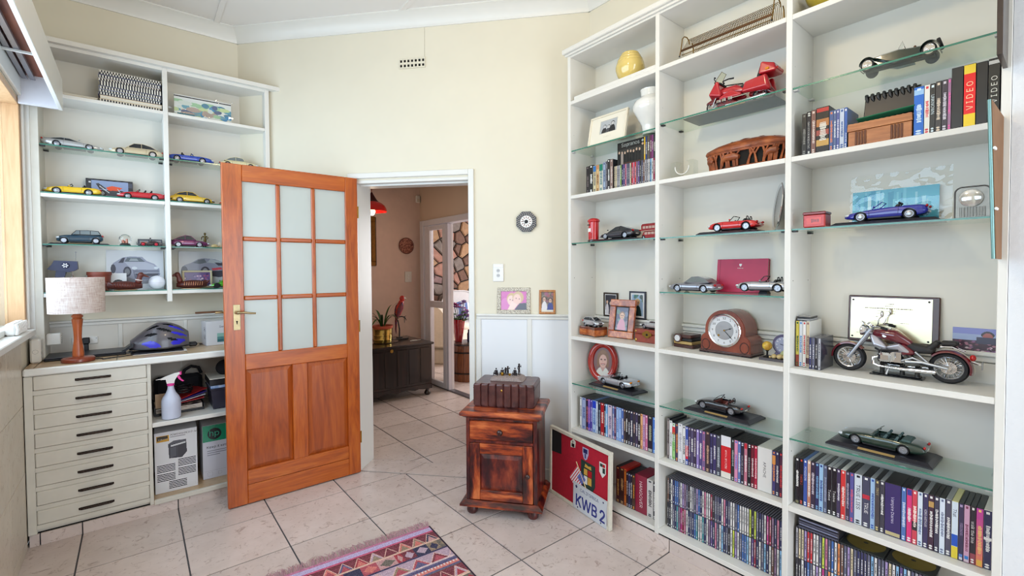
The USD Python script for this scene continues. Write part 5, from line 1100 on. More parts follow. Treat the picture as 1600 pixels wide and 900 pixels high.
# compact discs: one prototype of each spine colour, the others reference it
CDC={'white': (228,226,226),'pale grey': (176,176,184),'cream': (216,202,170),'black': (40,38,48),'navy': (44,48,96),'blue': (66,110,180),'sky blue': (140,190,230),'slate': (96,98,124),'red': (200,50,60),'crimson': (150,30,66),'pink': (214,130,160),'magenta': (190,50,130),'lilac': (170,150,200),'violet': (100,76,140),'teal': (70,150,160),'green': (130,170,90),'lime': (200,214,80),'orange': (226,140,80),'brown': (120,84,70),'mauve': (150,120,150)}
jewel=pm('disc_jewel_case',(58,58,70),0.15,spec=0.8,var=0.1); jewel_edge=pm('disc_case_clear_edge',(150,150,162),0.15,spec=0.8,var=0.15)
_cd={}
CT=0.0104
def cd_case(colour,label,loc,group=None,rz=0.0,rot=None):
    if colour in _cd:
        t=copy_of(_cd[colour],'disc_case',label,'disc case',loc,rz,group,rot); return t
    t=thing('disc_case',label,'disc case',loc,rz,group,rot=rot); _cd[colour]=t.path
    t.part('jewel_case',MB().box(0.0,-CT/2+0.0004,0.0,0.142,CT/2-0.0004,0.1245,0.0008).box(0.0008,-CT/2+0.0028,0.1243,0.14,-CT/2+0.0058,0.1248),jewel,label='dark jewel case')
    t.part('case_edge',MB().box(0.001,CT/2-0.0044,0.1243,0.141,CT/2-0.0012,0.1250),jewel_edge)
    im,d=canvas(7,122,CDC[colour]); r=random.Random(hash(colour) % 1000 if False else sum(map(ord,colour)))
    ink_c=(40,40,46) if sum(CDC[colour]) > 400 else (214,214,214); y=r.randint(12,30)
    while y < 80: d.rectangle((2,y,4,y+r.randint(1,3)),fill=ink_c); y += r.randint(3,6)
    d.rectangle((2,108,4,114),fill=ink_c)
    t.picture('paper_spine',im,FD(CT/2-0.0020,-0.0003,0.0015),CT-0.0036,0.1215,INKG)
    return t
def cd_row(cols,y0,x,z,where,pitch=CT,jit=0.002,seed=1):
    r=random.Random(seed); cnt={}
    for i,c in enumerate(cols): cd_case(c,f'{c}-spined disc case, {ordinal(i+1)} from left, {where}',(x+jit*r.random(),y0-pitch*(i+0.5),z))
def mix(n,base,seed):
    r=random.Random(seed); names=list(CDC); wts=[16,9,5,9,9,6,5,8,3,2,3,2,5,4,2,1,1,2,2,4]; out=list(base)
    while len(out) < n: out.append(r.choices(names,wts)[0])
    return out[:n]
# column 2, two full rows
cd_row(mix(53,['brown','black','white','navy','blue','blue','slate','white','lilac','mauve','slate','black','white','pale grey','slate','lilac','blue','navy','white','pink','white','white','crimson','black','slate','slate','navy','white','pink','navy','slate','white','white','slate','blue','white','white','white','white','lime','black','lime','slate','navy','slate','white','magenta','crimson','mauve','navy','pink','navy','sky blue'],2),1.316,2.072,0.0925+0.1253,'upper row of the bottom middle shelf',seed=2)
cd_row(mix(53,['black','black','white','slate','navy','teal','mauve','magenta','crimson','pink','white','navy','slate','navy','blue','teal','white','white','teal','navy','white','mauve','violet','navy','pink','slate','white','sky blue','navy','slate','black','white','lime','lilac','white','slate','blue','blue','sky blue','white','violet','crimson','navy','white','slate','sky blue','navy','white','brown','mauve','white','sky blue','crimson'],3),1.316,2.072,0.0925,'lower row of the bottom middle shelf',seed=3)
# column 3, upper row full, lower row as far as the picture goes
cd_row(mix(40,['pale grey','cream','cream','lilac','red','red','white','white','slate','lime','pink','slate','blue','white','orange','brown','slate','lilac','cream','slate','navy','navy','navy','slate','sky blue','white','slate','slate','lilac','cream','white','sky blue','violet','sky blue','white','slate','pale grey','mauve','slate','sky blue'],4),0.724,2.072,0.0925+0.1253,'upper row of the bottom right shelf',seed=4)
cd_row(mix(24,['black','black','white','navy','blue','slate','white','lilac','white','magenta','slate','orange','white','sky blue','white','slate'],5),0.724,2.072,0.0925,'lower row of the bottom right shelf',seed=5)
# flat cases, gold discs and loose cases on top of the right-hand row
zf=0.0925+0.1253+0.1256
for k in range(4): cd_case(('slate','lilac','pale grey','slate')[k],f'disc case lying flat, {("lowest", "second", "third", "topmost")[k]} of four at the left above the right-hand row',(2.076+0.002*k,0.640+0.002*(k % 2),zf+CT*(k+0.5)),rot=(90,0,0)) if False else None
flat=pm('flat_case_grey',(96,98,118),0.2,spec=0.8,var=0.15)
for k in range(4):
    t=thing('disc_case',f'disc case lying flat, {("lowest", "second", "third", "topmost")[k]} of four stacked above the right-hand disc row','disc case',(2.076+0.003*(k % 2),0.646,zf+CT*k),0.0)
    t.part('jewel_case',MB().box(0,-0.070,0.0003,0.124,0.070,CT-0.0004,0.0008),jewel); t.part('paper_spine',MB().box(-0.0004,-0.066,0.0025,0.0,0.066,0.0075),pm('flat_spine_lilac',(140,144,176),0.4,var=0.3,scale=90) if k % 2 else pm('flat_spine_slate',(84,86,112),0.4,var=0.3,scale=90))
goldd=pm('gold_disc',(176,160,84),0.2,metal=0.9,var=0.15)
for k,yy in enumerate((0.505,0.365)):
    t=thing('disc_case',('left' if k == 0 else 'right')+' open disc tray with a gold disc on top of the right-hand row','disc case',(2.076,yy,zf),0.0)
    t.part('tray',MB().box(0,-0.068,0.0,0.135,0.066,0.005,0.001),pm('dark_disc_tray',(46,52,52),0.4,var=0.1)); t.part('disc',MB().lathe([(0.0075,0.0052),(0.060,0.0052),(0.060,0.0064),(0.0075,0.0064)],40,closed=True,M=tr(0.067,0,0)),goldd,40)
# disc cases on the upper left shelf with a cover box standing on them
cd_row(mix(25,['cream','cream','pale grey','pale grey','green','navy','violet','pink','slate','slate','cream','red','pink','red','mauve','violet','black','slate','brown','pale grey','pale grey','white','sky blue','white','crimson'],6),1.633,2.046,1.8405,'upper left shelf under the black cover box',seed=6)
zs_=1.8405+0.1256
cv=thing('boxed_set','black disc box with pale figures on its cover above the upper left disc row','box',(2.062,1.622,zs_),0)
cv.part('box',MB().box(0,-0.172,0,0.030,0,0.122,0.001),black_plastic)
im,d=canvas(172,122,(30,30,32)); d.text((86,16),'Sopranos',fill=(170,172,168),font=font(27),anchor='mm')
d.rectangle((0,40,172,122),fill=(52,52,50))
for k in range(8):
    x=12+k*19; d.rectangle((x-8,62,x+8,122),fill=((150,146,138) if k == 1 else (26,26,28))); d.ellipse((x-5,46+k % 3*3,x+5,60+k % 3*3),fill=(186,160,140))
d.rectangle((40,112,150,118),fill=(70,40,30))
d.ellipse((158,8,170,20),fill=(120,180,200)); d.ellipse((158,26,170,38),fill=(220,130,110))
cv.picture('cover',quant(im,8),FD(-0.001,-0.0004,0.0005),0.170,0.121,INKG)
for k,(y0,w,c,word) in enumerate(((1.4485,0.0085,(216,176,50),'yellow'),(1.4390,0.0085,(50,70,130),'blue'),(1.4295,0.016,(90,84,80),'grey'),(1.4125,0.010,(110,50,90),'plum'),(1.4015,0.009,(140,70,130),'purple'),(1.3915,0.011,(60,60,64),'charcoal'))):
    film(f'{word} slim disc case standing on the upper left disc row beside the black cover box',y0,y0-w,2.060,zs_,0.122,spine_img(w*1000,122,c,(206,206,196),None,seed=k+50,marks=False),depth=0.13,name='slim_disc_case',cat='disc case')

for k,c in enumerate(('navy','slate','black','pale grey')): cd_case(c,f'{c}-spined disc case, {ordinal(k+1)} of four right of the upright film cases by the motorcycle',(2.050,0.6705-CT*k,1.0035))
# ------------------------------------------------------------------ ornaments in the bookcase
def at(M,*p): return tuple((M @ np.array([*p,1.0]))[:3])
ceramic_y=pm('yellow_ceramic',(222,196,112),0.12,spec=0.7,var=0.06,coat=0.6); ceramic_w=pm('white_ceramic',(236,237,234),0.08,spec=0.7,var=0.03,coat=0.8)
v=thing('yellow_vase','glossy yellow ribbed pottery vase on the top left bookcase shelf','vase',(2.085,1.555,2.4155))
v.part('body',MB().lathe([(0.045,0.0),(0.050,0.003),(0.066,0.025),(0.076,0.055),(0.077,0.070),(0.072,0.090),(0.067,0.094),(0.068,0.100),(0.066,0.108),(0.058,0.112),(0.059,0.118),(0.056,0.126),(0.048,0.130),(0.049,0.135),(0.046,0.141),(0.040,0.144),(0.037,0.140),(0.036,0.10),(0.0,0.09)],40),ceramic_y,50)
v=thing('white_vase','large glossy white baluster vase on the top left glass shelf','vase',(2.118,1.448,2.1055))
v.part('body',MB().lathe([(0.040,0.0),(0.043,0.003),(0.042,0.02),(0.046,0.05),(0.070,0.095),(0.090,0.130),(0.092,0.150),(0.085,0.172),(0.062,0.190),(0.050,0.197),(0.049,0.202),(0.052,0.228),(0.054,0.234),(0.051,0.235),(0.047,0.205),(0.0,0.19)],44),ceramic_w,50)
v=thing('yellow_bowl','olive yellow glazed bowl on the top right bookcase shelf','bowl',(2.115,0.622,2.3955))
v.part('body',MB().lathe([(0.040,0),(0.042,0.004),(0.060,0.020),(0.090,0.055),(0.100,0.085),(0.097,0.086),(0.086,0.057),(0.055,0.024),(0,0.016)],40),pm('olive_glaze',(176,156,44),0.12,spec=0.7,var=0.15,coat=0.6),50)

def framed(name,label,M,w,h,fw,im,fmat,depth=0.016,mat_w=0.0,matcol=None,strut=True,group=None,inset=0.002,profile=0.0,cat='framed photo',smooth=None):
    """a frame whose lower left outer corner is M's origin; local z is out of the picture"""
    Ml=M.copy(); Ml[:3,3]=0; lo=min(at(Ml,x,0,z)[2] for x in (0,w) for z in (0,-depth))
    t=thing(name,label,cat,M[:3,3]-np.array([0,0,lo]))
    for a in ((0,0,w,fw),(0,h-fw,w,h),(0,fw,fw,h-fw),(w-fw,fw,w,h-fw)):
        t.part('frame_bar',MB().box(a[0],a[1],-depth,a[2],a[3],0.0,min(fw,depth)*0.22,M=Ml),fmat)
    t.part('backing',MB().box(fw*0.8,fw*0.8,-depth*0.9,w-fw*0.8,h-fw*0.8,-depth*0.45,M=Ml),pm('frame_backing',(92,74,56),0.8,var=0.1))
    i=fw+mat_w
    if mat_w: t.part('mount',MB().box(fw*0.9,fw*0.9,-depth*0.45,w-fw*0.9,h-fw*0.9,-depth*0.40,M=Ml),matcol)
    t.picture('photo',quant(im,48),Ml @ tr(i,i,-depth*0.37),w-2*i,h-2*i,INKG)
    if strut: t.part('strut',MB().add(np.array([at(Ml,w*0.45,h*0.6,-depth),at(Ml,w*0.55,h*0.6,-depth),at(Ml,w*0.58,0.004,-depth-h*0.22),at(Ml,w*0.42,0.004,-depth-h*0.22)]),np.array([(0,1,2,3),(3,2,1,0)])),black_plastic) if False else None
    return t
def person_photo(w,h,bg,skin,hair,top,n=1,seed=0,bg2=None):
    im,d=canvas(w,h,bg); r=random.Random(seed)
    if bg2:
        for k in range(14): x,y=r.randint(0,w),r.randint(0,h); s=r.randint(2,max(3,w//6)); d.ellipse((x-s,y-s,x+s,y+s),fill=tuple(max(0,min(255,c+r.randint(-22,22))) for c in bg2))
    for k in range(n):
        cx=w*(k+0.5+0.0*r.random())/n if n > 1 else w*0.5; s=(w/n)*0.30 if n > 1 else min(w,h)*0.20
        cy=h*0.36+(k % 2)*h*0.06
        tp=top[k % len(top)]
        d.ellipse((cx-s*1.7,cy+s*1.0,cx+s*1.7,h*1.5),fill=tp)
        d.ellipse((cx-s*1.12,cy-s*1.3,cx+s*1.12,cy+s*0.9),fill=hair); d.ellipse((cx-s*0.86,cy-s*0.95,cx+s*0.86,cy+s*1.12),fill=skin)
        if s > 5:
            d.ellipse((cx-s*0.42,cy-s*0.12,cx-s*0.2,cy+s*0.08),fill=(60,44,40)); d.ellipse((cx+s*0.2,cy-s*0.12,cx+s*0.42,cy+s*0.08),fill=(60,44,40)); d.arc((cx-s*0.35,cy+s*0.25,cx+s*0.35,cy+s*0.7),20,160,fill=(150,70,70),width=max(1,int(s*0.1)))
    return im.resize((w*2,h*2),Image.BICUBIC).filter(ImageFilter.GaussianBlur(1.6))
# family photo in cream mount
im,d=canvas(96,72,(176,180,184)); 
for cx,cy,s,c in ((26,34,9,(40,40,44)),(50,40,9,(70,70,74)),(72,24,10,(30,30,34))):
    d.ellipse((cx-s*1.8,cy+s*0.8,cx+s*1.8,120),fill=c); d.ellipse((cx-s,cy-s*1.2,cx+s,cy+s),fill=(50,50,54)); d.ellipse((cx-s*0.8,cy-s*0.8,cx+s*0.8,cy+s),fill=(190,190,192))
big,db=canvas(200,150,(236,230,214)); big.paste(im,(56,26)); db.rectangle((54,24,153,99),outline=(120,118,110)); db.text((104,122),'FAMILY',fill=(206,200,184),font=font(11),anchor='mm')
framed('framed_photo','cream framed black and white family photo leaning on the top left glass shelf',FD(1.835,2.052,2.1065) @ rotm('x',-0.20),0.265,0.175,0.012,big,pm('cream_frame',(232,224,204),0.45,var=0.04),depth=0.018)

# red pillar box, red bus
red_e=pm('pillar_box_red',(196,22,30),0.2,coat=0.6,var=0.08)
p=thing('pillar_box','red cast pillar box money bank on the upper left glass shelf','money box',(2.096,1.822,1.5585))
p.part('plinth',MB().lathe([(0.034,0),(0.035,0.012),(0.032,0.016)],28),black_gloss,40)
bd=p.part('body',MB().lathe([(0.0305,0.016),(0.0305,0.118),(0.033,0.119),(0.036,0.123),(0.036,0.129),(0.031,0.136),(0.018,0.142),(0,0.144)],32),red_e,40)
bd.part('slot',MB().box(-0.0325,0.0,0.100,-0.0295,0.022,0.104),hole_dark); bd.part('notice',MB().box(-0.0315,-0.004,0.062,-0.0298,0.016,0.082),white_plastic)
bd.part('door',MB().box(-0.0312,-0.012,0.022,-0.0295,0.014,0.056,0.001),red_e)
b=thing('model_bus','red double-decker bus model on the upper left glass shelf','model bus',(2.135,1.435,1.5585),pi/2-0.1)
bm=pm('bus_red',(150,30,38),0.25,coat=0.5,var=0.12)
def bodyb(x0,x1,w,z0,z1): return MB().loft([[(x0+o,-w/2+o,z),(x1-o,-w/2+o,z),(x1-o,w/2-o,z),(x0+o,w/2-o,z)] for z,o in ((z0,0.0),(z1-0.010,0.0),(z1-0.003,0.003),(z1,0.010))])
b.part('lower_deck',bodyb(-0.070,0.058,0.046,0.008,0.045),bm,35); b.part('upper_deck',bodyb(-0.070,0.070,0.046,0.044,0.086),bm,35)
b.part('bonnet',MB().box(0.056,-0.016,0.008,0.078,0.012,0.030,0.004),bm)
wm=pm('bus_window',(196,170,160),0.1,var=0.1)
for z0,z1,xa,xb,n in ((0.026,0.039,-0.062,0.050,5),(0.058,0.071,-0.062,0.062,6)):
    for k in range(n):
        w_=(xb-xa)/n
        for s in (-1,1): b.part('window',MB().box(xa+k*w_+0.002,s*0.0230-0.0006,z0,xa+(k+1)*w_-0.002,s*0.0230+0.0006,z1),wm)
b.part('cream_band',MB().box(-0.0705,-0.0236,0.0445,0.0705,0.0236,0.0475),pm('bus_cream',(206,170,150),0.4,var=0.05))
for x in (-0.045,0.055):
    for s in (-1,1):
        wh=b.part('wheel',MB().lathe([(0.011,-0.005),(0.0115,-0.003),(0.0115,0.001),(0.008,0.002),(0,0.002)],20,M=frame((x,s*0.0225,0.0118),(1,0,0),(0,0,1) if s == -1 else (0,0,-1))),tyre_m,40); wh.part('hub',MB().lathe([(0.006,0.0018),(0.004,0.003),(0,0.003)],12,M=frame((x,s*0.0225,0.0118),(1,0,0),(0,0,1) if s == -1 else (0,0,-1))),silver,40)

# left column, shelf with three photo frames
burr=pm('burr_walnut',(176,92,42),0.25,ramp=[(0.3,(110,48,22)),(0.5,(166,82,38)),(0.7,(206,128,66))],scale=26,coat=0.5)
M=FD(1.752,2.132,1.0038) @ rotm('z',0.0) @ rotm('y',0.10) @ rotm('x',-0.17)
framed('framed_photo','broad burr wood photo frame standing in front of two dark frames',M,0.168,0.222,0.040,person_photo(36,56,(84,84,110),(220,180,150),(150,110,70),[(206,150,170),(40,40,46)],1,3,(120,130,140)),burr,depth=0.016,mat_w=0.006,matcol=pm('dark_mount',(28,26,30),0.6,var=0.1))
framed('framed_photo','small dark photo frame with group portrait standing behind the burr wood frame',FD(1.860,2.227,1.1125),0.108,0.146,0.010,person_photo(40,56,(38,38,52),(214,176,150),(60,44,40),[(206,200,206),(60,60,80),(150,60,70)],3,4),pm('bronze_frame',(70,60,52),0.35,metal=0.5,var=0.15),depth=0.010,mat_w=0.004,matcol=white_plastic)
framed('framed_photo','silver edged photo frame of a portrait standing to the right of the burr frame',FD(1.668,2.227,1.1125),0.112,0.160,0.009,person_photo(40,60,(150,176,206),(196,150,120),(206,190,120),[(40,60,60)],1,5,(90,120,110)),pm('pewter_frame',(80,82,92),0.3,metal=0.7,var=0.15),depth=0.012,mat_w=0.010,matcol=pm('ivory_mount',(226,226,226),0.6,var=0.03))
bx=thing('burr_box','curved burr wood trinket box with tiny feet under the small silver hatchback','box',(2.115,1.840,1.0035),math.radians(-98))
prof_=[(x,-0.048+0.010*cos(x*30)) for x in np.linspace(-0.068,0.068,17)]+[(x,0.046) for x in np.linspace(0.068,-0.068,5)]
bx.part('body',MB().loft([[(x*s,y*s,z) for x,y in prof_] for z,s in ((0.006,0.95),(0.010,1.0),(0.040,1.0),(0.042,0.985))]),burr,30); bx.part('lid',MB().loft([[(x*s,y*s,z) for x,y in prof_] for z,s in ((0.0425,1.0),(0.052,1.0),(0.057,0.96))]),pm('dark_burr',(112,54,30),0.25,var=0.4,scale=30,coat=0.5),30)
for x in (-0.055,0.055):
    for y in (-0.032,0.032): bx.part('foot',MB().ell((x,y,0.005),0.005,1),brass,50)
rb=thing('latched_chest','small reddish chest with ornate brass latch at the right of the shelf','box',(2.12,1.56,1.0035))
cr=pm('red_lacquer',(156,72,58),0.35,var=0.3,scale=50)
rb.part('body',MB().box(0.0,-0.165,0,0.11,-0.01,0.044,0.003),cr); rb.part('lid',MB().box(-0.003,-0.168,0.0445,0.113,-0.007,0.071,0.006),cr)
lt=MB().prism(sg.Point(0,0).buffer(0.020).union(sg.box(-0.028,-0.009,0.028,0.009)),-0.001,0.0022,M=FD(-0.092,-0.0035,0.0465))
rb.part('latch',lt,brass,label='ornate brass latch'); rb.part('keyhole',MB().lathe([(0.006,0),(0.006,0.0008)],14,M=FD(-0.092,-0.0060,0.0445)),hole_dark)
for y in (-0.019,-0.158):
    for z in (0.0115,0.0585): rb.part('corner_stud',MB().ell((-0.001,y,z),(0.003,0.008,0.008),1),brass,50)
# oval red frame with a portrait of a child
a_=math.radians(24); MO=frame((2.186,1.832,0.7195+0.121),(-sin(a_)*-1*0+sin(a_)*0.0+0.0+(-sin(a_))*0+sin(a_),-cos(a_),0),(0,0,1)) @ rotm('x',-0.12)
ov=thing('oval_framed_photo','oval red photo frame with portrait of a smiling child in white','photo frame',MO[:3,3]); Mo=MO.copy(); Mo[:3,3]=0
rx,ry=0.094,0.122
R_=[]
for k in range(40):
    a=2*pi*k/40; c,s=cos(a),sin(a); R_.append([(Mo @ np.array([c*(rx-o),s*(ry-o),z,1]))[:3] for o,z in ((0.0,-0.012),(0.0,-0.002),(0.006,0.006),(0.018,0.009),(0.030,0.006),(0.037,-0.002),(0.037,-0.012))])
R_.append(R_[0]); ov.part('frame_ring',MB().loft(R_,cap=False),pm('red_lacquer_gloss',(176,34,24),0.12,coat=0.9,var=0.08),50)
im,d=canvas(58,86,(132,96,96)); d.ellipse((6,58,52,130),fill=(230,226,214)); d.polygon([(21,58),(29,72),(38,58)],fill=(206,160,150)); d.ellipse((12,8,46,56),fill=(142,106,80)); d.rectangle((12,30,17,58),fill=(142,106,80)); d.rectangle((41,30,46,58),fill=(142,106,80)); d.ellipse((18,22,41,60),fill=(226,180,164))
for x in (24,35): d.ellipse((x-2,35,x+2,38),fill=(70,50,46))
d.line((29,38,28,44),fill=(206,150,140)); d.chord((23,45,36,53),0,180,fill=(240,226,220),outline=(176,80,80)); d.ellipse((22,10,38,20),fill=(150,112,86))
# oval picture: grid masked to the opening
mask=Image.new('L',im.size,0); ImageDraw.Draw(mask).ellipse((0,0,57,85),fill=255)
im=im.filter(ImageFilter.GaussianBlur(0.7)); arr=np.asarray(quant(im,48)); mk=np.asarray(mask) > 0; Vp,Fp,Cp=[],[],[]; hw,hh=0.059,0.087
for r in range(86):
    for c in range(58):
        if mk[r,c]:
            x0,x1,y1,y0=-hw+2*hw*c/58,-hw+2*hw*(c+1)/58,hh-2*hh*r/86,hh-2*hh*(r+1)/86; n0=len(Vp); Vp += [(x0,y0,-0.006),(x1,y0,-0.006),(x1,y1,-0.006),(x0,y1,-0.006)]; Fp.append((n0,n0+1,n0+2,n0+3)); Cp += [arr[r,c]]*4
ms=emit(ov.path+'/photo',np.array(Vp) @ Mo[:3,:3].T,np.array(Fp),INKG); UsdGeom.PrimvarsAPI(ms).CreatePrimvar('ink',Sdf.ValueTypeNames.Color3fArray,'vertex').Set(Vt.Vec3fArray.FromNumpy(lin1(np.array(Cp)).astype(np.float32)))
ov.part('backing',MB().lathe([(0.9,-0.012),(0.9,-0.008)],40,M=Mo @ np.diag([0.07,0.1,1,1])),black_plastic)
we=thing('framed_photo','light wooden photo frame seen edge-on leaning against the divider by the silver convertible','photo frame',(2.10,1.374,0.7192))
Mw=frame((0,0.006,0),(1,0,0),(0,-0.06,1)); oak=wood('light_oak',(150,108,66),(178,134,86),(198,156,106),'z',scale=8)
for a in ((0,0,0.10,0.012),(0,0.115,0.10,0.127),(0,0.012,0.012,0.115),(0.088,0.012,0.10,0.115)): we.part('frame_bar',MB().box(a[0],a[1],0.0,a[2],a[3],0.012,0.002,M=Mw),oak)
we.part('backing',MB().box(0.011,0.011,0.004,0.089,0.116,0.007,M=Mw),_mats['frame_backing'])

# wire record rack
rk=thing('wire_rack','brass wire record rack on the top middle shelf','rack',(2.075,1.010,2.3955))
bw_=pm('antique_brass_wire',(150,120,66),0.3,metal=1.0,var=0.2)
Lk=0.40
for s,x in ((1,-0.058),(-1,0.058)):
    rk.part('rail',MB().tube([(x,-Lk/2,0.030),(x,Lk/2,0.030)],0.0030,8),bw_,50); rk.part('rail',MB().tube([(x,-Lk/2,0.012),(x,Lk/2,0.012)],0.0018,6),bw_,50)
rk.part('front_strip',MB().box(-0.0625,-Lk/2,0.026,-0.0605,Lk/2,0.036),pm('dark_brass_strip',(84,58,34),0.4,metal=0.6,var=0.2))
wv=56
for k in range(wv):
    y=-Lk/2+Lk*(k+0.5)/wv; rk.part('divider_wire',MB().tube([(-0.058,y,0.030),(-0.040,y-0.006,0.062),(-0.020,y-0.010,0.092),(0.010,y-0.010,0.094),(0.040,y-0.004,0.062),(0.058,y,0.030)],0.0011,5).tube([(-0.058,y,0.012),(0.058,y,0.012)],0.0009,4),bw_,50)
for y in (-Lk/2-0.004,Lk/2+0.004):
    rk.part('end_loop',MB().tube([(-0.070,y,0.002),(-0.060,y,0.030),(-0.052,y,0.062),(-0.046,y,0.092),(-0.030,y,0.108),(-0.006,y,0.112),(0.012,y,0.102),(0.018,y,0.086)],0.0026,8).tube([(0.070,y,0.002),(0.060,y,0.030),(0.052,y,0.060),(0.050,y,0.086),(0.040,y,0.10)],0.0026,8),bw_,50)
    rk.part('foot',MB().ell((-0.070,y,0.004),0.004,1).ell((0.070,y,0.004),0.004,1),black_plastic,50)
# carved box with pierced elephants
cbm=pm('carved_hardwood',(156,84,44),0.4,ramp=[(0.3,(96,46,26)),(0.55,(150,78,40)),(0.75,(186,110,62))],scale=16,coat=0.2)
cb=thing('carved_box','long oval carved wooden box pierced with elephants and branches','box',(2.140,0.950,1.8405),-pi/2)
def oval(rx,ry,n=48): return [(rx*math.copysign(abs(cos(2*pi*k/n))**0.75,cos(2*pi*k/n)),ry*math.copysign(abs(sin(2*pi*k/n))**0.75,sin(2*pi*k/n))) for k in range(n)]
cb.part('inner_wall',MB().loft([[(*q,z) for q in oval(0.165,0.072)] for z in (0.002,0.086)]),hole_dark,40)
cb.part('base',MB().loft([[(*q,z) for q in oval(rx,ry)] for z,rx,ry in ((0,0.160,0.070),(0.012,0.168,0.076),(0.014,0.166,0.074))]),cbm,40)
cb.part('lid',MB().loft([[(*q,z) for q in oval(rx,ry)] for z,rx,ry in ((0.085,0.188,0.088),(0.092,0.192,0.091),(0.102,0.188,0.088),(0.118,0.150,0.070),(0.130,0.095,0.046),(0.134,0.04,0.02))]),cbm,40)
cb.part('rim',MB().loft([[(*q,z) for q in oval(rx,ry)] for z,rx,ry in ((0.076,0.182,0.083),(0.0845,0.186,0.086))]),cbm,40)
rr=random.Random(9)
def wallp(u,z): # point on the leaning oval wall; u is the fraction round the front
    a=-pi*u; k=(z-0.012)/0.070; rx,ry=0.168+0.014*k,0.076+0.008*k; c,s=cos(a),sin(a)
    return (rx*math.copysign(abs(c)**0.75,c),ry*math.copysign(abs(s)**0.75,s)-0.001,z)
for k in range(16):
    u=0.03+0.94*(k+0.5)/16; d_=rr.uniform(-0.02,0.02)
    if k in (3,4,5,9,10,11): 
        u2=u
    cb.part('branch',MB().tube([wallp(u,0.012),wallp(u+d_*0.5,0.036),wallp(u+d_,0.054),wallp(u+d_*1.6+0.015,0.078)],[0.0065,0.0045,0.0042,0.005],6).tube([wallp(u+d_,0.050),wallp(u+d_-0.03,0.078)],[0.004,0.004],6),cbm,50)
for u,sc in ((0.27,1.0),(0.55,1.1),(0.78,1.0)):
    q=[wallp(u+dx,z) for dx,z in ((-0.045,0.050),(-0.02,0.056),(0.03,0.055),(0.055,0.050),(0.072,0.038),(0.078,0.020))]
    el=MB().tube(q,[0.010,0.016*sc,0.015*sc,0.012,0.006,0.003],8)
    for dx in (-0.035,-0.015,0.02,0.038): el.tube([wallp(u+dx,0.048),wallp(u+dx,0.013)],[0.006,0.0048],6)
    el.ell(wallp(u+0.045,0.052),(0.007,0.004,0.009),1)
    cb.part('elephant',el,cbm,50)
cb.part('lid_carving',MB().tube([(0.19*cos(a)*0.72,0.089*sin(a)*0.72,0.116+0.004*sin(a*9)) for a in np.linspace(0,2*pi,60)[:-1]],0.004,6,closed=True).tube([(0.19*cos(a)*0.45,0.089*sin(a)*0.45,0.129+0.003*sin(a*7)) for a in np.linspace(0,2*pi,40)[:-1]],0.004,6,closed=True),pm('carving_dark',(96,48,28),0.5,var=0.3,scale=40),50)
cg=thing('crystal_block','clear crystal block holder with a round hollow beside the carved box','ornament',(2.085,1.235,1.8405),-pi/2+0.1)
gb=m3.Manifold.cube((0.115,0.05,0.082)).translate((-0.0575,-0.025,0)) - m3.Manifold.cylinder(0.06,0.036,0.036,40).rotate((90,0,0)).translate((0.0,0.03,0.052))
cg.part('block',man_arr(gb),pane('crystal',(0.93,0.95,0.94),1.8),30); cg.part('ring',MB().tube([(0.034*cos(a),-0.0258,0.052+0.034*sin(a)) for a in np.linspace(pi*0.95,2*pi*1.02,20)],0.0022,6),white_plastic,50)

# touring motorcycle, pink book, round plate
def spoked(t,x,z,R,wd,y=0.0,rim='disc',k=24):
    M=frame((x,y,z),(1,0,0),(0,0,1))
    wh=t.part('wheel',MB().lathe([(R*0.72,-wd*0.4),(R*0.90,-wd/2),(R,-wd*0.25),(R,wd*0.25),(R*0.90,wd/2),(R*0.72,wd*0.4)],40,M=M,closed=True),tyre_m,50)
    rm=MB().lathe([(R*0.66,-wd*0.30),(R*0.74,-wd*0.42),(R*0.74,wd*0.42),(R*0.66,wd*0.30)],36,M=M,closed=True)
    if rim == 'wire':
        for i in range(k):
            a=2*pi*i/k
            for s,da in ((1,0.30),(-1,-0.30)): rm.tube([at(M,R*0.12*cos(a),R*0.12*sin(a),s*wd*0.40),at(M,R*0.70*cos(a+da),R*0.70*sin(a+da),s*wd*0.22)],0.0011,4)
    else:
        for i in range(6): rm.prism([(0,-R*0.07),(R*0.7,-R*0.10),(R*0.7,R*0.10),(0,R*0.07)],-wd*0.25,wd*0.25,M=M @ rotm('z',2*pi*i/6))
    rm.lathe([(R*0.16,-wd*0.5),(R*0.18,-wd*0.3),(R*0.18,wd*0.3),(R*0.16,wd*0.5)],16,M=M).lathe([(R*0.40,wd*0.30),(R*0.40,wd*0.34),(R*0.2,wd*0.34)],24,M=M).lathe([(R*0.40,-wd*0.34),(R*0.40,-wd*0.30),(R*0.2,-wd*0.30)],24,M=M)
    wh.part('rim',rm,chrome,40); return wh
gw=thing('model_motorcycle','red touring motorcycle model with windscreen, panniers and top box on a black plinth','model motorcycle',(2.145,1.005,2.1185),pi/2+0.02)
gr=paint('touring_red',(186,18,34)); gd=paint('touring_dark_red',(110,16,26))
gw.part('display_plinth',MB().loft([[(-0.185,-0.075,0),(0.225,-0.075,0),(0.225,0.075,0),(-0.185,0.075,0)],[(-0.185,-0.075,0.004),(0.225,-0.075,0.004),(0.225,0.075,0.004),(-0.185,0.075,0.004)],[(-0.170,-0.060,0.012),(0.210,-0.060,0.012),(0.210,0.060,0.012),(-0.170,0.060,0.012)]]),plinth_m,20).part('plaque',MB().box(-0.06,0.0615,0.0075,0.09,0.0675,0.0105),plaque_m)
zz=0.012
spoked(gw,0.112,zz+0.034,0.034,0.018); spoked(gw,-0.100,zz+0.033,0.033,0.022)
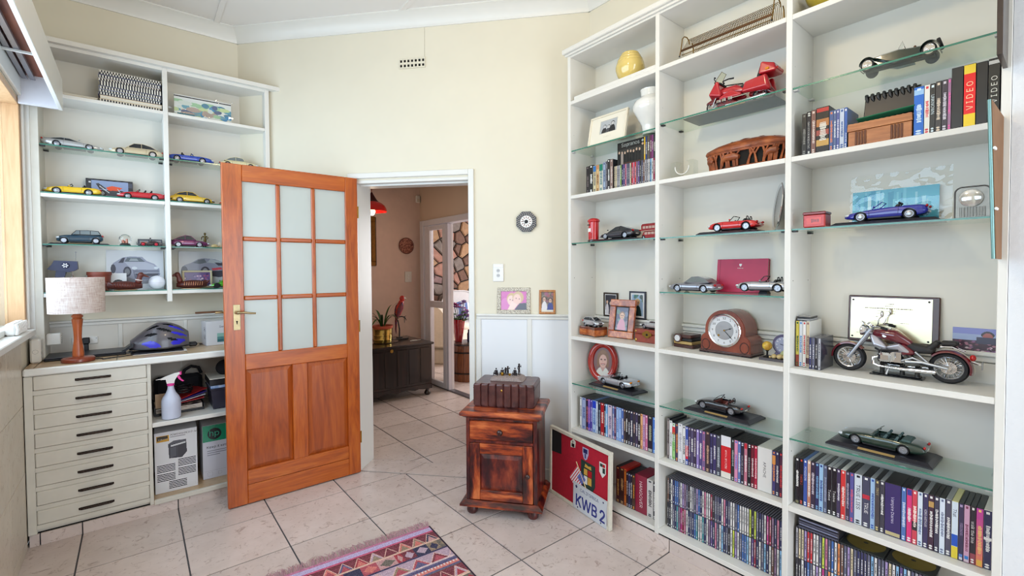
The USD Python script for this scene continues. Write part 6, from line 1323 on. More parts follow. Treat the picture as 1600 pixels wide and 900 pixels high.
def hull(pts,r):
    ms=[m3.Manifold.sphere(q[3] if len(q) > 3 else r,16).translate(tuple(q[:3])) for q in pts]
    return m3.Manifold.batch_hull(ms)
def hpart(t,name,pts,r,mat,mirror=False,smooth=45):
    M_=hull(pts,r)
    if mirror: M_=M_ + hull([(p[0],-p[1],*p[2:]) for p in pts],r)
    return t.part(name,man_arr(M_),mat,smooth)
fa=hpart(gw,'fairing',[(0.118,0,0.090),(0.112,0.030,0.098),(0.112,-0.030,0.098),(0.080,0.036,0.140),(0.080,-0.036,0.140),(0.070,0.030,0.085),(0.070,-0.030,0.085)],0.008,gr)
fa.part('headlamp',MB().box(0.117,-0.018,0.092,0.1275,0.018,0.108,0.003),lamp_clear)
fa.part('dashboard',man_arr(hull([(0.070,0.028,0.138),(0.070,-0.028,0.138),(0.094,0.022,0.148),(0.094,-0.022,0.148)],0.005)),trim_blk,45)
gw.part('windscreen',MB().add(np.array([(0.096,-0.030,0.148),(0.096,0.030,0.148),(0.064,0.022,0.192),(0.064,-0.022,0.192)]),np.array([(0,1,2,3)])),pane('amber_windscreen',(0.93,0.90,0.72),1.6))
gw.part('screen_edge',MB().tube([(0.096,-0.030,0.148),(0.064,-0.022,0.192),(0.064,0.022,0.192),(0.096,0.030,0.148)],0.0011,5),bw_,40)
for s in (-1,1):
    gw.part('mirror',MB().tube([(0.082,s*0.034,0.142),(0.090,s*0.042,0.160),(0.084,s*0.046,0.164)],[0.002,0.002,0.005],6),trim_blk,50)
    gw.part('handlebar',MB().tube([(0.060,s*0.012,0.136),(0.052,s*0.034,0.142),(0.022,s*0.046,0.140),(-0.002,s*0.048,0.136)],[0.002,0.0025,0.0032,0.0036],8),trim_blk,50)
    gw.part('exhaust',MB().tube([(0.040,s*0.034,zz+0.018),(-0.02,s*0.036,zz+0.016),(-0.135,s*0.038,zz+0.020)],[0.004,0.005,0.007],10),chrome,50)
hpart(gw,'front_mudguard',[(0.138,0,zz+0.055),(0.112,0,zz+0.066),(0.085,0,zz+0.058)],0.009,gd)
hpart(gw,'tank',[(0.066,0,0.100,0.022),(0.010,0,0.102,0.020),(-0.02,0,0.088,0.016)],0.02,gr)
hpart(gw,'side_cowl',[(0.065,0.026,0.070),(-0.02,0.026,0.066),(0.02,0.026,0.088)],0.008,gr,True); hpart(gw,'lower_cowl',[(0.078,0.020,0.040),(0.0,0.022,0.036),(0.06,0.022,0.058)],0.008,gd,True)
en=MB()
for s in (-1,1):
    for x in (0.020,0.048,0.072): en.box(x-0.010,s*0.030-0.010,0.046,x+0.010,s*0.030+0.010,0.064,0.003)
    en.box(-0.060,s*0.036-0.002,0.052,0.015,s*0.036+0.002,0.058,0.001)
gw.part('engine',en,chrome)
hpart(gw,'seat',[(-0.005,0,0.096,0.012),(-0.045,0,0.098,0.015),(-0.050,0,0.106,0.014),(-0.095,0,0.116,0.014)],0.014,seat_dark); hpart(gw,'backrest',[(-0.098,0.02,0.122,0.007),(-0.098,-0.02,0.122,0.007),(-0.108,0.016,0.160,0.007),(-0.108,-0.016,0.160,0.007)],0.007,seat_dark)
hpart(gw,'pannier',[(-0.045,0.036,0.072),(-0.135,0.038,0.070),(-0.055,0.036,0.098),(-0.130,0.038,0.106),(-0.142,0.030,0.060)],0.011,gr,True)
tb=hpart(gw,'top_box',[(-0.115,0.040,0.128),(-0.115,-0.040,0.128),(-0.120,0.036,0.164),(-0.120,-0.036,0.164),(-0.168,0.034,0.128),(-0.168,-0.034,0.128),(-0.160,0.030,0.150),(-0.160,-0.030,0.150)],0.008,gr)
tb.part('tail_lamp',MB().box(-0.180,-0.034,0.126,-0.174,0.034,0.138,0.002),lamp_red); tb.part('indicator',MB().box(-0.150,0.0415,0.130,-0.135,0.0490,0.140,0.002),lamp_amber)
hpart(gw,'rear_mudguard',[(-0.125,0,0.070,0.016),(-0.150,0,0.040,0.012)],0.012,gd); gw.part('fork',MB().tube([(0.112,0.014,zz+0.034),(0.086,0.016,0.100)],0.0032,8).tube([(0.112,-0.014,zz+0.034),(0.086,-0.016,0.100)],0.0032,8),chrome,50)

pk=thing('pink_book','large crimson hardback with small white crest standing behind the silver cars','book',(2.205,1.132,1.2882),0)
Mp=FD(0,0,0) @ rotm('x',-0.10)
pk.part('cover',MB().box(0,0,-0.002,0.235,0.158,0.0,0.001,M=Mp).box(0,0,-0.018,0.235,0.158,-0.016,0.001,M=Mp).box(-0.002,0,-0.018,0.002,0.158,0.0,0.001,M=Mp),pm('crimson_cloth',(188,42,84),0.45,var=0.08)); pk.part('pages',MB().box(0.002,0.003,-0.016,0.231,0.155,-0.002,M=Mp),pm('book_pages',(226,222,212),0.8,var=0.06,scale=200))
pk.part('crest',MB().prism([(0.105,0.135),(0.117,0.135),(0.117,0.128),(0.111,0.121),(0.105,0.128)],0.0,0.0005,M=Mp).text('PORSCHE',0.0042,Mp @ tr(0.111,0.112,0.0),0.0005,center=True),white_plastic)
pk.part('hinge_groove',MB().box(0.012,0,-0.0001,0.014,0.158,0.0003,M=Mp),pm('crimson_dark',(140,26,60),0.5,var=0.08))
a2=math.radians(60)
hp=thing('round_plate','round dark dish with wide silver rim standing on edge by the divider','plate',(2.130,0.822,1.5570))
Mh=frame((0,0,0.104),(-0.866,-0.5,0),(0.05,-0.10,1))
hp.part('rim',MB().lathe([(0.086,-0.004),(0.100,0.0),(0.104,0.003),(0.100,0.006),(0.090,0.003),(0.086,0.001)],48,M=Mh,closed=True),chrome,50); hp.part('dish',MB().lathe([(0.088,-0.0045),(0.088,0.002),(0.075,-0.001),(0,-0.002)],40,M=Mh),black_gloss,40)

# shelf of clocks
mh=pm('mahogany',(124,60,44),0.28,ramp=[(0.3,(84,36,28)),(0.5,(124,58,42)),(0.72,(152,78,56))],scale=9,stretch=(1,1,0.35),coat=0.4); mhd=pm('dark_mahogany',(74,36,30),0.35,var=0.35,scale=30,coat=0.4)
mc=thing('mantel_clock','arched mahogany mantel clock with round silver dial on the middle shelf','clock',(2.100,1.037,1.0035),0)
shape=sg.Point(0,0.112).buffer(0.094,32).union(sg.box(-0.094,0.014,0.094,0.112)).union(sg.box(-0.116,0.014,0.116,0.052)).union(sg.Point(-0.082,0.060).buffer(0.034,16)).union(sg.Point(0.082,0.060).buffer(0.034,16))
Mc=FD(0,0,0)
mc.part('case',MB().prism(shape.buffer(-0.003),0,0.003,M=Mc).prism(shape,-0.118,0.0,M=Mc),mh,30)
mc.part('base',MB().box(-0.122,0.004,-0.123,0.122,0.014,0.008,0.003,M=Mc),mhd)
for x in (-0.100,0.100): mc.part('foot',MB().box(x-0.022,0,-0.120,x+0.022,0.004,0.006,0.001,M=Mc),black_plastic)
for s in (-1,1): mc.part('volute',MB().tube([(s*0.088*1+0*1,0,0)][:0] or [at(Mc,s*0.090+0.019*cos(a),0.040+0.024*sin(a),0.003) for a in np.linspace(0,2*pi,24)[:-1]],0.0022,6,closed=True),mhd,50)
mc.part('bezel',MB().lathe([(0.068,0.003),(0.077,0.003),(0.077,0.009),(0.073,0.013),(0.068,0.011)],48,closed=True,M=Mc @ tr(0,0.112,0)),chrome,40)
di=mc.part('dial',MB().lathe([(0.069,0.0032),(0.069,0.005),(0,0.005)],48,M=Mc @ tr(0,0.112,0)),pm('silvered_dial',(214,216,220),0.3,var=0.05)); di.part('dial_centre',MB().lathe([(0.043,0.005),(0.043,0.0053),(0,0.0053)],40,M=Mc @ tr(0,0.112,0)),pm('bright_dial_centre',(186,190,196),0.22,metal=0.6,var=0.1))
nm_=MB()
for k in range(1,13):
    a=pi/2-2*pi*k/12; t_=meshkit.text_mesh(str(k),0.0095,0.0004); v_=t_.vertices.copy(); v_[:,:2] -= (v_[:,:2].min(0)+v_[:,:2].max(0))/2; nm_.add(v_+np.array([0.056*cos(a),0.112+0.056*sin(a),0.0051]),t_.faces,Mc)
di.part('numerals',nm_,trim_blk)
def hand(a,L_,w,M,z): return MB().prism([(0,-w),(L_*0.55,-w*0.7),(L_*0.68,-w*1.9),(L_*0.80,-w*0.6),(L_,0),(L_*0.80,w*0.6),(L_*0.68,w*1.9),(L_*0.55,w*0.7),(0,w)],z,z+0.0006,M=M @ rotm('z',a))
di.part('hour_hand',hand(pi/2-2*pi*2.37/12,0.042,0.0016,Mc @ tr(0,0.112,0),0.0060),trim_blk); di.part('minute_hand',hand(pi/2-2*pi*22.5/60,0.060,0.0013,Mc @ tr(0,0.112,0),0.0068),trim_blk); di.part('winding_hole',MB().lathe([(0.005,0.0054),(0.005,0.006),(0,0.006)],12,M=Mc @ tr(-0.026,0.088,0)).lathe([(0.004,0.0068),(0.003,0.008),(0,0.008)],12,M=Mc @ tr(0,0.112,0)),brass)
sc=thing('book_stack_clock','small dark ornament of stacked books with a tiny dial','ornament',(2.125,1.262,1.0035),0)
Ms=FD(0.0,0.0,0) @ rotm('y',-0.08)
for k,(z0,z1,w,mt) in enumerate(((0.0,0.018,0.110,mhd),(0.018,0.034,0.104,plaque_m),(0.034,0.050,0.098,trim_blk),(0.050,0.068,0.090,mhd))):
    sc.part('little_book',MB().box(-w/2,z0+0.0005,-0.085,w/2,z1-0.0005,0.004*(k % 2),0.002,M=Ms),mt)
sc.part('dial_case',MB().lathe([(0.022,0.0),(0.022,0.010),(0.018,0.012),(0,0.012)],24,M=Ms @ tr(-0.026,0.048,0)),mhd,40).part('dial',MB().lathe([(0.016,0.0122),(0,0.0128)],24,M=Ms @ tr(-0.026,0.048,0)),_mats['silvered_dial'])
gc=thing('globe_clock','small purple-grey desk clock ornament with yellow globe and shells','clock',(2.145,0.825,1.0035),0)
Mg=FD(0,0,0); lav=pm('lavender_resin',(104,100,134),0.45,var=0.2,scale=50)
gc.part('base',MB().prism(sg.box(-0.062,-0.045,0.062,0.045).buffer(-0.006).buffer(0.006),0,0.010,M=rotm('z',-pi/2)),pm('grey_base',(84,78,84),0.5,var=0.2))
gc.part('clock_case',MB().lathe([(0.042,-0.010),(0.045,-0.006),(0.045,0.004),(0.040,0.009),(0.036,0.006),(0,0.006)],36,M=Mg @ tr(0.022,0.068,-0.005)),lav,40); gc.part('clock_foot',MB().box(-0.014,0.010,-0.020,0.058,0.034,0.004,0.004,M=Mg),lav)
gf=gc.part('clock_face',MB().lathe([(0.034,0.0065),(0,0.0068)],30,M=Mg @ tr(0.022,0.068,-0.005)),pm('pale_lavender_face',(160,164,190),0.4,var=0.05)); gf.part('markers',sum_mb := MB(),trim_blk) if False else None
mk_=MB()
for k in range(12): a=2*pi*k/12; mk_.box(-0.0012,0.024,0.0069,0.0012,0.030,0.0074,M=Mg @ tr(0.022,0.068,-0.005) @ rotm('z',a))
gf.part('markers',mk_,white_plastic); gf.part('hand',hand(0.5,0.020,0.0010,Mg @ tr(0.022,0.068,-0.005),0.0076),trim_blk); gf.part('hand',hand(2.9,0.015,0.0010,Mg @ tr(0.022,0.068,-0.005),0.0082),trim_blk)
gc.part('globe_stand',MB().lathe([(0.016,0.010),(0.012,0.014),(0.004,0.018),(0.004,0.036),(0.009,0.042)],16,M=tr(-0.02,0.036,0)),trim_blk,50); gc.part('globe',MB().ell((-0.02,0.036,0.060),0.020,3),pm('yellow_globe',(206,170,60),0.3,ramp=[(0.4,(190,140,50)),(0.6,(222,190,80))],scale=40),60)
shl=pm('cream_shell',(222,196,140),0.4,var=0.25,scale=60)
for x,y,r in ((-0.03,0.004,0.012),(-0.03,-0.018,0.013),(-0.022,-0.036,0.012),(-0.030,0.020,0.006)): gc.part('shell',MB().ell((x,y,0.010+r*0.8),(r,r*0.9,r*0.85),2),shl,60)
gc.part('shell',MB().lathe([(0.004,-0.02),(0.011,-0.005),(0.010,0.008),(0.004,0.02),(0,0.024)],14,M=tr(-0.015,-0.030,0.036) @ rotm('x',0.9)),pm('green_cream_shell',(196,200,150),0.4,var=0.3,scale=50),50)

# top right shelf: carved box with a corrugated tray on it
wbx=wood('carved_oak',(140,84,44),(172,108,60),(192,130,78),'y',scale=9,rough=0.45)
wx=thing('carved_wooden_box','carved brown wooden box with fluted blocks between the film cases','box',(2.030,0.549,1.8405),0)
Mx=FD(0,0,0); wl=0.180
wx.part('body',MB().box(0,0,-0.12,wl,0.055,0,0.002,M=Mx),wbx)
wav=[(wl*k/24,0.055+0.026+0.0012*(k % 2)) for k in range(25)]
wx.part('lid',MB().prism([(-0.002,0.0555),(wl+0.002,0.0555)]+[(x,y) for x,y in wav[::-1]],-0.122,0.003,M=Mx),wbx)
for x0 in (0.022,0.124):
    for k in range(4): wx.part('flute',MB().box(x0+k*0.009,0.004,0.0,x0+k*0.009+0.006,0.052,0.004,0.0015,M=Mx),pm('dark_flute_wood',(110,62,34),0.5,var=0.3,scale=40))
ty=thing('corrugated_tray','black corrugated plastic tray with green felt standing on the carved wooden box','tray',(2.06,0.512,1.9265),0)
Mt=FD(0,0,0) @ rotm('x',-0.28)
ty.part('panel',MB().box(0.0,0.0,-0.004,0.155,0.098,0.0,0.002,M=Mt),black_gloss)
ty.part('roll_edge',MB().tube([at(Mt,0.0,0.096,-0.014),at(Mt,0.155,0.096,-0.014)],0.014,14),black_gloss,40)
for k in range(9): ty.part('ridge',MB().tube([at(Mt,0.010+0.017*k,0.078,0.0),at(Mt,0.006+0.017*k,0.090,0.005),at(Mt,0.004+0.017*k,0.104,0.003),at(Mt,0.004+0.017*k,0.112,-0.010)],[0.002,0.006,0.006,0.004],8),black_gloss,50)
ty.part('felt_strip',MB().box(-0.012,0.001,0.001,0.150,0.005,0.032,0.001,M=Mt @ rotm('z',0.05)),pm('green_felt',(16,106,72),0.8,var=0.1))

# glass shelf with the blue car: tin, wallet, lamp-shaped flask
tn=thing('red_tin','small red tin box at the left of the blue open model car','tin',(2.018,0.690,1.5565),0)
tn.part('body',MB().box(0,-0.075,0.0003,0.065,0,0.050,0.004),pm('tin_red',(170,40,34),0.25,metal=0.3,var=0.12,coat=0.4)); tn.part('lid',MB().box(-0.0015,-0.0765,0.048,0.0665,0.0015,0.060,0.003),pm('tin_dark_red',(120,34,32),0.25,metal=0.3,var=0.15,coat=0.4))
tn.picture('label_print',quant(spine_img(26,50,(206,60,44),(110,30,30),None,seed=9,marks=False),6).rotate(90,expand=True),FD(-0.012,-0.0006,0.012),0.050,0.026,INKG)
pw=thing('plastic_wallet','clear plastic wallet with a turquoise card behind the blue open car','wallet',(2.212,0.590,1.5565),0)
Mw2=FD(0,0,0) @ rotm('x',-0.06)
pts=np.array([[(0.30*i/30,0.205*j/20,0.0025*(meshkit.fbm(np.array([i*0.22,j*0.3,3.0]),3)-0.5)*3) for i in range(31)] for j in range(21)]).reshape(-1,3)
fcs=np.array([(j*31+i,j*31+i+1,(j+1)*31+i+1,(j+1)*31+i) for j in range(20) for i in range(30)])
pw.part('film',MB().add(pts,fcs,Mw2),pane('crinkled_film',(0.97,0.98,0.98),1.5),True); pw.part('film',MB().add(pts*np.array([1,1,-1])+np.array([0,0,-0.006]),fcs,Mw2),pane('crinkled_film',(0.97,0.98,0.98),1.5),True)
im,d=canvas(120,70,(90,186,214)); r=random.Random(4)
for k in range(26): x=r.randint(0,110); d.rectangle((x,r.randint(0,28),x+r.randint(1,6),r.randint(30,66)),fill=r.choice([(150,214,232),(190,230,240),(60,160,196),(120,204,226)]))
d.ellipse((66,26,78,38),outline=(60,130,150)); d.rectangle((0,58,120,70),fill=(40,140,170))
cdp=pw.part('card',MB().box(0.008,0.004,-0.0035,0.266,0.142,-0.0030,M=Mw2),white_plastic); cdp.picture('card_print',quant(im,8),Mw2 @ tr(0.008,0.004,-0.0029),0.258,0.138,INKG)
fk=thing('pewter_lantern','pewter lantern-shaped flask with round lens on the blue car shelf','ornament',(2.050,0.262,1.5565),0)
shp=sg.box(0.0,0.0,0.082,0.070).union(sg.box(0.012,0.05,0.070,0.098)).buffer(-0.008).union(sg.Point(0.018,0.080).buffer(0.018)).union(sg.Point(0.064,0.080).buffer(0.018)).union(sg.box(0,0,0.082,0.078)).union(sg.box(0.018,0.05,0.064,0.098))
pew=pm('pewter',(140,136,128),0.35,metal=0.85,var=0.2,scale=40)
fk.part('body',MB().prism(shp.buffer(-0.002),0.0,0.002,M=Mx*1).prism(shp,-0.05,0.0,M=Mx),pew,30)
fk.part('edge_band',MB().tube([at(Mx,x,y,0.002) for x,y in list(shp.exterior.coords)[:-1]],0.0022,6,closed=True),pm('dark_pewter',(84,80,76),0.4,metal=0.8,var=0.2),50)
fk.part('bullseye',MB().lathe([(0.026,0.0),(0.028,0.006),(0.024,0.010),(0.016,0.012),(0.010,0.014),(0,0.015)],30,M=Mx @ tr(0.038,0.062,0.002)),pm('polished_lens',(220,222,220),0.12,metal=0.7,var=0.08),40)
for k in range(9): fk.part('rib',MB().tube([at(Mx,0.014+0.0068*k,0.004,0.002),at(Mx,0.014+0.0068*k,0.034,0.002)],0.0024,6),pew,50)

# plaque, photo and big cruiser motorcycle
MP=FD(0.592,2.222,1.0035) @ rotm('x',-0.03) if False else FD(0.592,2.214,1.1125) @ rotm('x',-0.065)
pq=thing('wall_plaque','dark wood plaque with engraved gold plate leaning behind the big motorcycle','plaque',MP[:3,3]); Mq=MP.copy(); Mq[:3,3]=0
qw,qh=0.275,0.180
pq.part('board',MB().box(0,0,-0.014,qw,qh,0.0,0.003,M=Mq),mhd)
ivory_metal=pm('pale_gold_plate',(236,226,190),0.25,metal=0.55,var=0.06,scale=8)
pl2=pq.part('plate',MB().box(0.008,0.010,0.0,qw-0.020,qh-0.008,0.0012,0.0005,M=Mq),ivory_metal)
eng=MB(); r=random.Random(8)
for z,x0,x1,th in ((0.148,0.115,0.145,0.002),(0.140,0.118,0.142,0.002),(0.130,0.055,0.200,0.0035),(0.121,0.095,0.155,0.0016),(0.112,0.090,0.150,0.0016),(0.098,0.090,0.100,0.002),(0.082,0.085,0.105,0.0016),(0.078,0.165,0.190,0.0016),(0.032,0.030,0.080,0.0022)):
    x=x0
    while x < x1: w_=r.uniform(0.002,0.008); eng.box(x,z,0.0012,min(x+w_,x1),z+th,0.0014,M=Mq); x += w_+r.uniform(0.001,0.003)
pl2.pieces('engraved_mark',eng,pm('engraved_line',(150,142,120),0.5,var=0.2))
for x in (0.016,qw-0.030):
    for y in (0.018,qh-0.018): pl2.part('screw',MB().lathe([(0.0035,0.0012),(0.0028,0.0028),(0,0.003)],12,M=Mq @ tr(x,y,0)),trim_blk,40)
im,d=canvas(64,52,(120,130,180)); d.rectangle((0,0,64,16),fill=(120,124,190)); d.rectangle((0,14,64,28),fill=(150,164,200)); d.rectangle((0,28,64,52),fill=(64,40,56)); r=random.Random(2)
for k in range(40): x,y=r.randint(0,63),r.randint(28,50); d.ellipse((x,y,x+4,y+3),fill=r.choice([(110,60,80),(160,110,130),(50,30,44),(130,90,130),(200,180,190)]))
d.ellipse((38,6,54,22),fill=(46,34,36)); d.ellipse((40,10,52,24),fill=(160,90,84)); d.rectangle((32,20,60,34),fill=(60,60,84))
ph=thing('loose_photo','loose colour photograph propped at the right behind the motorcycle','photograph',(2.232,0.285,1.1125),0)
ph.part('print_card',MB().box(0,0,-0.0008,0.120,0.078,0.0,M=FD(0,0,0) @ rotm('x',-0.05)),white_plastic).picture('print',quant(im,14),FD(0,0,0) @ rotm('x',-0.05) @ tr(0,0,0.0002),0.120,0.078,INKG)

mo=thing('model_motorcycle','large maroon cruiser motorcycle model with wire wheels on a black stand','model motorcycle',(2.150,0.424,1.0035),pi/2+0.02)
mar=paint('maroon',(104,18,34)); sil=paint('stone_silver',(176,174,184),metal=0.5); Rw=0.053
for x,wd in ((0.142,0.022),(-0.142,0.032)): spoked(mo,x,Rw,Rw,wd,rim='wire',k=20)
def arc_guard(cx,cz,r,a0,a1,w,th=0.0015,n=16):
    rings=[]
    for a in np.linspace(a0,a1,n):
        c,s=cos(a),sin(a); P_=lambda rr,y: (cx+rr*c,y,cz+rr*s)
        rings.append([P_(r-0.004,-w),P_(r+th,-w*0.9),P_(r+0.004,-w*0.4),P_(r+0.005,0),P_(r+0.004,w*0.4),P_(r+th,w*0.9),P_(r-0.004,w),P_(r,w*0.5),P_(r+0.002,0),P_(r,-w*0.5)])
    return MB().loft(rings).fix()
mo.part('front_mudguard',arc_guard(0.142,Rw,Rw+0.003,math.radians(10)*-1+0.1,math.radians(140),0.015),mar,50); mo.part('rear_mudguard',arc_guard(-0.142,Rw,Rw+0.004,math.radians(40),math.radians(196),0.021),mar,50)
mo.part('mudguard_stripe',MB().tube([(-0.142+(Rw+0.0095)*cos(a),0.0,Rw+(Rw+0.0095)*sin(a)) for a in np.linspace(math.radians(45),math.radians(190),20)],0.0013,5),pm('cream_pinstripe',(214,206,190),0.4,var=0.05),50)
mo.part('fork',MB().tube([(0.142,0.019,Rw),(0.072,0.021,0.168)],[0.0065,0.0060],12).tube([(0.142,-0.019,Rw),(0.072,-0.021,0.168)],[0.0065,0.0060],12).box(0.066,-0.026,0.150,0.086,0.026,0.157,0.003),pm('satin_silver',(186,190,200),0.28,metal=0.8,var=0.06),50)
hl=mo.part('headlamp',MB().lathe([(0.006,-0.022),(0.018,-0.014),(0.022,-0.002),(0.022,0.004),(0.019,0.006)],28,M=frame((0.100,0,0.162),(0,1,0),(-0.15,0,1))),chrome,50); hl.part('lens',MB().lathe([(0.019,0.006),(0.012,0.009),(0,0.010)],24,M=frame((0.100,0,0.162),(0,1,0),(-0.15,0,1))),lamp_clear,50)
mo.part('instrument_hood',MB().tube([(0.096,-0.012,0.184),(0.104,-0.010,0.192),(0.104,0.010,0.192),(0.096,0.012,0.184)],0.0025,6).lathe([(0.010,-0.006),(0.011,0.004),(0,0.005)],16,M=frame((0.078,0,0.182),(0,1,0),(1,0,0.8))),chrome,50)
mo.part('handlebar',MB().tube([(0.028,-0.060,0.178),(0.048,-0.052,0.182),(0.066,-0.020,0.176),(0.068,0,0.172),(0.066,0.020,0.176),(0.048,0.052,0.182),(0.028,0.060,0.178)],0.0030,8),chrome,50)
for s in (-1,1):
    mo.part('grip',MB().tube([(0.034,s*0.057,0.1795),(0.016,s*0.064,0.175)],[0.0050,0.0050],10).tube([(0.050,s*0.050,0.186),(0.024,s*0.068,0.182)],0.0016,6),trim_blk,50)
    mi=mo.part('mirror',MB().tube([(0.046,s*0.050,0.184),(0.040,s*0.062,0.210),(0.032,s*0.066,0.220)],0.0017,6),chrome,50); mi.part('mirror_head',MB().ell((0.030,s*0.067,0.230),(0.005,0.009,0.012),2),chrome,60)
tk=hpart(mo,'tank',[(0.060,0,0.152,0.015),(0.036,0.008,0.152,0.020),(0.036,-0.008,0.152,0.020),(0.005,0.010,0.148,0.022),(0.005,-0.010,0.148,0.022),(-0.034,0,0.125,0.014)],0.02,mar)
tk.part('tank_emblem',MB().lathe([(0.0065,0),(0.0065,0.0012),(0,0.0016)],16,M=frame((0.030,0.0285,0.148),(1,0,0),(0,-0.1,1))),silver,40); tk.part('filler_cap',MB().lathe([(0.008,0),(0.008,0.003),(0,0.004)],14,M=tr(0.022,0,0.1715)),chrome,40); tk.part('tank_stripe',MB().tube([(0.062,0,0.1675),(0.036,0,0.1728),(0.005,0,0.1708),(-0.036,0,0.1405)],0.0016,5),_mats['cream_pinstripe'],50)
hpart(mo,'front_frame',[(0.074,0,0.150,0.010),(0.060,0.014,0.112,0.008),(0.060,-0.014,0.112,0.008),(0.030,0.016,0.104,0.007),(0.030,-0.016,0.104,0.007)],0.008,sil)
hpart(mo,'side_cover',[(0.018,0.020,0.106),(-0.010,0.022,0.116),(-0.022,0.022,0.100),(-0.036,0.018,0.096)],0.007,sil,True); hpart(mo,'rear_tank_panel',[(-0.020,0.014,0.112),(-0.045,0.014,0.094),(-0.026,0.014,0.090)],0.010,mar,True)
hpart(mo,'seat',[(-0.034,0,0.118,0.012),(-0.060,0.010,0.104,0.012),(-0.060,-0.010,0.104,0.012),(-0.094,0.018,0.108,0.012),(-0.094,-0.018,0.108,0.012)],0.012,seat_dark); hpart(mo,'seat_back',[(-0.088,0.018,0.108,0.011),(-0.088,-0.018,0.108,0.011),(-0.110,0.014,0.134,0.009),(-0.110,-0.014,0.134,0.009)],0.01,seat_dark)
hpart(mo,'pillion_pad',[(-0.128,0.012,0.136,0.008),(-0.128,-0.012,0.136,0.008),(-0.158,0.012,0.138,0.008),(-0.158,-0.012,0.138,0.008)],0.008,seat_dark); mo.part('pad_rail',MB().tube([(-0.12,0.012,0.124),(-0.150,0.014,0.126),(-0.182,0.012,0.112)],0.0022,6).tube([(-0.12,-0.012,0.124),(-0.150,-0.014,0.126),(-0.182,-0.012,0.112)],0.0022,6),chrome,50)
mo.part('tail_lamp',MB().ell((-0.200,0,0.094),(0.008,0.010,0.011),2),lamp_red,60); mo.part('number_plate',MB().box(-0.224,-0.018,0.058,-0.221,0.018,0.084,0.001,M=np.eye(4)),silver)
mo.part('mudguard_end',MB().tube([(-0.196,0.0,0.082),(-0.222,0.0,0.072)],0.004,6),chrome,50)
eg=MB().box(-0.025,-0.022,0.045,0.050,0.022,0.098,0.008)
for s in (-1,1):
    for k in range(6): eg.box(0.006+k*0.0055,s*0.022,0.056,0.0085+k*0.0055,s*0.058,0.092,0.001)
    eg.box(0.004,s*0.050,0.058,0.042,s*0.066,0.090,0.010); eg.tube([(0.040,s*0.040,0.075),(0.060,s*0.046,0.066),(0.060,s*0.046,0.045),(0.045,s*0.034,0.036)],0.0052,8)
mo.part('engine',eg,chrome,40)
bl_=MB()
for s in (-1,1): bl_.tube([(-0.010,s*0.030,0.098),(0.040,s*0.050,0.096),(0.055,s*0.030,0.100)],0.004,6).tube([(-0.03,s*0.024,0.085),(-0.06,s*0.026,0.060),(-0.09,s*0.026,0.055)],0.003,6)
mo.part('intake_tube',bl_,trim_blk,50)
mo.part('swing_arm',MB().tube([(-0.030,0.024,0.060),(-0.075,0.026,0.064),(-0.142,0.026,Rw)],[0.007,0.006,0.006],8).tube([(-0.030,-0.024,0.060),(-0.142,-0.026,Rw)],[0.007,0.006],8).tube([(-0.055,0.022,0.098),(-0.095,0.024,0.062)],0.0042,8).tube([(-0.020,0.024,0.062),(-0.050,0.030,0.078),(-0.078,0.026,0.066)],0.0038,8),silver,50)
for s in (-1,1): mo.part('exhaust',MB().tube([(0.050,s*0.032,0.036),(0.0,s*0.034,0.034),(-0.030,s*0.036,0.034),(-0.050,s*0.038,0.035),(-0.112,s*0.042,0.038)],[0.0045,0.0045,0.0065,0.0078,0.0080],12),chrome,50)
mo.part('prop_stand',MB().tube([(0.016,0.022,0.040),(0.022,0.036,0.008)],0.004,8),silver,50)
st_=mo.part('display_stand',MB().box(-0.078,-0.030,0.0,0.074,0.030,0.005,0.002).box(-0.070,-0.022,0.005,0.066,0.022,0.010,0.002),black_gloss)
for x in (0.040,-0.018,-0.060): st_.part('post',MB().tube([(x,0.008,0.010),(x,0.008,0.046)],0.0062,10).tube([(x,-0.008,0.010),(x,-0.008,0.046)],0.0062,10),black_gloss,50)

# two mirrors hung edge-on at the end of the bookcase
mg_edge=pm('mirror_glass_edge',(120,160,158),0.1,metal=0.3,var=0.1); hb=pm('hardboard_back',(132,92,58),0.7,var=0.2,scale=12)
mr=thing('tilted_mirror','mirror with brown hardboard back seen edge-on at the right end of the bookcase','mirror',(2.014,0.1385,1.480))
T0,B0,T1,B1=np.array([-0.164,0.0265,0.386]),np.array([-0.134,0.0145,-0.056]),np.array([-0.002,0.015,0.367]),np.array([-0.002,0.014,-0.056])
def slab(off0,off1): 
    n=np.array([0.06,1.0,0]); return MB().loft([[p+n*off0 for p in (B0,B1,T1,T0)],[p+n*off1 for p in (B0,B1,T1,T0)]]).fix()
mr.part('backing_board',slab(0.0,0.004),hb); mr.part('mirror_sheet',slab(0.0042,0.0085),pm('mirror_silvering',(220,224,224),0.03,metal=1.0))
e0=[B0,T0]; mr.part('polished_edge',MB().tube([B0+np.array([-0.0015,0.0055,0]),T0+np.array([-0.0015,0.0055,0])],0.0042,8),mg_edge,50)
for f in (0.32,0.70): q=B0+(T0-B0)*f; mr.part('mirror_clip',MB().box(q[0]-0.004,q[1]-0.006,q[2]-0.005,q[0]+0.024,q[1]+0.001,q[2]+0.003,0.002),white_plastic)
mr2=thing('upper_mirror','dark framed picture hung edge-on above the tilted mirror','picture',(2.014,0.128,2.14))
mr2.part('frame_edge',MB().loft([[(-0.114,0.022,-0.139),(-0.002,0.020,-0.150),(-0.002,0.030,-0.150),(-0.114,0.034,-0.139)],[(-0.125,0.024,0.36),(-0.002,0.020,0.36),(-0.002,0.030,0.36),(-0.125,0.036,0.36)]]).fix(),pm('dark_walnut_frame',(58,44,38),0.35,var=0.25,scale=20,coat=0.3))

